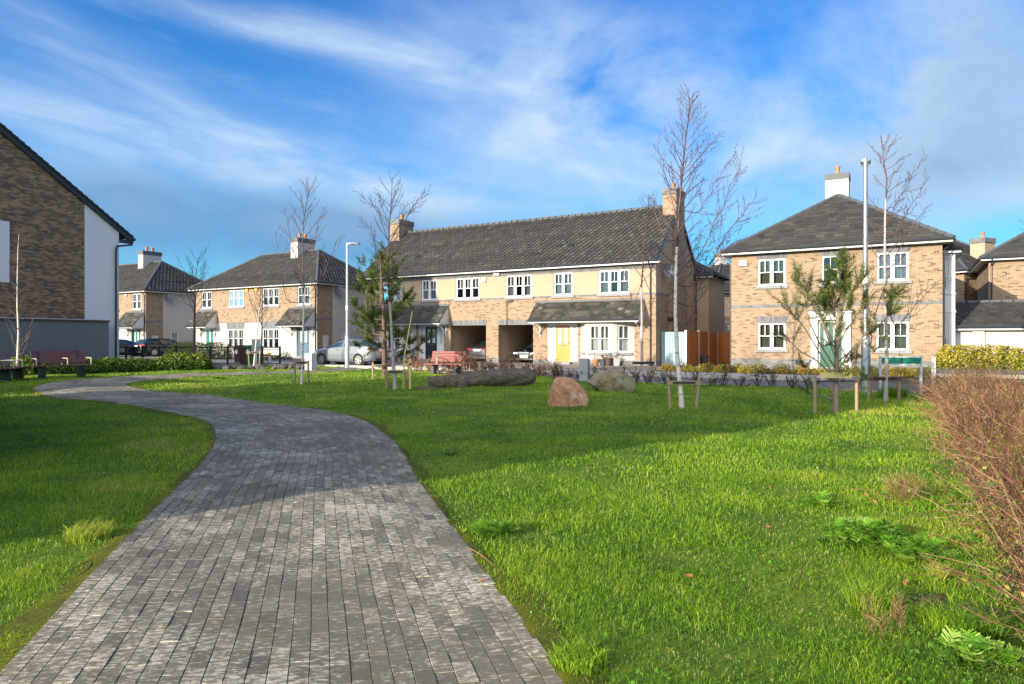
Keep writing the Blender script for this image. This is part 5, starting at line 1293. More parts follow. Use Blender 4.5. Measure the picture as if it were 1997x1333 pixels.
pine('sparse open pine in front of the green door', [(1630, 806), (1631, 720), (1633, 660), (1636, 600), (1638, 550), (1640, 503)], y, .060, 'pine_bark_pale', lim, .078, .0036, 42, shoots=4.8)
stake_pair('pair of pale round stakes either side of the sparse open pine', x, y, .44, .76, 0, .0, None, False)
S3 = thing('tree_strap', 'black strap with yellow pads holding the sparse open pine', 'tree strap', (x, y, base_z(x, y)), 0)
m_ = MB(); m_.box(-.42, .42, -.07, -.06, .66, .69); m_.build('strap', M['rubber'], S3); m_ = MB(); m_.box(-.36, .30, -.066, -.040, .74, .86); m_.build('pad', M['tie_pale'], S3)


# ---- leafy masses
def leaves(n, pos, nrm, size, tint, aspect=.5, fold=True):
    """leaf-shaped quads at positions with loose facing"""
    d_ = nrm + rng.normal(0, .75, (n, 3)); d_ /= np.linalg.norm(d_, axis=1)[:, None] + 1e-9
    a = np.cross(d_, rng.normal(0, 1, (n, 3))); a /= np.linalg.norm(a, axis=1)[:, None] + 1e-9; b_ = np.cross(d_, a); L_ = size[:, None]
    v = np.stack([pos - a * L_ * .5, pos + b_ * L_ * aspect * .5 + d_ * L_ * .06, pos + a * L_ * .5, pos - b_ * L_ * aspect * .5 + d_ * L_ * .06], 1).reshape(-1, 3)
    return v, np.arange(n * 4).reshape(n, 4)


def leafy_hedge(name, label, cat, line, width, h, n, size, mat, twigmat='twig_dark', zf=None, lump=.25, ls=.7, top=(0, 1), group=None, aspect=.45, seed=1, stems=60):
    """a hedge grown along a plan polyline: stems inside and loose leaves in an uneven volume"""
    p = np.array(line, float); s = np.r_[0, np.cumsum(np.hypot(*np.diff(p, axis=0).T))]; L_ = s[-1]
    H = thing(name, label, cat, (p[0, 0], p[0, 1], float(zt(*p[0]))), 0, group); o = np.array(H.location)
    t_ = rng.uniform(0, L_, n); cx = np.interp(t_, s, p[:, 0]); cy = np.interp(t_, s, p[:, 1]); i = np.clip(np.searchsorted(s, t_) - 1, 0, len(p) - 2)
    tv = (p[i + 1] - p[i]) / np.hypot(*(p[i + 1] - p[i]).T)[:, None]; nv = np.c_[-tv[:, 1], tv[:, 0]]
    lu = vnoise(t_ + 20, np.full(n, 3.3), ls, seed); lu2 = vnoise(t_ + 5, np.full(n, 9.3), ls * .35, seed + 1)
    hh = h * (1 - lump + lump * 1.2 * lu + lump * .5 * lu2); ww = width / 2 * (1 - lump * .7 + lump * lu)
    a = rng.uniform(0, PI, n); q = rng.random(n) ** .38
    lat = np.cos(a) * ww * q; zz = (np.sin(a) * q) ** .8 * hh; end = np.minimum(1, np.minimum(t_, L_ - t_) / (width * .4) + .25); zz = zz * np.sqrt(end); lat *= end
    zz = np.where(rng.random(n) < .25, rng.random(n) * hh * .55, zz)
    X = cx + nv[:, 0] * lat; Y_ = cy + nv[:, 1] * lat; Z = zt(X, Y_) + .03 + zz
    pos = np.c_[X, Y_, Z] - o; nr = np.c_[nv * (lat / ww)[:, None], .5 * np.ones(n)]
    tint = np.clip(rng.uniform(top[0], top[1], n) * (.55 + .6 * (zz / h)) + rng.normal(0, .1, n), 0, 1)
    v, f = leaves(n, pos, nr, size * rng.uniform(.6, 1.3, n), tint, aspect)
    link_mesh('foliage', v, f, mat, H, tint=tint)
    tb = TB()
    for k in range(stems):
        tt = rng.uniform(0, L_); bx, by = np.interp(tt, s, p[:, 0]), np.interp(tt, s, p[:, 1]); bx += rng.normal(0, width * .2); by += rng.normal(0, width * .2)
        c_ = curve(np.array([bx, by, float(zt(bx, by)) - .03]) - o, (rng.normal(0, .3), rng.normal(0, .3), 1), h * rng.uniform(.5, .95), 4, (0, 0, 0), .2); tb.add(c_, np.linspace(.012, .004, len(c_)), 3)
    tb.build('stems', twigmat, H); return H


lin = [G(-60, 733), G(60, 731), G(150, 728), G(230, 725), G(320, 722.5), G(405, 721)]
lin = [(a, b_ + .4) for a, b_ in lin]
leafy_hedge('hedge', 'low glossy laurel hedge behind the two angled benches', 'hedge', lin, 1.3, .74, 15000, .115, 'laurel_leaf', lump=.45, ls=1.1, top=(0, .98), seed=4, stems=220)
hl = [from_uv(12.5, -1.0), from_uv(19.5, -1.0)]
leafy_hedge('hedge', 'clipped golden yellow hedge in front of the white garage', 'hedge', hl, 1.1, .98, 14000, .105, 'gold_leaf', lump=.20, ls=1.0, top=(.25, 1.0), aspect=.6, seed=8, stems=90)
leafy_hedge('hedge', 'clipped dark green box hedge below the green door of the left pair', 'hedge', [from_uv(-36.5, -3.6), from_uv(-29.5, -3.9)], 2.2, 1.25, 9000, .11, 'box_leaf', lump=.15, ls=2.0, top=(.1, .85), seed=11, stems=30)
# low planting in front of the right house: many separate heath-like cushions
spots = []
for k in range(26):
    u = 2.0 + k * .40 + random.uniform(-.1, .1); v = -4.7 + random.uniform(-.3, .3) - (.35 if k % 2 else 0); spots.append((u, v))
for k, (u, v) in enumerate(spots):
    x, y = from_uv(u, v); r_ = random.uniform(.30, .46); h_ = random.uniform(.34, .5)
    B_ = thing('garden_shrub', 'low golden brown garden shrub in the bed before the detached brick house', 'shrub', (x, y, float(zt(x, y))), 0, 'garden shrubs before the detached brick house')
    n = 620; d_ = rng.normal(0, 1, (n, 3)); d_[:, 2] = np.abs(d_[:, 2]); d_ /= np.linalg.norm(d_, axis=1)[:, None]; q = rng.random(n) ** .4
    pos = d_ * q[:, None] * np.array([r_, r_, h_]); ba = rng.uniform(.15, .75); tint = np.clip(ba + rng.normal(0, .15, n), 0, 1)
    if k % 7 == 3: tint = np.clip(tint * .3 + .8, 0, 1)
    v_, f_ = leaves(n, pos, d_, .075 * rng.uniform(.6, 1.4, n), tint, .42); link_mesh('foliage', v_, f_, 'heath_leaf', B_, tint=tint)
    tb = TB()
    for q in range(10): c_ = curve((0, 0, -.03), (rng.normal(0, .6), rng.normal(0, .6), 1), h_ * .8, 3); tb.add(c_, np.linspace(.008, .004, len(c_)), 3)
    tb.build('stems', 'twig_dark', B_)
for k, (a, b_, dy) in enumerate(((556, 693, 0), (520, 694, 0), (538, 694, .4))):
    x, y = at(a, 0, 47.5 + dy)[:2]; n = 500; d_ = rng.normal(0, 1, (n, 3)); d_[:, 2] = np.abs(d_[:, 2]); d_ /= np.linalg.norm(d_, axis=1)[:, None]
    B_ = thing('garden_shrub', ('round dark shrub left of the blue door', 'pale green low shrub under the window left of the blue door', 'small yellowish shrub beside the round dark shrub')[k], 'shrub', (x, y, float(zt(x, y))), 0)
    v_, f_ = leaves(n, d_ * (rng.random(n) ** .35)[:, None] * np.array([.55, .5, .62 - .14 * k]), d_, .10 * rng.uniform(.6, 1.3, n), None, .5); link_mesh('foliage', v_, f_, 'box_leaf', B_, tint=np.clip(.25 + .2 * k + rng.normal(0, .15, n), 0, 1))
    tb = TB(); tb.add(curve((0, 0, -.05), (0, 0, 1), .4, 3), [.03, .02, .015, .01], 5); tb.build('stem', 'twig_dark', B_)


# bare whips along the kerb: separate little shrubs, beech-brown to the left, dark twigs to the right
def whip(x, y, h, leafy, label, group, spread=.35, n=11):
    B_ = thing('bare_shrub', label, 'shrub', (x, y, base_z(x, y)), 0, group); tb = TB(); lp = []
    for k in range(n):
        c_ = curve((rng.normal(0, .04), rng.normal(0, .04), -.05), (rng.normal(0, spread), rng.normal(0, spread), 1), h * rng.uniform(.6, 1.05), 6, (0, 0, 0), .35); tb.add(c_, np.linspace(.011, .005, len(c_)), 3); lp.append(c_)
        for q in range(6):
            t_ = rng.uniform(.3, .95); e = curve(along(c_, t_), dir_at(c_, t_) + rng.normal(0, .7, 3), h * rng.uniform(.15, .35), 3, (0, 0, .2), .3); tb.add(e, np.linspace(.006, .0045, len(e)), 3); lp.append(e)
    tb.build('stems', 'twig_pink' if leafy else 'twig_dark', B_)
    m_ = int(230 * leafy) + 16; pos = np.array([along(lp[int(rng.integers(len(lp)))], rng.uniform(.25, 1)) for _ in range(m_)]) + rng.normal(0, .025, (m_, 3))
    v_, f_ = leaves(m_, pos, rng.normal(0, 1, (m_, 3)), .075 * rng.uniform(.6, 1.3, m_), None, .55); link_mesh('leaves', v_, f_, 'beech_leaf' if leafy else 'hedge_leaf', B_, tint=rng.random(m_))


for k in range(20):
    px = 778 + k * 17.5 + random.uniform(-5, 5); u = np.interp(px, [778, 1120], [-8.2, 1.0]); v = kerb_v(u) - random.uniform(.15, .75); x, y = from_uv(float(u), float(v))
    whip(x, y, random.uniform(.6, .95), random.uniform(.5, 1), 'knee-high shrub with dry orange-brown leaves on the kerb behind the fallen log', 'orange leaved shrubs along the kerb')
for k in range(18):
    u = .9 + k * .48 + random.uniform(-.1, .1); v = -12.95 - random.uniform(.1, .5); x, y = from_uv(u, v)
    whip(x, y, random.uniform(.5, .85), 0, 'knee-high dark bare twiggy shrub along the kerb behind the boulders', 'dark bare shrubs along the kerb', .4)

# the big twiggy hedge on the right
HH = thing('hedge', 'tangled reddish brown twiggy hedge running along the right side of the lawn', 'hedge', (*from_uv(12.6, -24), 0), 0)
o = np.array(HH.location); tb = TB(); lv = []
NST = 3500
for k in range(NST):
    v = -13.6 - 17.5 * (rng.random() ** 1.15); u = 12.92 + rng.uniform(-.6, .85); x, y = from_uv(u, v)
    if y < 2.6: continue
    hmax = .92 + .16 * math.sin(v * 1.3) + .08 * math.sin(v * 3.1)
    d_ = np.array([U[0], U[1], 0]) * rng.normal(-.10, .42) + np.array([V[0], V[1], 0]) * rng.normal(0, .5) + np.array([0, 0, 1.0]); L_ = hmax * rng.uniform(.55, 1.15)
    c_ = curve(np.array([x, y, float(zt(x, y)) - .03]) - o, d_, L_, 6, (rng.normal(0, .35), rng.normal(0, .35), -.55), .35)
    near = y < 8; r_ = rng.uniform(.0022, .0045) if near else rng.uniform(.0042, .007)
    tb.add(c_, np.linspace(r_, r_ * .45, len(c_)), 3, rng.random() * .9)
    for q in range(5 if near else 4):
        t_ = rng.uniform(.25, .95); e = curve(along(c_, t_), dir_at(c_, t_) * .6 + rng.normal(0, .7, 3), rng.uniform(.10, .34), 4, (0, 0, .1), .4); tb.add(e, np.linspace(r_ * .55, r_ * .4, len(e)), 3, rng.random())
        if rng.random() < .55: lv.append(along(e, rng.uniform(.3, 1)))
for k in range(70):                                                  # the older wood at the base
    v = -13.8 - 16.5 * rng.random(); u = 13.0 + rng.uniform(-.35, .5); x, y = from_uv(u, v)
    c_ = curve(np.array([x, y, float(zt(x, y)) - .05]) - o, (rng.normal(0, .35), rng.normal(0, .35), 1), rng.uniform(.5, .9), 7, (0, 0, 0), .5); r_ = rng.uniform(.007, .014); tb.add(c_, np.linspace(r_, r_ * .4, len(c_)), 6, rng.uniform(.55, 1)); twigs(tb, c_, r_ * .7, 2, 7, .4, .0025)
tb.build('stems', 'hedge_twig', HH)
lv = np.array(lv); lv = np.repeat(lv, 3, 0) + rng.normal(0, .025, (len(lv) * 3, 3)); n = len(lv)
v_, f_ = leaves(n, lv, rng.normal(0, 1, (n, 3)) + np.array([0, 0, .6]), .030 * rng.uniform(.6, 1.4, n), None, .55); link_mesh('leaves', v_, f_, 'hedge_leaf', HH, tint=rng.random(n))
# bed of bare soil below it and at the kerb
mm = sheet('bare_soil', 12.25, 14.6, -32, -13, 30, 150, lambda x, y: zt(x, y) + hump(x, y) + .012 + .02 * vnoise(x * 1.0 + 30, y + 30, .12, 2), 'bare_soil', xy=uvxy)


# ---- weeds and tussocks in the right foreground
def rosette(name, label, x, y, nl, L_, wd, mat='weed_leaf', up=.5, base=.4, group=None):
    B_ = thing(name, label, 'plant', (x, y, base_z(x, y)), 0, group); vs, fs, ts = [], [], []
    for k in range(nl):
        a = k * 2.399 + rng.uniform(-.4, .4); le = L_ * rng.uniform(.6, 1.1); el = up * rng.uniform(.5, 1.4); d_ = np.array([math.cos(a), math.sin(a), el]); d_ /= np.linalg.norm(d_); sdv = np.array([-math.sin(a), math.cos(a), 0]); k0 = len(vs); tn = base + rng.normal(0, .15)
        prof = [(0, .12), (.25, .18), (.4, .8), (.6, 1), (.8, .8), (1, .08)]
        for t_, w_ in prof:
            c_ = d_ * le * t_; c_[2] -= le * .45 * t_ * t_ * el; wv = wd * w_ * .5 * (1 + .12 * math.sin(t_ * 21))
            vs += [c_ - sdv * wv + np.array([0, 0, wv * .35]), c_, c_ + sdv * wv + np.array([0, 0, wv * .35])]
        for i in range(len(prof) - 1):
            for q in range(2): b_ = k0 + i * 3 + q; fs.append((b_, b_ + 1, b_ + 4, b_ + 3)); ts.append(np.clip(tn, 0, 1))
    link_mesh('leaves', np.array(vs), np.array(fs), mat, B_, tint=np.array(ts))
    tb = TB(); tb.add(np.array([(0, 0, -.05), (0, 0, .0), (.005, 0, .04)]), [.012, .012, .006], 6); tb.build('stem', 'weed_leaf', B_)
    return B_


x, y = G(1888, 985); rosette('dock_plant', 'broad leaved dock at the foot of the twiggy hedge', x, y, 12, .30, .065, up=.9, base=.7)
x, y = G(1880, 1058); rosette('dock_plant', 'round leaved weed beside the twiggy hedge', x, y, 11, .17, .075, up=.6, base=.55)
x, y = G(1905, 1112); rosette('dock_plant', 'pale green weed with oval leaves nearest the hedge base', x, y, 10, .17, .06, up=.5, base=.72)
x, y = G(1035, 1210); rosette('dock_plant', 'small leafy weed on the lawn at the path edge', x, y, 9, .13, .045, up=.5, base=.6)
x, y = G(880, 888); rosette('dock_plant', 'dark weed rosette on the shaded lawn right of the path', x, y, 11, .16, .06, up=.35, base=.25)
x, y = G(1160, 735); rosette('dock_plant', 'leafy weed beside the grey boulder', x, y - 1.6, 16, .42, .16, up=.8, base=.25)
x, y = G(425, 741); rosette('dock_plant', 'dark weed rosette in the sunlit strip of lawn', x, y, 12, .36, .10, up=.7, base=.2)
# parsley-like patches: finely cut leaves
def parsley(label, px, py, ax, ay, hh, n, pale=0.0):
    x, y = G(px, py); B_ = thing('cow_parsley', label, 'weeds', (x, y, base_z(x, y)), 0); vs, fs, ts, k = [], [], [], 0; tb = TB()
    for q in range(n):
        a, r_ = rng.uniform(0, 2 * PI), math.sqrt(rng.random()); wob = .75 + .35 * math.sin(a * 3 + px) + .15 * math.sin(a * 7); bx, by = math.cos(a) * r_ * ax * wob, math.sin(a) * r_ * ay * wob
        h_ = hh * rng.uniform(.25, 1.15) * (1.15 - .6 * r_); d_ = np.array([math.cos(a) * .7 + rng.normal(0, .5), math.sin(a) * .7 + rng.normal(0, .5), rng.uniform(.1, .9)]); d_ /= np.linalg.norm(d_); L_ = rng.uniform(.05, .11); p0 = np.array([bx, by, h_]); tn = np.clip(.66 + .24 * rng.normal(), .1, 1)
        if bx < -.6 * ax and rng.random() < pale: tn = .86
        tb.add(np.array([(bx * .8, by * .8, -.02), (bx * .92, by * .92, h_ * .6), p0]), [.0025, .0022, .0018], 3)
        sdv = np.cross(d_, [0, 0, 1]); sdv /= np.linalg.norm(sdv)
        for i in range(7):
            t_ = i / 6; c_ = p0 + d_ * L_ * t_ - np.array([0, 0, .03 * t_ * t_]); wl = L_ * .42 * math.sin(PI * (.25 + .7 * t_)) + .006
            for sg in (-1, 1):
                e = c_ + sdv * sg * wl + d_ * wl * .5 + np.array([0, 0, rng.uniform(-.012, .014)]); w2 = d_ * L_ * .075
                vs += [c_ - w2 * .5, c_ + w2 * .5, e + w2 * .7, e - w2 * .5]; fs.append((k, k + 1, k + 2, k + 3)); ts.append(np.clip(tn + rng.normal(0, .1), 0, 1)); k += 4
    link_mesh('leaves', np.array(vs), np.array(fs), 'weed_leaf', B_, tint=np.array(ts)); tb.build('stalks', 'weed_leaf', B_)


parsley('largest spreading patch of finely cut bright green leaves in right foreground', 1690, 1072, .36, .26, .16, 380, .6)
parsley('smaller dark patch of finely cut leaves right of the largest one', 1800, 1098, .22, .18, .12, 170)
parsley('low patch of finely cut leaves at the lower right corner below the tussocks', 1900, 1290, .20, .10, .08, 110)
parsley('small leafy patch on the lawn right of the path edge', 955, 1040, .16, .12, .07, 90)
parsley('thin leafy patch above the dead stalks by the hedge', 1600, 985, .18, .16, .07, 80)
for k, (px, py, sx, sy) in enumerate(((1805, 1168, .15, .10), (1905, 1195, .20, .13), (1965, 1268, .20, .13), (905, 1050, .10, .16), (952, 1108, .09, .15))):    # worn earth showing through
    x, y = G(px, py); vs = [(x, y, base_z(x, y) + .022)]; nn = 40
    for rr in (.5, 1.0):
        for q in range(nn): a = 2 * PI * q / nn; w_ = rr * (1 + .22 * math.sin(a * 3 + k) + .14 * math.sin(a * 7 + k * 2)); qx_, qy_ = x + math.cos(a) * sx * w_, y + math.sin(a) * sy * w_; vs.append((qx_, qy_, base_z(qx_, qy_) + (.018 + .006 * math.sin(a * 5) if rr < 1 else -.004)))
    fs = [(0, 1 + q, 1 + (q + 1) % nn, 1 + (q + 1) % nn) for q in range(nn)]; fs = [f[:3] for f in fs] + [(1 + q, 1 + nn + q, 1 + nn + (q + 1) % nn, 1 + (q + 1) % nn) for q in range(nn)]
    link_mesh('worn_earth', vs, fs, 'bare_soil', smooth=True)['kind'] = 'structure'
# low clover, bittercress and moss between the grass on the right: nobody could count these
n = 9000; v_ = -22 - 10 * rng.random(n) ** .9; u_ = 12.35 - 2.4 * np.abs(rng.normal(0, .55, n)); u_ = np.where(rng.random(n) < .4, 12.2 + rng.uniform(-.5, .9, n), u_)
x, y = from_uv(u_, v_); ok = (vnoise(x + 11, y + 17, .34, 31) > .46) & ~in_poly(x, y, PATH_POLY) & (y > 2.4); x, y = x[ok], y[ok]; n = len(x)
x2 = rng.uniform(-5, 6, 9000); y2 = rng.uniform(2.5, 11, 9000); ok = (vnoise(x2 + 31, y2 + 7, .42, 41) > .66) & ~in_poly(x2, y2, PATH_POLY); x, y = np.r_[x, x2[ok]], np.r_[y, y2[ok]]; n = len(x)
pos = np.c_[x, y, zpath(x, y) + rng.uniform(.006, .05, n)]; v, f = leaves(n, pos, np.tile([0, 0, 1.1], (n, 1)), rng.uniform(.012, .030, n), None, .75)
WS = link_mesh('weeds', v, f, 'weed_leaf', tint=np.clip(.20 + .4 * (vnoise(x + 3, y + 9, .25, 51) - .4) + rng.normal(0, .09, n), 0, .7)); tag(WS, 'small clover-like weeds scattered through the lawn', 'weeds', kind='stuff')


def tussock(label, x, y, n, h, r_, tn, mat='grass_blade', lean=1.1, wd=.005):
    B_ = thing('grass_tussock', label, 'grass tussock', (x, y, base_z(x, y)), 0); a = rng.uniform(0, 2 * PI, n); q = np.sqrt(rng.random(n)) * r_
    bx, by = np.cos(a) * q, np.sin(a) * q; le = rng.uniform(.3, 1, n) * lean; hh = h * rng.uniform(.6, 1.15, n)
    v, f, t_ = blades(bx, by, np.zeros(n), hh, np.full(n, wd), le, np.clip(tn + rng.normal(0, .12, n), 0, .9), rng); link_mesh('blades', v, f, mat, B_, tint=t_)


for lab, px, py, n, h, r_, tn in (('long coarse green tussock below the weed patch in right foreground', 1700, 1185, 520, .20, .12, .5), ('dark green tussock in the bare soil at far right', 1905, 1235, 520, .18, .11, .28), ('bright tussock with pale tips at the left path edge', 175, 1055, 600, .15, .16, .80), ('straw coloured thin tuft beside the weed patch', 1830, 1140, 150, .17, .03, .86), ('spreading tussock on the lawn right of the path', 1130, 1310, 420, .14, .12, .48), ('green tussock at the lower right corner', 1835, 1215, 380, .13, .12, .55), ('tall tussock at the foot of the birch by the lamp column', 1742, 775, 600, .36, .30, .35)):
    x, y = G(px, py); tussock(lab, x, y, n, h, r_, tn, wd=.005 if py > 900 else .012)
# dry seed stalks
for lab, px, py, n, h in (('hazy brown dead stalks in the grass by the hedge', 1765, 985, 60, .30), ('dead brown weed stalk in the right foreground', 1735, 1235, 20, .22)):
    x, y = G(px, py); B_ = thing('dry_weed', lab, 'dead weed', (x, y, base_z(x, y)), 0); tb = TB()
    for k in range(n):
        c_ = curve((rng.normal(0, .09), rng.normal(0, .07), -.02), (rng.normal(0, .25), rng.normal(0, .25), 1), h * rng.uniform(.6, 1.1), 5, (0, 0, 0), .3); tb.add(c_, np.linspace(.0018, .001, len(c_)), 3); twigs(tb, c_, .0016, 1, 55, .16, .0011, .2, 1.2, .45)
    tb.build('stalks', 'dry_stalk', B_)
# fallen leaves and dry stems lying on the lawn
for k, (px, py) in enumerate(((1497, 1042), (1767, 1150), (1343, 1136), (1818, 1058), (1690, 978), (975, 888), (1730, 985), (1705, 990), (940, 1148))):
    x, y = G(px, py); B_ = thing('fallen_leaf', 'small curled brown leaf lying on the lawn', 'leaf', (x, y, base_z(x, y) + .045), random.uniform(0, 6), 'fallen brown leaves'); vs, fs = [], []; sz = random.uniform(.02, .034)
    for i in range(6):
        t_ = i / 5; w_ = sz * math.sin(PI * (t_ * .9 + .06)) * .7; vs += [(t_ * sz * 2 - sz, -w_, .012 * math.cos(t_ * 3)), (t_ * sz * 2 - sz, 0, .004 * math.cos(t_ * 3)), (t_ * sz * 2 - sz, w_, .014)]
    for i in range(5):
        for q in range(2): fs.append((i * 3 + q, i * 3 + q + 1, i * 3 + q + 4, i * 3 + q + 3))
    link_mesh('leaf_blade', np.array(vs), np.array(fs), 'beech_leaf', B_, tint=np.full(10, .55))
for k, (p0, p1, lift) in enumerate((((915, 1078), (997, 1145), .03), ((1555, 1165), (1585, 1085), .06), ((1835, 1010), (1910, 1022), .05), ((118, 1145), (185, 1098), .04), ((1660, 970), (1790, 1005), .07), ((1850, 1275), (1990, 1240), .03))):
    a, b_ = G(*p0), G(*p1); B_ = thing('fallen_twig', 'thin pale dead stem lying on the grass', 'stem', (*a, base_z(*a)), 0, 'dead stems lying on the grass'); d_ = np.array([b_[0] - a[0], b_[1] - a[1]])
    c_ = np.array([(d_[0] * t_, d_[1] * t_ + .03 * math.sin(t_ * 3), lift * (1.0 + .3 * math.sin(t_ * 5))) for t_ in np.linspace(0, 1, 8)]); tb = TB(); tb.add(c_, np.linspace(.0045, .002, 8), 5); tb.build('stem', 'dry_stalk', B_)

# ------------------------------------------------------------------ street furniture and other objects
def bench(label, x, y, ang, L_, slat, arms, z=None, group=None):
    """slatted seat and raked back on dark pedestal legs, steel arm rests; faces local -y"""
    B = thing('park_bench', label, 'bench', (x, y, base_z(x, y) if z is None else z), ang, group); h = L_ / 2
    s_ = MB()
    for k in range(4): s_.box(-h, h, -.30 + k * .135, -.30 + k * .135 + .115, .43, .475, tint=.3 + .1 * k)
    s_.build('seat', M[slat], B, bevel=.006)
    b = MB(); ra = R(18)
    for k in range(4):
        z0 = .55 + k * .112; y0 = .235 + (z0 - .5) * math.tan(ra); hh = h - .10
        b.prism([(-hh, y0, z0), (hh, y0, z0), (hh, y0 + .034, z0 + .100), (-hh, y0 + .034, z0 + .100)], (0, .036, -.010))
    b.build('backrest', M[slat], B)
    for q in (-1, 1):
        l = MB(); l.box(q * (h - .32) - .085, q * (h - .32) + .085, -.16, .16, -.15, .40); l.box(q * (h - .32) - .05, q * (h - .32) + .05, -.26, .26, .395, .428); l.build('leg', M['leg_dark'], B, bevel=.01)
        k = MB(); k.prism([(q * (h - .32) - .03, .215, .40), (q * (h - .32) - .03, .27, .40), (q * (h - .32) - .03, .42, 1.0), (q * (h - .32) - .03, .385, 1.0)], (.06, 0, 0)); k.build('back_bracket', M['leg_dark'], B)
    for a in arms:
        t_ = MB(); t_.tube([(a, -.25, .475), (a, -.25, .66), (a, -.245, .70), (a, -.21, .715), (a, .26, .715)], .022, 8); t_.build('armrest', M['arm_steel'], B, smooth=True)
    return B


bench('maroon slatted bench with three steel armrests, right one of the angled pair', -16.72, 25.35, R(90) - TH - R(6), 1.95, 'slat_maroon', (-.9, .1, .9))
bench('maroon slatted bench seen end-on at left, angled against its twin', -17.55, 23.95, R(90 + 17), 1.75, 'slat_maroon', (-.55, .2))
x, y = at(869, 0, 28.6)[:2]
bench('bright red slatted bench facing the lawn behind the fallen log', x, y, R(-18), 1.75, 'slat_red', (-.28,))


def lamp(label, x, y, h, ang, mat, r=.075, head=True):
    z = base_z(x, y); Lp_ = thing('street_lamp', label, 'street lamp', (x, y, z), ang, None); hb = 1.55
    m_ = MB(); m_.tube([(0, 0, -.2), (0, 0, hb), (0, 0, hb + .06)], [r * 1.35, r * 1.35, r * .9], 14); b = m_.build('base_column', M[mat], Lp_, smooth=True)
    d = MB(); d.box(-r * .6, r * .6, -r * 1.5, -r * 1.2, .45, 1.05); d.build('door', M[mat], b, bevel=.01)
    m_ = MB(); m_.tube([(0, 0, hb + .055), (0, 0, h)], [r * .88, r * .60], 14); m_.build('pole', M[mat], Lp_, smooth=True)
    m_ = MB(); m_.lathe([(r * .92, 0), (r * .95, .02), (r * .95, .22), (r * .92, .24)], 14, (0, 0, h * .47)); m_.build('band', M['sticker'], Lp_)
    k = MB(); k.lathe([(.03, -.14), (.062, -.13), (.062, .02), (.05, .05), (.05, .09), (.02, .11)], 12, (0, 0, h)); k.build('bracket', M[mat], Lp_, smooth=True)
    hd = MB(); zz = h + .01
    hd.prism([(.03, -.09, zz), (.20, -.13, zz), (.56, -.115, zz + .02), (.66, -.05, zz + .03), (.66, .05, zz + .03), (.56, .115, zz + .02), (.20, .13, zz), (.03, .09, zz)], (0, 0, .065)); hd.box(.08, .40, -.07, .07, zz + .066, zz + .10)
    o = hd.build('lamp_head', M['grey_metal'], Lp_, bevel=.012); gl = MB(); gl.box(.2, .55, -.085, .085, zz - .006, zz + .002); gl.build('lens', M['lamp_clear'], o)
    return Lp_


x, y = at(677, 0, 34.0)[:2]; lamp('pale thin street lamp between the silver car and the blue door', x, y, 6.15, R(0), 'pale_metal')
x, y = G(1688, 766); lamp('tall galvanised street lamp with its head turned away at the right', x, y, 6.45, R(62), 'grey_metal', .085)

x, y = G(1718, 768)
N_ = thing('name_sign', 'long green board in a pale frame on two posts, behind the pinkish birch', 'sign', (x, y, base_z(x, y)), R(-2)); W_ = 1.10
m_ = MB(); m_.box(.03, W_ - .03, -.012, .012, .835, 1.0); m_.build('board', M['sign_green'], N_)
m_ = MB(); m_.box(0, W_, -.02, .02, 1.003, 1.045); m_.box(0, W_, -.02, .02, .79, .832); m_.build('frame', M['pale_metal'], N_); m_ = MB(); m_.box(W_ / 2 - .03, W_ / 2 + .03, -.016, -.0125, .835, 1.0); m_.build('clip', M['dark_trim'], N_)
for q in (0, W_): m_ = MB(); m_.box(q - .03, q + .03, .0205, .06, -.2, 1.06); m_.build('post', M['pale_metal'], N_)
x, y = at(1823, 0, 20.4)[:2]
N_ = thing('sign_post', 'pair of pale metal posts of an edge-on sign behind the twiggy hedge', 'sign post', (x, y, base_z(x, y)), R(70))
for q in (0, .30): m_ = MB(); m_.box(q - .03, q + .03, -.02, .02, -.1, .97 + q * .1); m_.build('post', M['pale_metal'], N_)
m_ = MB(); m_.box(-.02, .32, -.022, .022, .62, .80); m_.build('board', M['pale_metal'], N_)

x, y = G(1140, 743)
N_ = thing('bollard', 'square grey stone bollard behind the red boulder', 'bollard', (x, y, base_z(x, y)), -TH + R(8)); m_ = MB(); m_.box(-.155, .155, -.155, .155, -.15, .74); m_.build('shaft', M['granite'], N_, bevel=.015); m_ = MB(); m_.prism([(-.145, -.145, .741), (.145, -.145, .741), (.145, .145, .741), (-.145, .145, .741)], (0, 0, .03)); m_.build('cap', M['granite'], N_, bevel=.012)
x, y = at(606, 0, 31.4)[:2]
N_ = thing('service_pillar', 'pale grey service pillar on the kerb in front of the blue door', 'pillar', (x, y, base_z(x, y)), -TH); m_ = MB(); m_.box(-.22, .22, -.16, .16, -.1, .80); m_.build('cabinet', M['pale_metal'], N_, bevel=.01); m_ = MB(); m_.box(-.19, .19, -.168, -.161, .08, .72); m_.build('door', M['box_white'], N_)


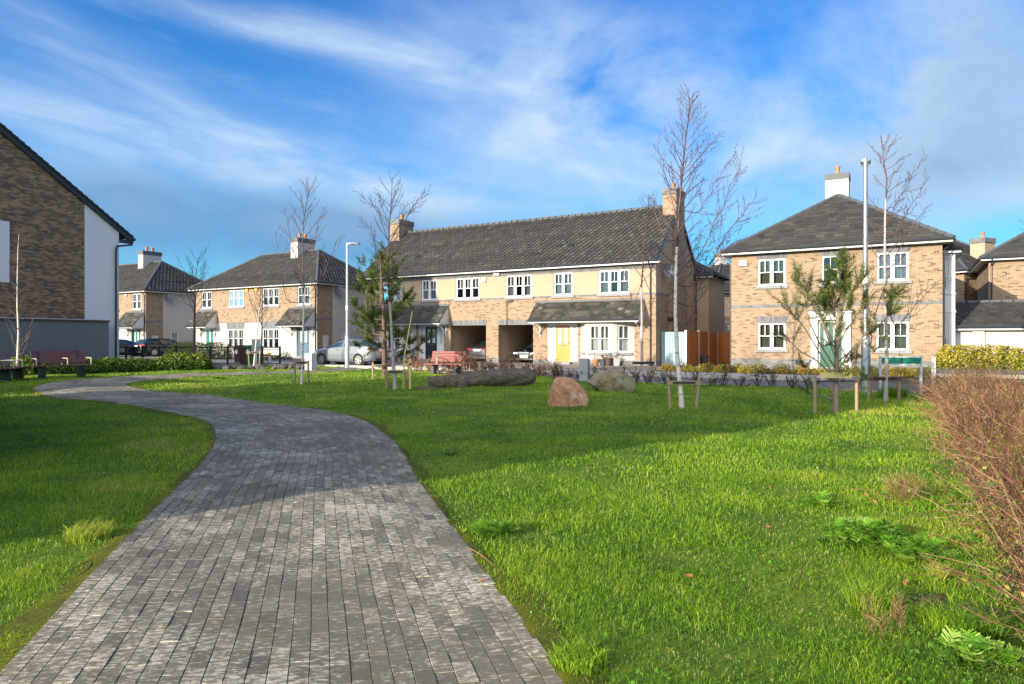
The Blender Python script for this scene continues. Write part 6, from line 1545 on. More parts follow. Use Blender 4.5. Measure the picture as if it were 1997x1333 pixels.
# rocks: faceted boulders
def rock(name, label, x, y, size, seed, mat, z=0.0, rz=0.0, cuts=16, rough=.05, group=None, deep=False):
    g = np.random.default_rng(seed); bm = bmesh.new(); bmesh.ops.create_icosphere(bm, subdivisions=5, radius=1.0)
    co = np.array([v.co[:] for v in bm.verts]); 
    for k in range(cuts):
        n = g.normal(0, 1, 3); n /= np.linalg.norm(n); d_ = g.uniform(.40, .74) if deep else g.uniform(.55, .9); t_ = co @ n; o_ = np.maximum(t_ - d_, 0); co -= n[None] * o_[:, None] * .93
    n3 = lambda s, p: np.sin(co[:, 0] * s + p) * np.sin(co[:, 1] * s * 1.3 + p * 2) * np.sin(co[:, 2] * s * .9 + p * 3)
    co *= (1 + rough * n3(6, 1) + rough * .7 * n3(13, 2) + rough * .45 * n3(27, .5) + rough * .25 * g.normal(0, 1, len(co)))[:, None]
    co *= np.array(size)[None]
    for v, c_ in zip(bm.verts, co): v.co = c_
    me = bpy.data.meshes.new(name); bm.to_mesh(me); bm.free(); me.polygons.foreach_set('use_smooth', np.ones(len(me.polygons), bool)); me.materials.append(M[mat]); me.update()
    if hasattr(me, 'set_sharp_from_angle'): me.set_sharp_from_angle(angle=R(28))
    o = bpy.data.objects.new(name, me); C.objects.link(o); o.location = (x, y, base_z(x, y) + z); o.rotation_euler = (0, 0, rz); tag(o, label, 'rock', group); return o


def rockmat(name, stops, sc):
    m, t, b = newmat(name); co = obj_co(t); n = t.noise(co, sc, 8, .68, .8); n2 = t.noise(co, sc * 5, 5, .7)
    t.l.new(t.ramp(t.m('ADD', t.m('MULTIPLY', n, .7), t.m('MULTIPLY', n2, .3)), stops), b.inputs['Base Color']); b.inputs['Roughness'].default_value = .85
    t.l.new(t.bump(t.m('ADD', n, t.m('MULTIPLY', n2, .7)), .9, .05), b.inputs['Normal'])


rockmat('rock_red', [(.3, (.10, .055, .035)), (.42, (.36, .17, .085)), (.52, (.47, .26, .15)), (.62, (.56, .42, .31)), (.75, (.30, .15, .08))], 2.6)
rockmat('rock_grey', [(.3, (.09, .072, .045)), (.45, (.24, .19, .115)), (.55, (.33, .27, .17)), (.7, (.50, .44, .34))], 2.2)
rockmat('rock_dark', [(.3, (.035, .033, .033)), (.55, (.10, .095, .09)), (.75, (.2, .19, .17))], 3)
def hull_rock(label, x, y, pts, mat, seed, amp=.03, rz=0.0):
    """boulder from its corner points: hull, worn edges, cracks and pits"""
    bm = bmesh.new()
    for p in pts: bm.verts.new(p)
    r_ = bmesh.ops.convex_hull(bm, input=list(bm.verts)); bmesh.ops.delete(bm, geom=[g for g in r_['geom_interior'] if isinstance(g, bmesh.types.BMVert)], context='VERTS')
    bmesh.ops.triangulate(bm, faces=bm.faces)
    for k in range(5): bmesh.ops.subdivide_edges(bm, edges=[e for e in bm.edges if e.calc_length() > .05], cuts=1, use_grid_fill=True)
    bmesh.ops.triangulate(bm, faces=bm.faces)
    bm.normal_update(); from mathutils import noise as mn
    off = Vector((seed * 3.1, seed * 1.7, 0)); mv = []
    for v in bm.verts:
        p = v.co; d_ = mn.fractal(p * 3.2 + off, .9, 2.1, 5) * amp + mn.fractal(p * 11 + off, .8, 2.2, 3) * amp * .4; rg = abs(mn.noise(p * Vector((4.5, 4.5, 2.0)) + off)); d_ -= max(0, .07 - rg) * amp * 8
        mv.append(v.co + v.normal * d_)
    for v, q in zip(bm.verts, mv): v.co = q
    me = bpy.data.meshes.new('boulder'); bm.to_mesh(me); bm.free(); me.polygons.foreach_set('use_smooth', np.ones(len(me.polygons), bool)); me.materials.append(M[mat]); me.update()
    if hasattr(me, 'set_sharp_from_angle'): me.set_sharp_from_angle(angle=R(22))
    o = bpy.data.objects.new('boulder', me); C.objects.link(o); o.location = (x, y, base_z(x, y) - .06); o.rotation_euler = (0, 0, rz); return tag(o, label, 'rock')


x, y = G(1109, 790)
hull_rock('blocky reddish brown boulder on the lawn', x, y + .35, [(-.46, -.30, 0), (.44, -.34, 0), (.48, .25, 0), (-.44, .32, 0), (-.42, -.26, .22), (-.33, -.22, .62), (-.24, .22, .72), (.06, -.20, .74), (.16, .20, .66), (.34, -.24, .46), (.45, -.26, .20), (.44, .22, .26), (-.10, -.36, .45), (-.40, .26, .40)], 'rock_red', 3, .022, .1)
x, y = G(1198, 764)
hull_rock('flat topped mossy grey boulder behind the red one', x, y + .5, [(-.30, -.25, 0), (.52, -.32, 0), (.58, .3, 0), (-.35, .35, 0), (-.60, -.30, .22), (-.66, .25, .30), (-.42, -.34, .50), (-.40, .25, .60), (.20, -.36, .62), (.25, .28, .66), (.62, -.28, .40), (.66, .26, .42), (.60, -.30, .14), (-.05, -.46, .44)], 'rock_grey', 8, .028, .15)
proto = None
for k in range(11):
    px = 425 + k * 16 + random.uniform(-4, 4) if k < 6 else 540 + (k - 6) * 14
    x, y = at(px, 0, 32.6 + random.uniform(-.4, .5))[:2]
    if proto is None: proto = rock('edging_stone', 'rounded grey stone in the row below the black railing', x, y, (.34, .26, .24), 5, 'rock_dark', .04, 0, 10, .03, 'row of grey stones below the railing')
    else:
        c_ = proto.copy(); C.objects.link(c_); c_.location = (x, y, base_z(x, y) + .03); c_.rotation_euler = (0, 0, random.uniform(0, 6)); s_ = random.uniform(.75, 1.2); c_.scale = (s_, s_, s_ * .9)

# the fallen log
m, t, b = newmat('log_bark'); co = obj_co(t); p = t.sep(co)
vr = t.new('ShaderNodeTexVoronoi'); vr.feature = 'DISTANCE_TO_EDGE'; vr.inputs['Scale'].default_value = 1.0; t.l.new(t.comb(t.m('MULTIPLY', p[0], 2.6), t.m('MULTIPLY', p[1], 13), t.m('MULTIPLY', p[2], 13)), vr.inputs['Vector'])
n = t.noise(co, 2.2, 6, .65); lich = t.noise(co, 9, 6, .7)
c = t.mix(t.m('ADD', t.m('MULTIPLY', vr.outputs['Distance'], 5, clamp=True), .42, clamp=True), (.014, .012, .010), t.mix(n, (.062, .050, .036), (.19, .16, .115)))
c = t.mix(t.m('MULTIPLY', t.m('SUBTRACT', lich, .57, clamp=True), 5, clamp=True), c, (.34, .34, .26)); c = t.mix(t.m('MULTIPLY', t.m('SUBTRACT', n, .55, clamp=True), 3, clamp=True), c, (.07, .08, .025)); t.l.new(c, b.inputs['Base Color']); b.inputs['Roughness'].default_value = .9
t.l.new(t.bump(t.m('ADD', t.m('MULTIPLY', vr.outputs['Distance'], 2, clamp=True), t.m('MULTIPLY', lich, .8)), .55, .03), b.inputs['Normal'])
plain('log_wood', (.075, .045, .03), .9, var=.4, scale=14, bump=.3)
a0, a1 = np.array(at(836, 0, 21.0)[:2]), np.array(at(1043, 0, 21.6)[:2])
LG = thing('fallen_log', 'long thick bark covered log lying on the lawn', 'log', (a0[0], a0[1], base_z(*a0)), math.atan2(a1[1] - a0[1], a1[0] - a0[0]))
Ln = math.hypot(*(a1 - a0)); vs, fs = [], []; nr, nk = 70, 36
for i in range(nr + 1):
    t_ = i / nr; r_ = np.interp(t_, [0, .1, .28, .40, .5, .7, .88, .97, 1], [.22, .23, .235, .265, .31, .335, .31, .25, .17]); cz = np.interp(t_, [0, .3, .5, .85, 1], [.16, .21, .27, .31, .33])
    for k in range(nk):
        w_ = 2 * PI * k / nk; q = r_ * (1 + .05 * math.sin(w_ * 3 + t_ * 9) + .035 * math.sin(w_ * 7 + t_ * 23) + .03 * math.sin(t_ * 60 + w_ * 2) + .02 * random.gauss(0, 1))
        vs.append((t_ * Ln, math.cos(w_) * q, cz + math.sin(w_) * q * .92))
for i in range(nr):
    for k in range(nk): fs.append((i * nk + k, i * nk + (k + 1) % nk, (i + 1) * nk + (k + 1) % nk, (i + 1) * nk + k))
link_mesh('trunk', vs, fs, 'log_bark', LG, smooth=True)
m_ = MB(); m_.add([vs[k] for k in range(nk)], [tuple(range(nk))[::-1]]); m_.add([vs[nr * nk + k] for k in range(nk)], [tuple(range(nk))]); m_.build('cut_end', M['log_wood'], LG)
m_ = MB(); m_.tube([(1.05, -.10, .12), (1.0, -.42, .10), (.96, -.55, .08)], [.17, .155, .15], 18); m_.build('branch_stub', M['log_bark'], LG, smooth=True)
for lab, px, py, Y_, sz in (('small bare earth mound at the cut end of the log', 835, 760, 20.6, (.5, .45, .13)), ('low grassy mound at the thick end of the log', 1052, 742, 23.9, (.75, .7, .25))):
    x, y = at(px, 0, Y_)[:2]; bm = bmesh.new(); bmesh.ops.create_uvsphere(bm, u_segments=28, v_segments=14, radius=1)
    for v in bm.verts: v.co = Vector((v.co.x * sz[0] * (1 + .08 * math.sin(v.co.y * 5)), v.co.y * sz[1], v.co.z * sz[2] * (1 + .08 * math.sin(v.co.x * 9 + v.co.y * 7)) - .04))
    me = bpy.data.meshes.new('earth_mound'); bm.to_mesh(me); bm.free(); me.materials.append(M['bare_soil' if 'bare' in lab else 'lawn_soil']); me.polygons.foreach_set('use_smooth', np.ones(len(me.polygons), bool)); o = bpy.data.objects.new('earth_mound', me); C.objects.link(o); o.location = (x, y, base_z(x, y)); o['kind'] = 'structure'

# railing, bins, hydrant sign, notice board
ra_, rb_ = np.array(at(150, 0, 38.2)[:2]), np.array(at(546, 0, 36.6)[:2])
F_ = thing('railing', 'black metal railing between the laurel hedge and the left houses', 'railing', (ra_[0], ra_[1], float(zt(*ra_))), math.atan2(rb_[1] - ra_[1], rb_[0] - ra_[0])); Lf_ = math.hypot(*(rb_ - ra_))
m_ = MB(); m_.box(0, Lf_, -.025, .025, .98, 1.04); m_.box(0, Lf_, -.02, .02, .55, .60); m_.box(0, Lf_, -.02, .02, .12, .16); m_.build('rails', M['black_metal'], F_)
npst = 13
for k in range(npst): q = Lf_ * k / (npst - 1); m_ = MB(); m_.box(q - .04, q + .04, -.04, .04, -.1, 1.08); m_.build('post', M['black_metal'], F_)


def bin_(name, label, px, Y_, mat, ang=0.0, h=1.05, w_=.55):
    x, y = at(px, 0, Y_)[:2]; B = thing('wheelie_bin', label, 'bin', (x, y, float(zt(x, y)) + .02), ang); s_ = w_ / 2; m_ = MB()
    vs = []
    for z_, q in ((.06, .80), (h * .88, 1.0)): vs += [(-s_ * q, -s_ * q, z_), (s_ * q, -s_ * q, z_), (s_ * q, s_ * q, z_), (-s_ * q, s_ * q, z_)]
    m_.add(vs, [(3, 2, 1, 0), (4, 5, 6, 7), (0, 1, 5, 4), (1, 2, 6, 5), (2, 3, 7, 6), (3, 0, 4, 7)]); m_.build('body', M[mat], B, bevel=.02)
    l = MB(); l.prism([(-s_ * 1.06, -s_ * 1.12, h * .885), (s_ * 1.06, -s_ * 1.12, h * .885), (s_ * 1.06, s_ * 1.1, h * .885), (-s_ * 1.06, s_ * 1.1, h * .885)], (0, 0, .05)); l.prism([(-s_ * .9, -s_ * .8, h * .935), (s_ * .9, -s_ * .8, h * .935), (s_ * .9, s_ * 1.0, h * .94), (-s_ * .9, s_ * 1.0, h * .94)], (0, 0, .05)); l.build('lid', M[mat], B, bevel=.012)
    for q in (-1, 1): k = MB(); k.lathe([(.02, -.03), (.11, -.03), (.11, .03), (.02, .03)], 14, (q * s_ * .75, s_ * .85, .11), 'x'); k.build('wheel', M['rubber'], B)
    k = MB(); k.lathe([(.13, -.003), (.13, .003)], 16, (-.02, -s_ * .97, h * .62), 'y'); k.build('sticker', M['sticker'], B)
    return B


bin_('bin', 'dark green wheelie bin with round sticker behind the railing', 491, 38.6, 'bin_green', -TH + R(10), 1.12, .62); bin_('bin', 'brown wheelie bin with round sticker behind the railing', 469, 40.2, 'bin_brown', -TH, 1.10, .58)
x, y = at(1374, 0, 37.6)[:2]
B = thing('plastic_pot', 'dark grey plastic tub in front of the orange fence', 'tub', (x, y, float(zt(x, y)) + .02)); m_ = MB(); m_.lathe([(.17, 0), (.22, .46), (.25, .46), (.25, .50), (.20, .50), (.16, .04)], 18); m_.build('tub_body', M['bin_grey'], B, smooth=True); m_ = MB(); m_.tube([(-.22, 0, .5), (-.15, 0, .62), (.15, 0, .62), (.22, 0, .5)], .012, 6); m_.build('handle', M['bin_grey'], B)
x, y = at(500, 0, 35.4)[:2]
B = thing('notice_board', 'small teal notice board on a post behind the leaning sapling', 'notice board', (x, y, float(zt(x, y))), R(-8)); m_ = MB(); m_.box(-.035, .035, -.03, .03, -.1, 1.55); m_.build('post', M['pale_metal'], B); m_ = MB(); m_.box(-.24, .24, -.05, -.031, .82, 1.38); m_.build('board', M['gate_blue'], B); m_ = MB(); m_.box(-.20, .20, -.056, -.051, .86, 1.10); m_.box(-.18, .18, -.056, -.051, 1.30, 1.34); m_.build('notice', M['sill_stone'], B); m_ = MB(); m_.box(-.26, .26, -.055, -.03, 1.385, 1.45); m_.build('board_hood', M['dish_grey'], B)
x, y = at(526, 0, 38.0)[:2]
B = thing('marker_post', 'short grey marker post with a yellow plate behind the railing', 'marker post', (x, y, float(zt(x, y))), 0); m_ = MB(); m_.box(-.085, .085, -.05, .05, -.1, .52); m_.build('post', M['pale_metal'], B); m_ = MB(); m_.box(-.11, .11, -.056, -.051, .50, .70); m_.build('plate', M['alarm_orange'], B)
x, y = at(515, 0, 37.4)[:2]
B = thing('wooden_stool', 'small wooden frame beside the green bin', 'stool', (x, y, float(zt(x, y))), R(-20)); m_ = MB(); m_.box(-.2, .2, -.15, .15, .42, .46); m_.build('top', M['stake_wood'], B)
for q in ((-.16, -.11), (.16, -.11), (-.16, .11), (.16, .11)): m_ = MB(); m_.box(q[0] - .02, q[0] + .02, q[1] - .02, q[1] + .02, 0, .419); m_.build('leg', M['stake_wood'], B)
# pots and ornaments under the bay window
for k, (px, col, s_, lab) in enumerate(((1162, 'terracotta', .20, 'white and terracotta planter left of the pots under the bay window'), (1176, 'bin_grey', .22, 'dark round pot with a leafy plant under the bay window'), (1186, 'dark_bark', .25, 'brown tall pot with a leafy plant under the bay window'), (1202, 'box_white', .26, 'white square planter under the bay window'))):
    x, y = at(px, 0, 36.5)[:2]; z = float(zt(x, y)) + .03; B = thing('flower_pot', lab, 'flower pot', (x, y, z), -TH); m_ = MB(); m_.lathe([(s_ * .6, 0), (s_ * .9, s_ * 1.5), (s_ * 1.0, s_ * 1.5), (s_ * 1.0, s_ * 1.7), (s_ * .8, s_ * 1.7), (s_ * .75, s_ * 1.3)], 14 if k < 3 else 4); m_.build('pot', M[col], B, smooth=k < 3)
    n = 70; pos = rng.normal(0, 1, (n, 3)) * np.array([s_ * .5, s_ * .5, s_ * .45]) + np.array([0, 0, s_ * 2.1]); v_, f_ = leaves(n, pos, rng.normal(0, 1, (n, 3)), np.full(n, .09), None, .5); link_mesh('foliage', v_, f_, 'beech_leaf' if k % 2 == 0 else 'box_leaf', B, tint=rng.random(n))
x, y = from_uv(-11.2, -1.0)
for k, (u, v) in enumerate(((-16.9, -.9), (-16.2, -1.1), (-15.6, -.8))):
    x, y = from_uv(u, v); B = thing('flower_pot', ('dark planter left of the group under the hidden bay window', 'dark pot in the middle under the hidden bay window', 'dark bucket right of the group under the hidden bay window')[k], 'flower pot', (x, y, float(zt(x, y)) + .03)); m_ = MB(); m_.lathe([(.14, 0), (.2, .34), (.22, .34), (.22, .4), (.17, .4), (.15, .3)], 14); m_.build('pot', M['bin_grey'], B, smooth=True)
    n = 50; pos = rng.normal(0, .1, (n, 3)) + np.array([0, 0, .5]); v_, f_ = leaves(n, pos, rng.normal(0, 1, (n, 3)), np.full(n, .09), None, .5); link_mesh('foliage', v_, f_, 'box_leaf', B, tint=rng.random(n))

# side gate and fence between the pair and the detached house
gx, gy = from_uv(.05, .75)
Gt = thing('side_gate', 'pale blue boarded side gate between pair gable and orange fence', 'gate', (gx, gy, float(zt(gx, gy))), -TH); m_ = MB()
for k in range(8): m_.box(k * .158, k * .158 + .150, -.012, .012, .03, 1.84)
m_.build('gate_leaf', M['gate_blue'], Gt, bevel=.004); m_ = MB(); m_.box(0, 1.26, .0125, .05, .3, .4); m_.box(0, 1.26, .0125, .05, 1.45, 1.55); m_.build('gate_rail', M['gate_blue'], Gt); m_ = MB(); m_.box(1.27, 1.38, -.05, .05, -.1, 1.93); m_.build('gate_post', M['box_white'], Gt)
fx, fy = from_uv(1.44, .9)
Fn = thing('wooden_fence', 'orange brown panel fence with pale concrete posts between two brick houses', 'fence', (fx, fy, float(zt(fx, fy))), -TH)
for k in range(3):
    m_ = MB(); m_.box(-.02, .02, k * 2.05 + .07, (k + 1) * 2.05 - .07, .04, 1.86); m_.build('panel', M['fence_wood'], Fn); m_ = MB(); m_.box(-.06, .06, (k + 1) * 2.05 - .062, (k + 1) * 2.05 + .062, -.1, 1.92); m_.build('post', M['concrete_path'], Fn); m_ = MB(); m_.box(-.035, .035, k * 2.05 + .07, (k + 1) * 2.05 - .07, 1.863, 1.89); m_.build('capping', M['fence_wood'], Fn)
m_ = MB(); m_.box(.07, 2.42, 6.13, 6.17, .04, 1.86); m_.build('panel', M['fence_wood'], Fn); m_ = MB(); m_.box(.07, 2.42, 6.115, 6.185, 1.863, 1.89); m_.build('capping', M['fence_wood'], Fn)
x, y = from_uv(-23.6, 4.2)
Fn = thing('wooden_fence', 'short pale timber fence between the left houses beside the black car', 'fence', (x, y, 0), -TH); m_ = MB(); m_.box(0, 1.1, -.02, .02, .05, 1.75); m_.build('panel', M['stake_wood'], Fn); m_ = MB(); m_.box(-.12, -.002, -.05, .05, -.1, 1.8); m_.build('post', M['box_white'], Fn)
# louvred shed end left of the pair
x, y = from_uv(-22.4, 3.2)
Sh = thing('bin_store', 'low slatted dark bin store between left pair and middle pair', 'bin store', (*at(718, 0, 49.0)[:2], .1), -TH); m_ = MB(); m_.box(-.85, .85, .05, .9, 0, 1.62); m_.build('store_body', M['louvre'], Sh); m_ = MB()
for k in range(12): m_.box(-.85, .85, .0, .045, .06 + k * .13, .15 + k * .13)
m_.build('slats', M['louvre'], Sh)


# ------------------------------------------------------------------ cars
def car(label, x, y, ang, L_, H_, Wd, paint, roof, belt, glass, plan=None, rear_rail=None, front_grille=False, z=None, wheel_r=.32, group=None, wb=(.19, .80), tail=(.86, .60, .90, .80), dark=False):
    """body lofted from profile curves along the car; nose at +x"""
    B = thing('parked_car', label, 'car', (x, y, (float(zt(x, y)) + .03) if z is None else z), ang, group)
    N = 110; tx = np.linspace(0, 1, N); X = L_ / 2 - tx * L_
    def ip(pts, sm=5):
        p = np.array(pts); v = np.interp(tx, p[:, 0], p[:, 1]); k = np.ones(sm) / sm; return np.convolve(np.r_[np.full(sm // 2, v[0]), v, np.full(sm // 2, v[-1])], k, 'valid')
    zr = ip(roof); zb_ = ip(belt); w_ = ip(plan or [(0, .72), (.015, .84), (.05, .92), (.12, .98), (.25, 1), (.8, 1), (.93, .95), (.985, .87), (1, .78)], 3) * Wd / 2
    zs = ip([(0, .30), (.05, .22), (.12, .20), (.88, .20), (.96, .25), (1, .34)], 3); zr = np.maximum(zr, zb_ + .012)
    cab = np.clip((zr - zb_ - .03) / .25, 0, 1); wr = w_ * (.93 - .26 * cab)
    key = []
    for i in range(N):
        q = [(0, zs[i]), (.8 * w_[i], zs[i]), (.955 * w_[i], zs[i] + .05), (.995 * w_[i], zs[i] + .16), (1.0 * w_[i], zs[i] + (zb_[i] - zs[i]) * .55), (.985 * w_[i], zb_[i] - .05), (.95 * w_[i], zb_[i]), (wr[i] * 1.015, zr[i] - .05 * cab[i]), (wr[i] * .9, zr[i]), (wr[i] * .5, zr[i] + .02), (0, zr[i] + .026)]
        key.append(q)
    sub = [2, 2, 3, 6, 6, 3, 9, 2, 3, 3]; ring = []
    for i in range(N):
        r_ = []
        for (a, b_), n in zip(zip(key[i][:-1], key[i][1:]), sub):
            for k in range(n): f = k / n; r_.append((a[0] + (b_[0] - a[0]) * f, a[1] + (b_[1] - a[1]) * f))
        r_.append(key[i][-1]); ring.append(r_)
    ring = np.array(ring); K = ring.shape[1]
    full = np.concatenate([np.stack([ring[:, :, 0], ring[:, :, 1]], -1), np.stack([-ring[:, ::-1, 0], ring[:, ::-1, 1]], -1)[:, 1:-1]], 1); KK = full.shape[1]
    vs = np.concatenate([np.repeat(X, KK)[:, None], full.reshape(-1, 2)], 1)
    i = np.arange(N - 1)[:, None] * KK; k = np.arange(KK)[None]
    fs = np.stack([i + k, i + (k + 1) % KK, i + KK + (k + 1) % KK, i + KK + k], -1).reshape(-1, 4)
    seg = np.tile(np.arange(KK), N - 1); seg = np.where(seg >= K - 1, 2 * (K - 1) - 1 - seg, seg); fx = np.repeat((tx[:-1] + tx[1:]) / 2, KK); cen = vs[fs].mean(1)
    cs = np.cumsum([0] + sub); side = (seg >= cs[6]) & (seg < cs[7]); top = seg >= cs[8]; tpos = (seg - cs[6] + .5) / sub[6]
    xw0, xw1, xr0, xr1, pil = glass       # windscreen start, end, rear window start, end, pillars
    cabf = np.interp(fx, tx, cab); hgt = np.interp(fx, tx, zr - zb_)
    sideg = side & (fx > xw0 + .035) & (fx < xr1 - .03) & (tpos > .10) & (tpos < .90) & (hgt > .13) & np.all([np.abs(fx - q) > .010 for q in pil], 0)
    ws = (top | ((seg >= cs[7]) & (seg < cs[8]))) & (fx > xw0) & (fx < xw1); rw = (top | ((seg >= cs[7]) & (seg < cs[8]))) & (fx > xr0) & (fx < xr1)
    zc, yc = cen[:, 2], np.abs(cen[:, 1]); t0, t1, z0, z1 = tail[0], 1.1, tail[1], tail[3]
    tl = (fx > tail[0]) & (zc > tail[1]) & (zc < tail[3]) & (yc > Wd * .26) & ~sideg & ~rw; hl = (fx < .10) & (zc > .56) & (zc < .74) & (yc > Wd * .27)
    arch = np.zeros(len(fs), bool); wx = [L_ / 2 - q * L_ for q in wb]
    for q in wx: arch |= (np.hypot(cen[:, 0] - q, cen[:, 2] - wheel_r) < wheel_r + .055) & (yc > Wd * .30) & (seg < cs[6])
    low = (zc < .30) & (seg < cs[4]) & ~arch
    cat_ = np.zeros(len(fs), int); cat_[low & dark] = 6; cat_[sideg] = 1; cat_[ws] = 2; cat_[rw] = 3; cat_[tl] = 4; cat_[hl] = 5; cat_[arch] = -1
    def part(name, msk, mat):
        if msk.any():
            f = fs[msk]; u_, inv = np.unique(f, return_inverse=True); return link_mesh(name, vs[u_], inv.reshape(f.shape), mat, B, smooth=True)
    bd = part('body', (cat_ == 0) | (cat_ == 6), paint)
    for e_, sg in ((vs[:KK], 1), (vs[-KK:], -1)):                      # rounded ends
        c_ = e_.mean(0); rr_ = [e_]
        for f_, o_ in ((.93, .035), (.78, .06), (.4, .075)): q = c_ + (e_ - c_) * f_; q[:, 0] += sg * o_; rr_.append(q)
        fb_ = [(i_ * KK + k_, i_ * KK + (k_ + 1) % KK, (i_ + 1) * KK + (k_ + 1) % KK, (i_ + 1) * KK + k_) for i_ in range(3) for k_ in range(KK)] + [tuple(range(3 * KK, 4 * KK))]
        MB().add(np.vstack(rr_), fb_).build('bumper', M[paint], B, smooth=True)
    for sg in (1, -1):
        ln = MB(); ln.prism([(-L_ / 2 - .045, sg * Wd * .20, tail[1] + .03), (-L_ / 2 - .035, sg * Wd * .40, tail[1] + .01), (-L_ / 2 - .03, sg * Wd * .41, tail[3] - .03), (-L_ / 2 - .045, sg * Wd * .22, tail[3] - .04)], (-.03, 0, 0)); ln.build('tail_light', M['lamp_red'], B, bevel=.01)
        if front_grille: ln = MB(); ln.prism([(L_ / 2 + .03, sg * Wd * .23, .60), (L_ / 2 - .02, sg * Wd * .41, .62), (L_ / 2 - .03, sg * Wd * .42, .72), (L_ / 2 + .03, sg * Wd * .24, .70)], (.04, 0, 0)); ln.build('headlight', M['lamp_clear'], B, bevel=.01)
    part('side_window', cat_ == 1, 'car_glass'); part('windscreen', cat_ == 2, 'car_glass'); part('rear_window', cat_ == 3, 'car_glass')
    for sg, nm in ((1, 'tail_light'), (-1, 'tail_light')): part(nm, (cat_ == 4) & (cen[:, 1] * sg > 0), 'lamp_red')
    for sg in (1, -1): part('headlight', (cat_ == 5) & (cen[:, 1] * sg > 0), 'lamp_clear')
    for q in wx:
        for sg in (1, -1):
            yo = sg * (Wd / 2 - .10); ty = MB(); ty.lathe([(wheel_r * .62, -.095), (wheel_r * .93, -.10), (wheel_r, -.07), (wheel_r, .07), (wheel_r * .93, .10), (wheel_r * .62, .095)], 28, (q, yo, wheel_r), 'y'); W_ = ty.build('wheel', M['rubber'], B, smooth=True)
            rm = MB(); yy = yo + sg * .085; rm.lathe([(wheel_r * .66, -.012), (wheel_r * .66, .012), (wheel_r * .58, .012), (wheel_r * .58, -.012)], 24, (q, yy + sg * .012, wheel_r), 'y')
            for k_ in range(6):
                a = k_ * PI / 3 + .3; c_, s_ = math.cos(a), math.sin(a); r0_, r1_ = wheel_r * .08, wheel_r * .62; hw_ = wheel_r * .11
                rm.prism([(q + c_ * r0_ - s_ * hw_, yy, wheel_r + s_ * r0_ + c_ * hw_), (q + c_ * r0_ + s_ * hw_, yy, wheel_r + s_ * r0_ - c_ * hw_), (q + c_ * r1_ + s_ * hw_ * .8, yy, wheel_r + s_ * r1_ - c_ * hw_ * .8), (q + c_ * r1_ - s_ * hw_ * .8, yy, wheel_r + s_ * r1_ + c_ * hw_ * .8)], (0, sg * .02, 0))
            rm.lathe([(wheel_r * .16, -.01), (wheel_r * .16, .018)], 14, (q, yy + sg * .012, wheel_r), 'y'); rm.build('rim', M['rim_alloy'], W_)
            a_ = MB(); aa = np.linspace(-.12, PI + .12, 16); ra = wheel_r + .05; a_.tube([(q + math.cos(v_) * ra, sg * (Wd / 2 - .012), wheel_r + math.sin(v_) * ra) for v_ in aa], .018, 6); a_.build('wheel_arch', M[paint], B, smooth=True)
            ln = MB(); ln.lathe([(wheel_r + .05, -.16), (wheel_r + .05, .14)], 20, (q, sg * (Wd / 2 - .20), wheel_r), 'y'); ln.build('arch_liner', M['plastic_dark'], B)
    for sg in (1, -1):
        k_ = int(N * (xw0 + .055)); mr = MB(); c_ = Vector((X[k_], sg * (w_[k_] + .06), zb_[k_] + .07)); mr.prism([c_ + Vector((-.06, -sg * .09, -.055)), c_ + Vector((-.04, sg * .08, -.045)), c_ + Vector((-.04, sg * .085, .06)), c_ + Vector((-.06, -sg * .07, .065))], (.10, 0, 0)); mr.build('door_mirror', M['plastic_dark' if paint != 'paint_silver' else 'paint_silver'], B, bevel=.012)
        hd = MB()
        for q in (.46, .64): k_ = int(N * q); hd.box(X[k_] - .09, X[k_] + .09, min(sg * (w_[k_] * .985), sg * (w_[k_] * .985 + .022)), max(sg * (w_[k_] * .985), sg * (w_[k_] * .985 + .022)), zb_[k_] - .13, zb_[k_] - .10)
        hd.build('door_handle', M['chrome' if paint == 'paint_silver' else 'plastic_dark'], B)
    pl = MB(); pl.box(-L_ / 2 - .095, -L_ / 2 - .07, -.26, .26, tail[1] - .04, tail[1] + .07); pl.build('number_plate', M['plate_white'], B, bevel=.004)
    pl = MB(); pl.box(L_ / 2 + .07, L_ / 2 + .09, -.26, .26, .40, .51); pl.build('number_plate', M['plate_white'], B, bevel=.004)
    dk = MB(); dk.box(-L_ / 2 - .085, -L_ / 2 + .05, -Wd * .36, Wd * .36, .30, .40); dk.build('rear_valance', M['plastic_dark'], B)
    if front_grille:
        gr = MB(); gr.prism([(L_ / 2 + .072, -.36, .72), (L_ / 2 + .072, -.30, .55), (L_ / 2 + .072, .30, .55), (L_ / 2 + .072, .36, .72)], (.012, 0, 0)); g_ = gr.build('grille', M['plastic_dark'], B)
        c_ = MB(); c_.tube([(L_ / 2 + .095, -.37, .725), (L_ / 2 + .095, -.31, .545), (L_ / 2 + .095, .31, .545), (L_ / 2 + .095, .37, .725), (L_ / 2 + .095, -.37, .725)], .014, 6)
        for zz in (.60, .665): c_.tube([(L_ / 2 + .095, -.33, zz), (L_ / 2 + .095, .33, zz)], .008, 6)
        c_.tube([(L_ / 2 + .095, 0, .55), (L_ / 2 + .095, 0, .72)], .010, 6); c_.tube([(L_ / 2 + .06, -.62, .33), (L_ / 2 + .06, .62, .33)], .012, 6); c_.build('grille_trim', M['chrome'], g_)
        st = MB(); st.tube([(L_ / 2 - .10, 0, .74), (L_ / 2 - .10, 0, .80)], .005, 6)
        st.tube([(L_ / 2 - .10, .034 * math.cos(v_), .834 + .034 * math.sin(v_)) for v_ in np.linspace(0, 2 * PI, 17)], .005, 5)
        for v_ in (PI / 2, PI / 2 + 2 * PI / 3, PI / 2 + 4 * PI / 3): st.tube([(L_ / 2 - .10, 0, .834), (L_ / 2 - .10, .034 * math.cos(v_), .834 + .034 * math.sin(v_))], .004, 5)
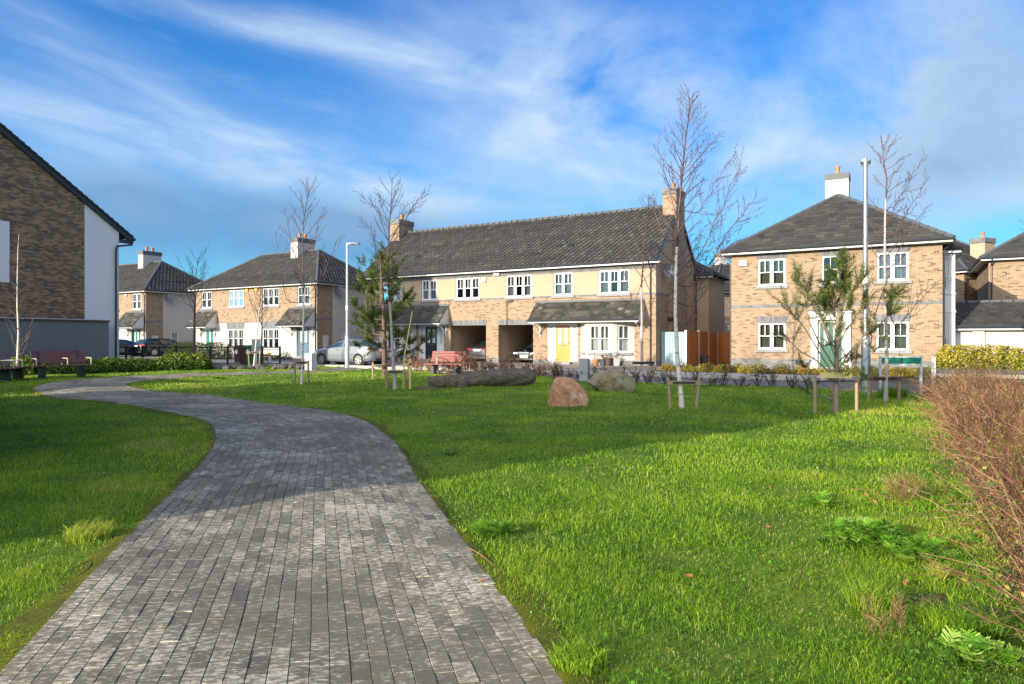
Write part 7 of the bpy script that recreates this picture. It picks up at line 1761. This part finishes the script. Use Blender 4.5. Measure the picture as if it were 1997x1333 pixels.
        st.build('hood_ornament', M['chrome'], B)
    return B


HATCH = dict(roof=[(0, .62), (.03, .72), (.10, .83), (.22, .95), (.30, 1.06), (.42, 1.30), (.52, 1.42), (.62, 1.45), (.74, 1.42), (.86, 1.29), (.945, 1.08), (.975, 1.02), (1, .80)], belt=[(0, .60), (.03, .70), (.10, .81), (.22, .91), (.35, .94), (.6, .99), (.85, 1.06), (.95, 1.05), (.975, 1.00), (1, .78)])
SEDAN = dict(roof=[(0, .66), (.02, .75), (.08, .84), (.22, .93), (.28, .97), (.40, 1.28), (.50, 1.41), (.62, 1.43), (.72, 1.37), (.84, 1.13), (.90, 1.05), (.97, 1.02), (1, .92)], belt=[(0, .64), (.02, .73), (.08, .82), (.22, .91), (.4, .95), (.7, 1.0), (.9, 1.03), (.97, 1.0), (1, .90)])
ESTATE = dict(roof=[(0, .62), (.02, .72), (.08, .84), (.24, .96), (.30, 1.02), (.42, 1.30), (.50, 1.43), (.62, 1.46), (.80, 1.44), (.90, 1.36), (.965, 1.12), (.985, 1.0), (1, .82)], belt=[(0, .60), (.02, .70), (.08, .82), (.24, .93), (.4, .96), (.7, 1.0), (.92, 1.04), (.975, .98), (1, .80)])
aF = math.pi - TH; aV = math.pi / 2 - TH
x, y = at(684, 0, 37.6)[:2]
car('silver hatchback parked in front of the gap beside the pale lamp', x, y, aF + R(3), 4.25, 1.45, 1.78, 'paint_silver', HATCH['roof'], HATCH['belt'], (.235, .50, .80, .955, (.535,)), tail=(.925, .84, 1.0, .94), dark=False)
# twin strip of the silver car's tail lamp is its own lens, kept as parts of that car
x, y = from_uv(-20.9 + 8.95 - .0, 3.35)
car('grey saloon seen from behind inside the left car arch', x, y, aV, 4.6, 1.44, 1.82, 'paint_grey', SEDAN['roof'], SEDAN['belt'], (.25, .46, .70, .865, (.53, .76)), tail=(.955, .80, 1, .94), z=.06)
x, y = from_uv(-20.9 + 12.6, 3.0)
car('black saloon with chrome grille facing out of the right car arch', x, y, aV + math.pi, 4.8, 1.44, 1.84, 'paint_black', SEDAN['roof'], SEDAN['belt'], (.25, .46, .70, .865, (.53, .76)), front_grille=True, z=.06)
x, y = -29.0, 57.6
car('black estate car parked on the drive behind the black railing', x - .3, y + .1, aV - R(3), 4.8, 1.47, 1.84, 'paint_black', ESTATE['roof'], ESTATE['belt'], (.26, .48, .89, .975, (.54, .75)), tail=(.95, .84, 1, .98), z=.16)
x, y = at(232, 0, 54.0)[:2]
car('dark blue car mostly hidden behind the left gable', x - .75, y + 2.0, aV, 4.1, 1.45, 1.75, 'paint_navy', HATCH['roof'], HATCH['belt'], (.235, .50, .80, .955, (.535,)), tail=(.925, .84, 1.0, .94), z=.1)
# weathered timber post at the right edge
x, y = at(2003, 0, 12.5)[:2]
B = thing('young_tree', 'dark leaning trunk at the right edge beyond the twiggy hedge', 'tree', (x + .12, y, base_z(x, y)), 0); tb = TB(); tb.add(np.array([(0, 0, -.1), (-.02, 0, .3), (0, 0, .6), (.05, 0, .9), (.05, .02, 1.3), (.0, .03, 2.2)]), [.16, .13, .12, .11, .10, .06], 12); tb.build('trunk', 'pine_bark', B)
tb = TB(); br = curve((0, .03, 2.2), (.1, 0, 1), 1.8, 8); tb.add(br, np.linspace(.05, .01, len(br)), 6); twigs(tb, br, .03, 2, 5, .4, .005); tb.build('crown', 'twig_dark', B)
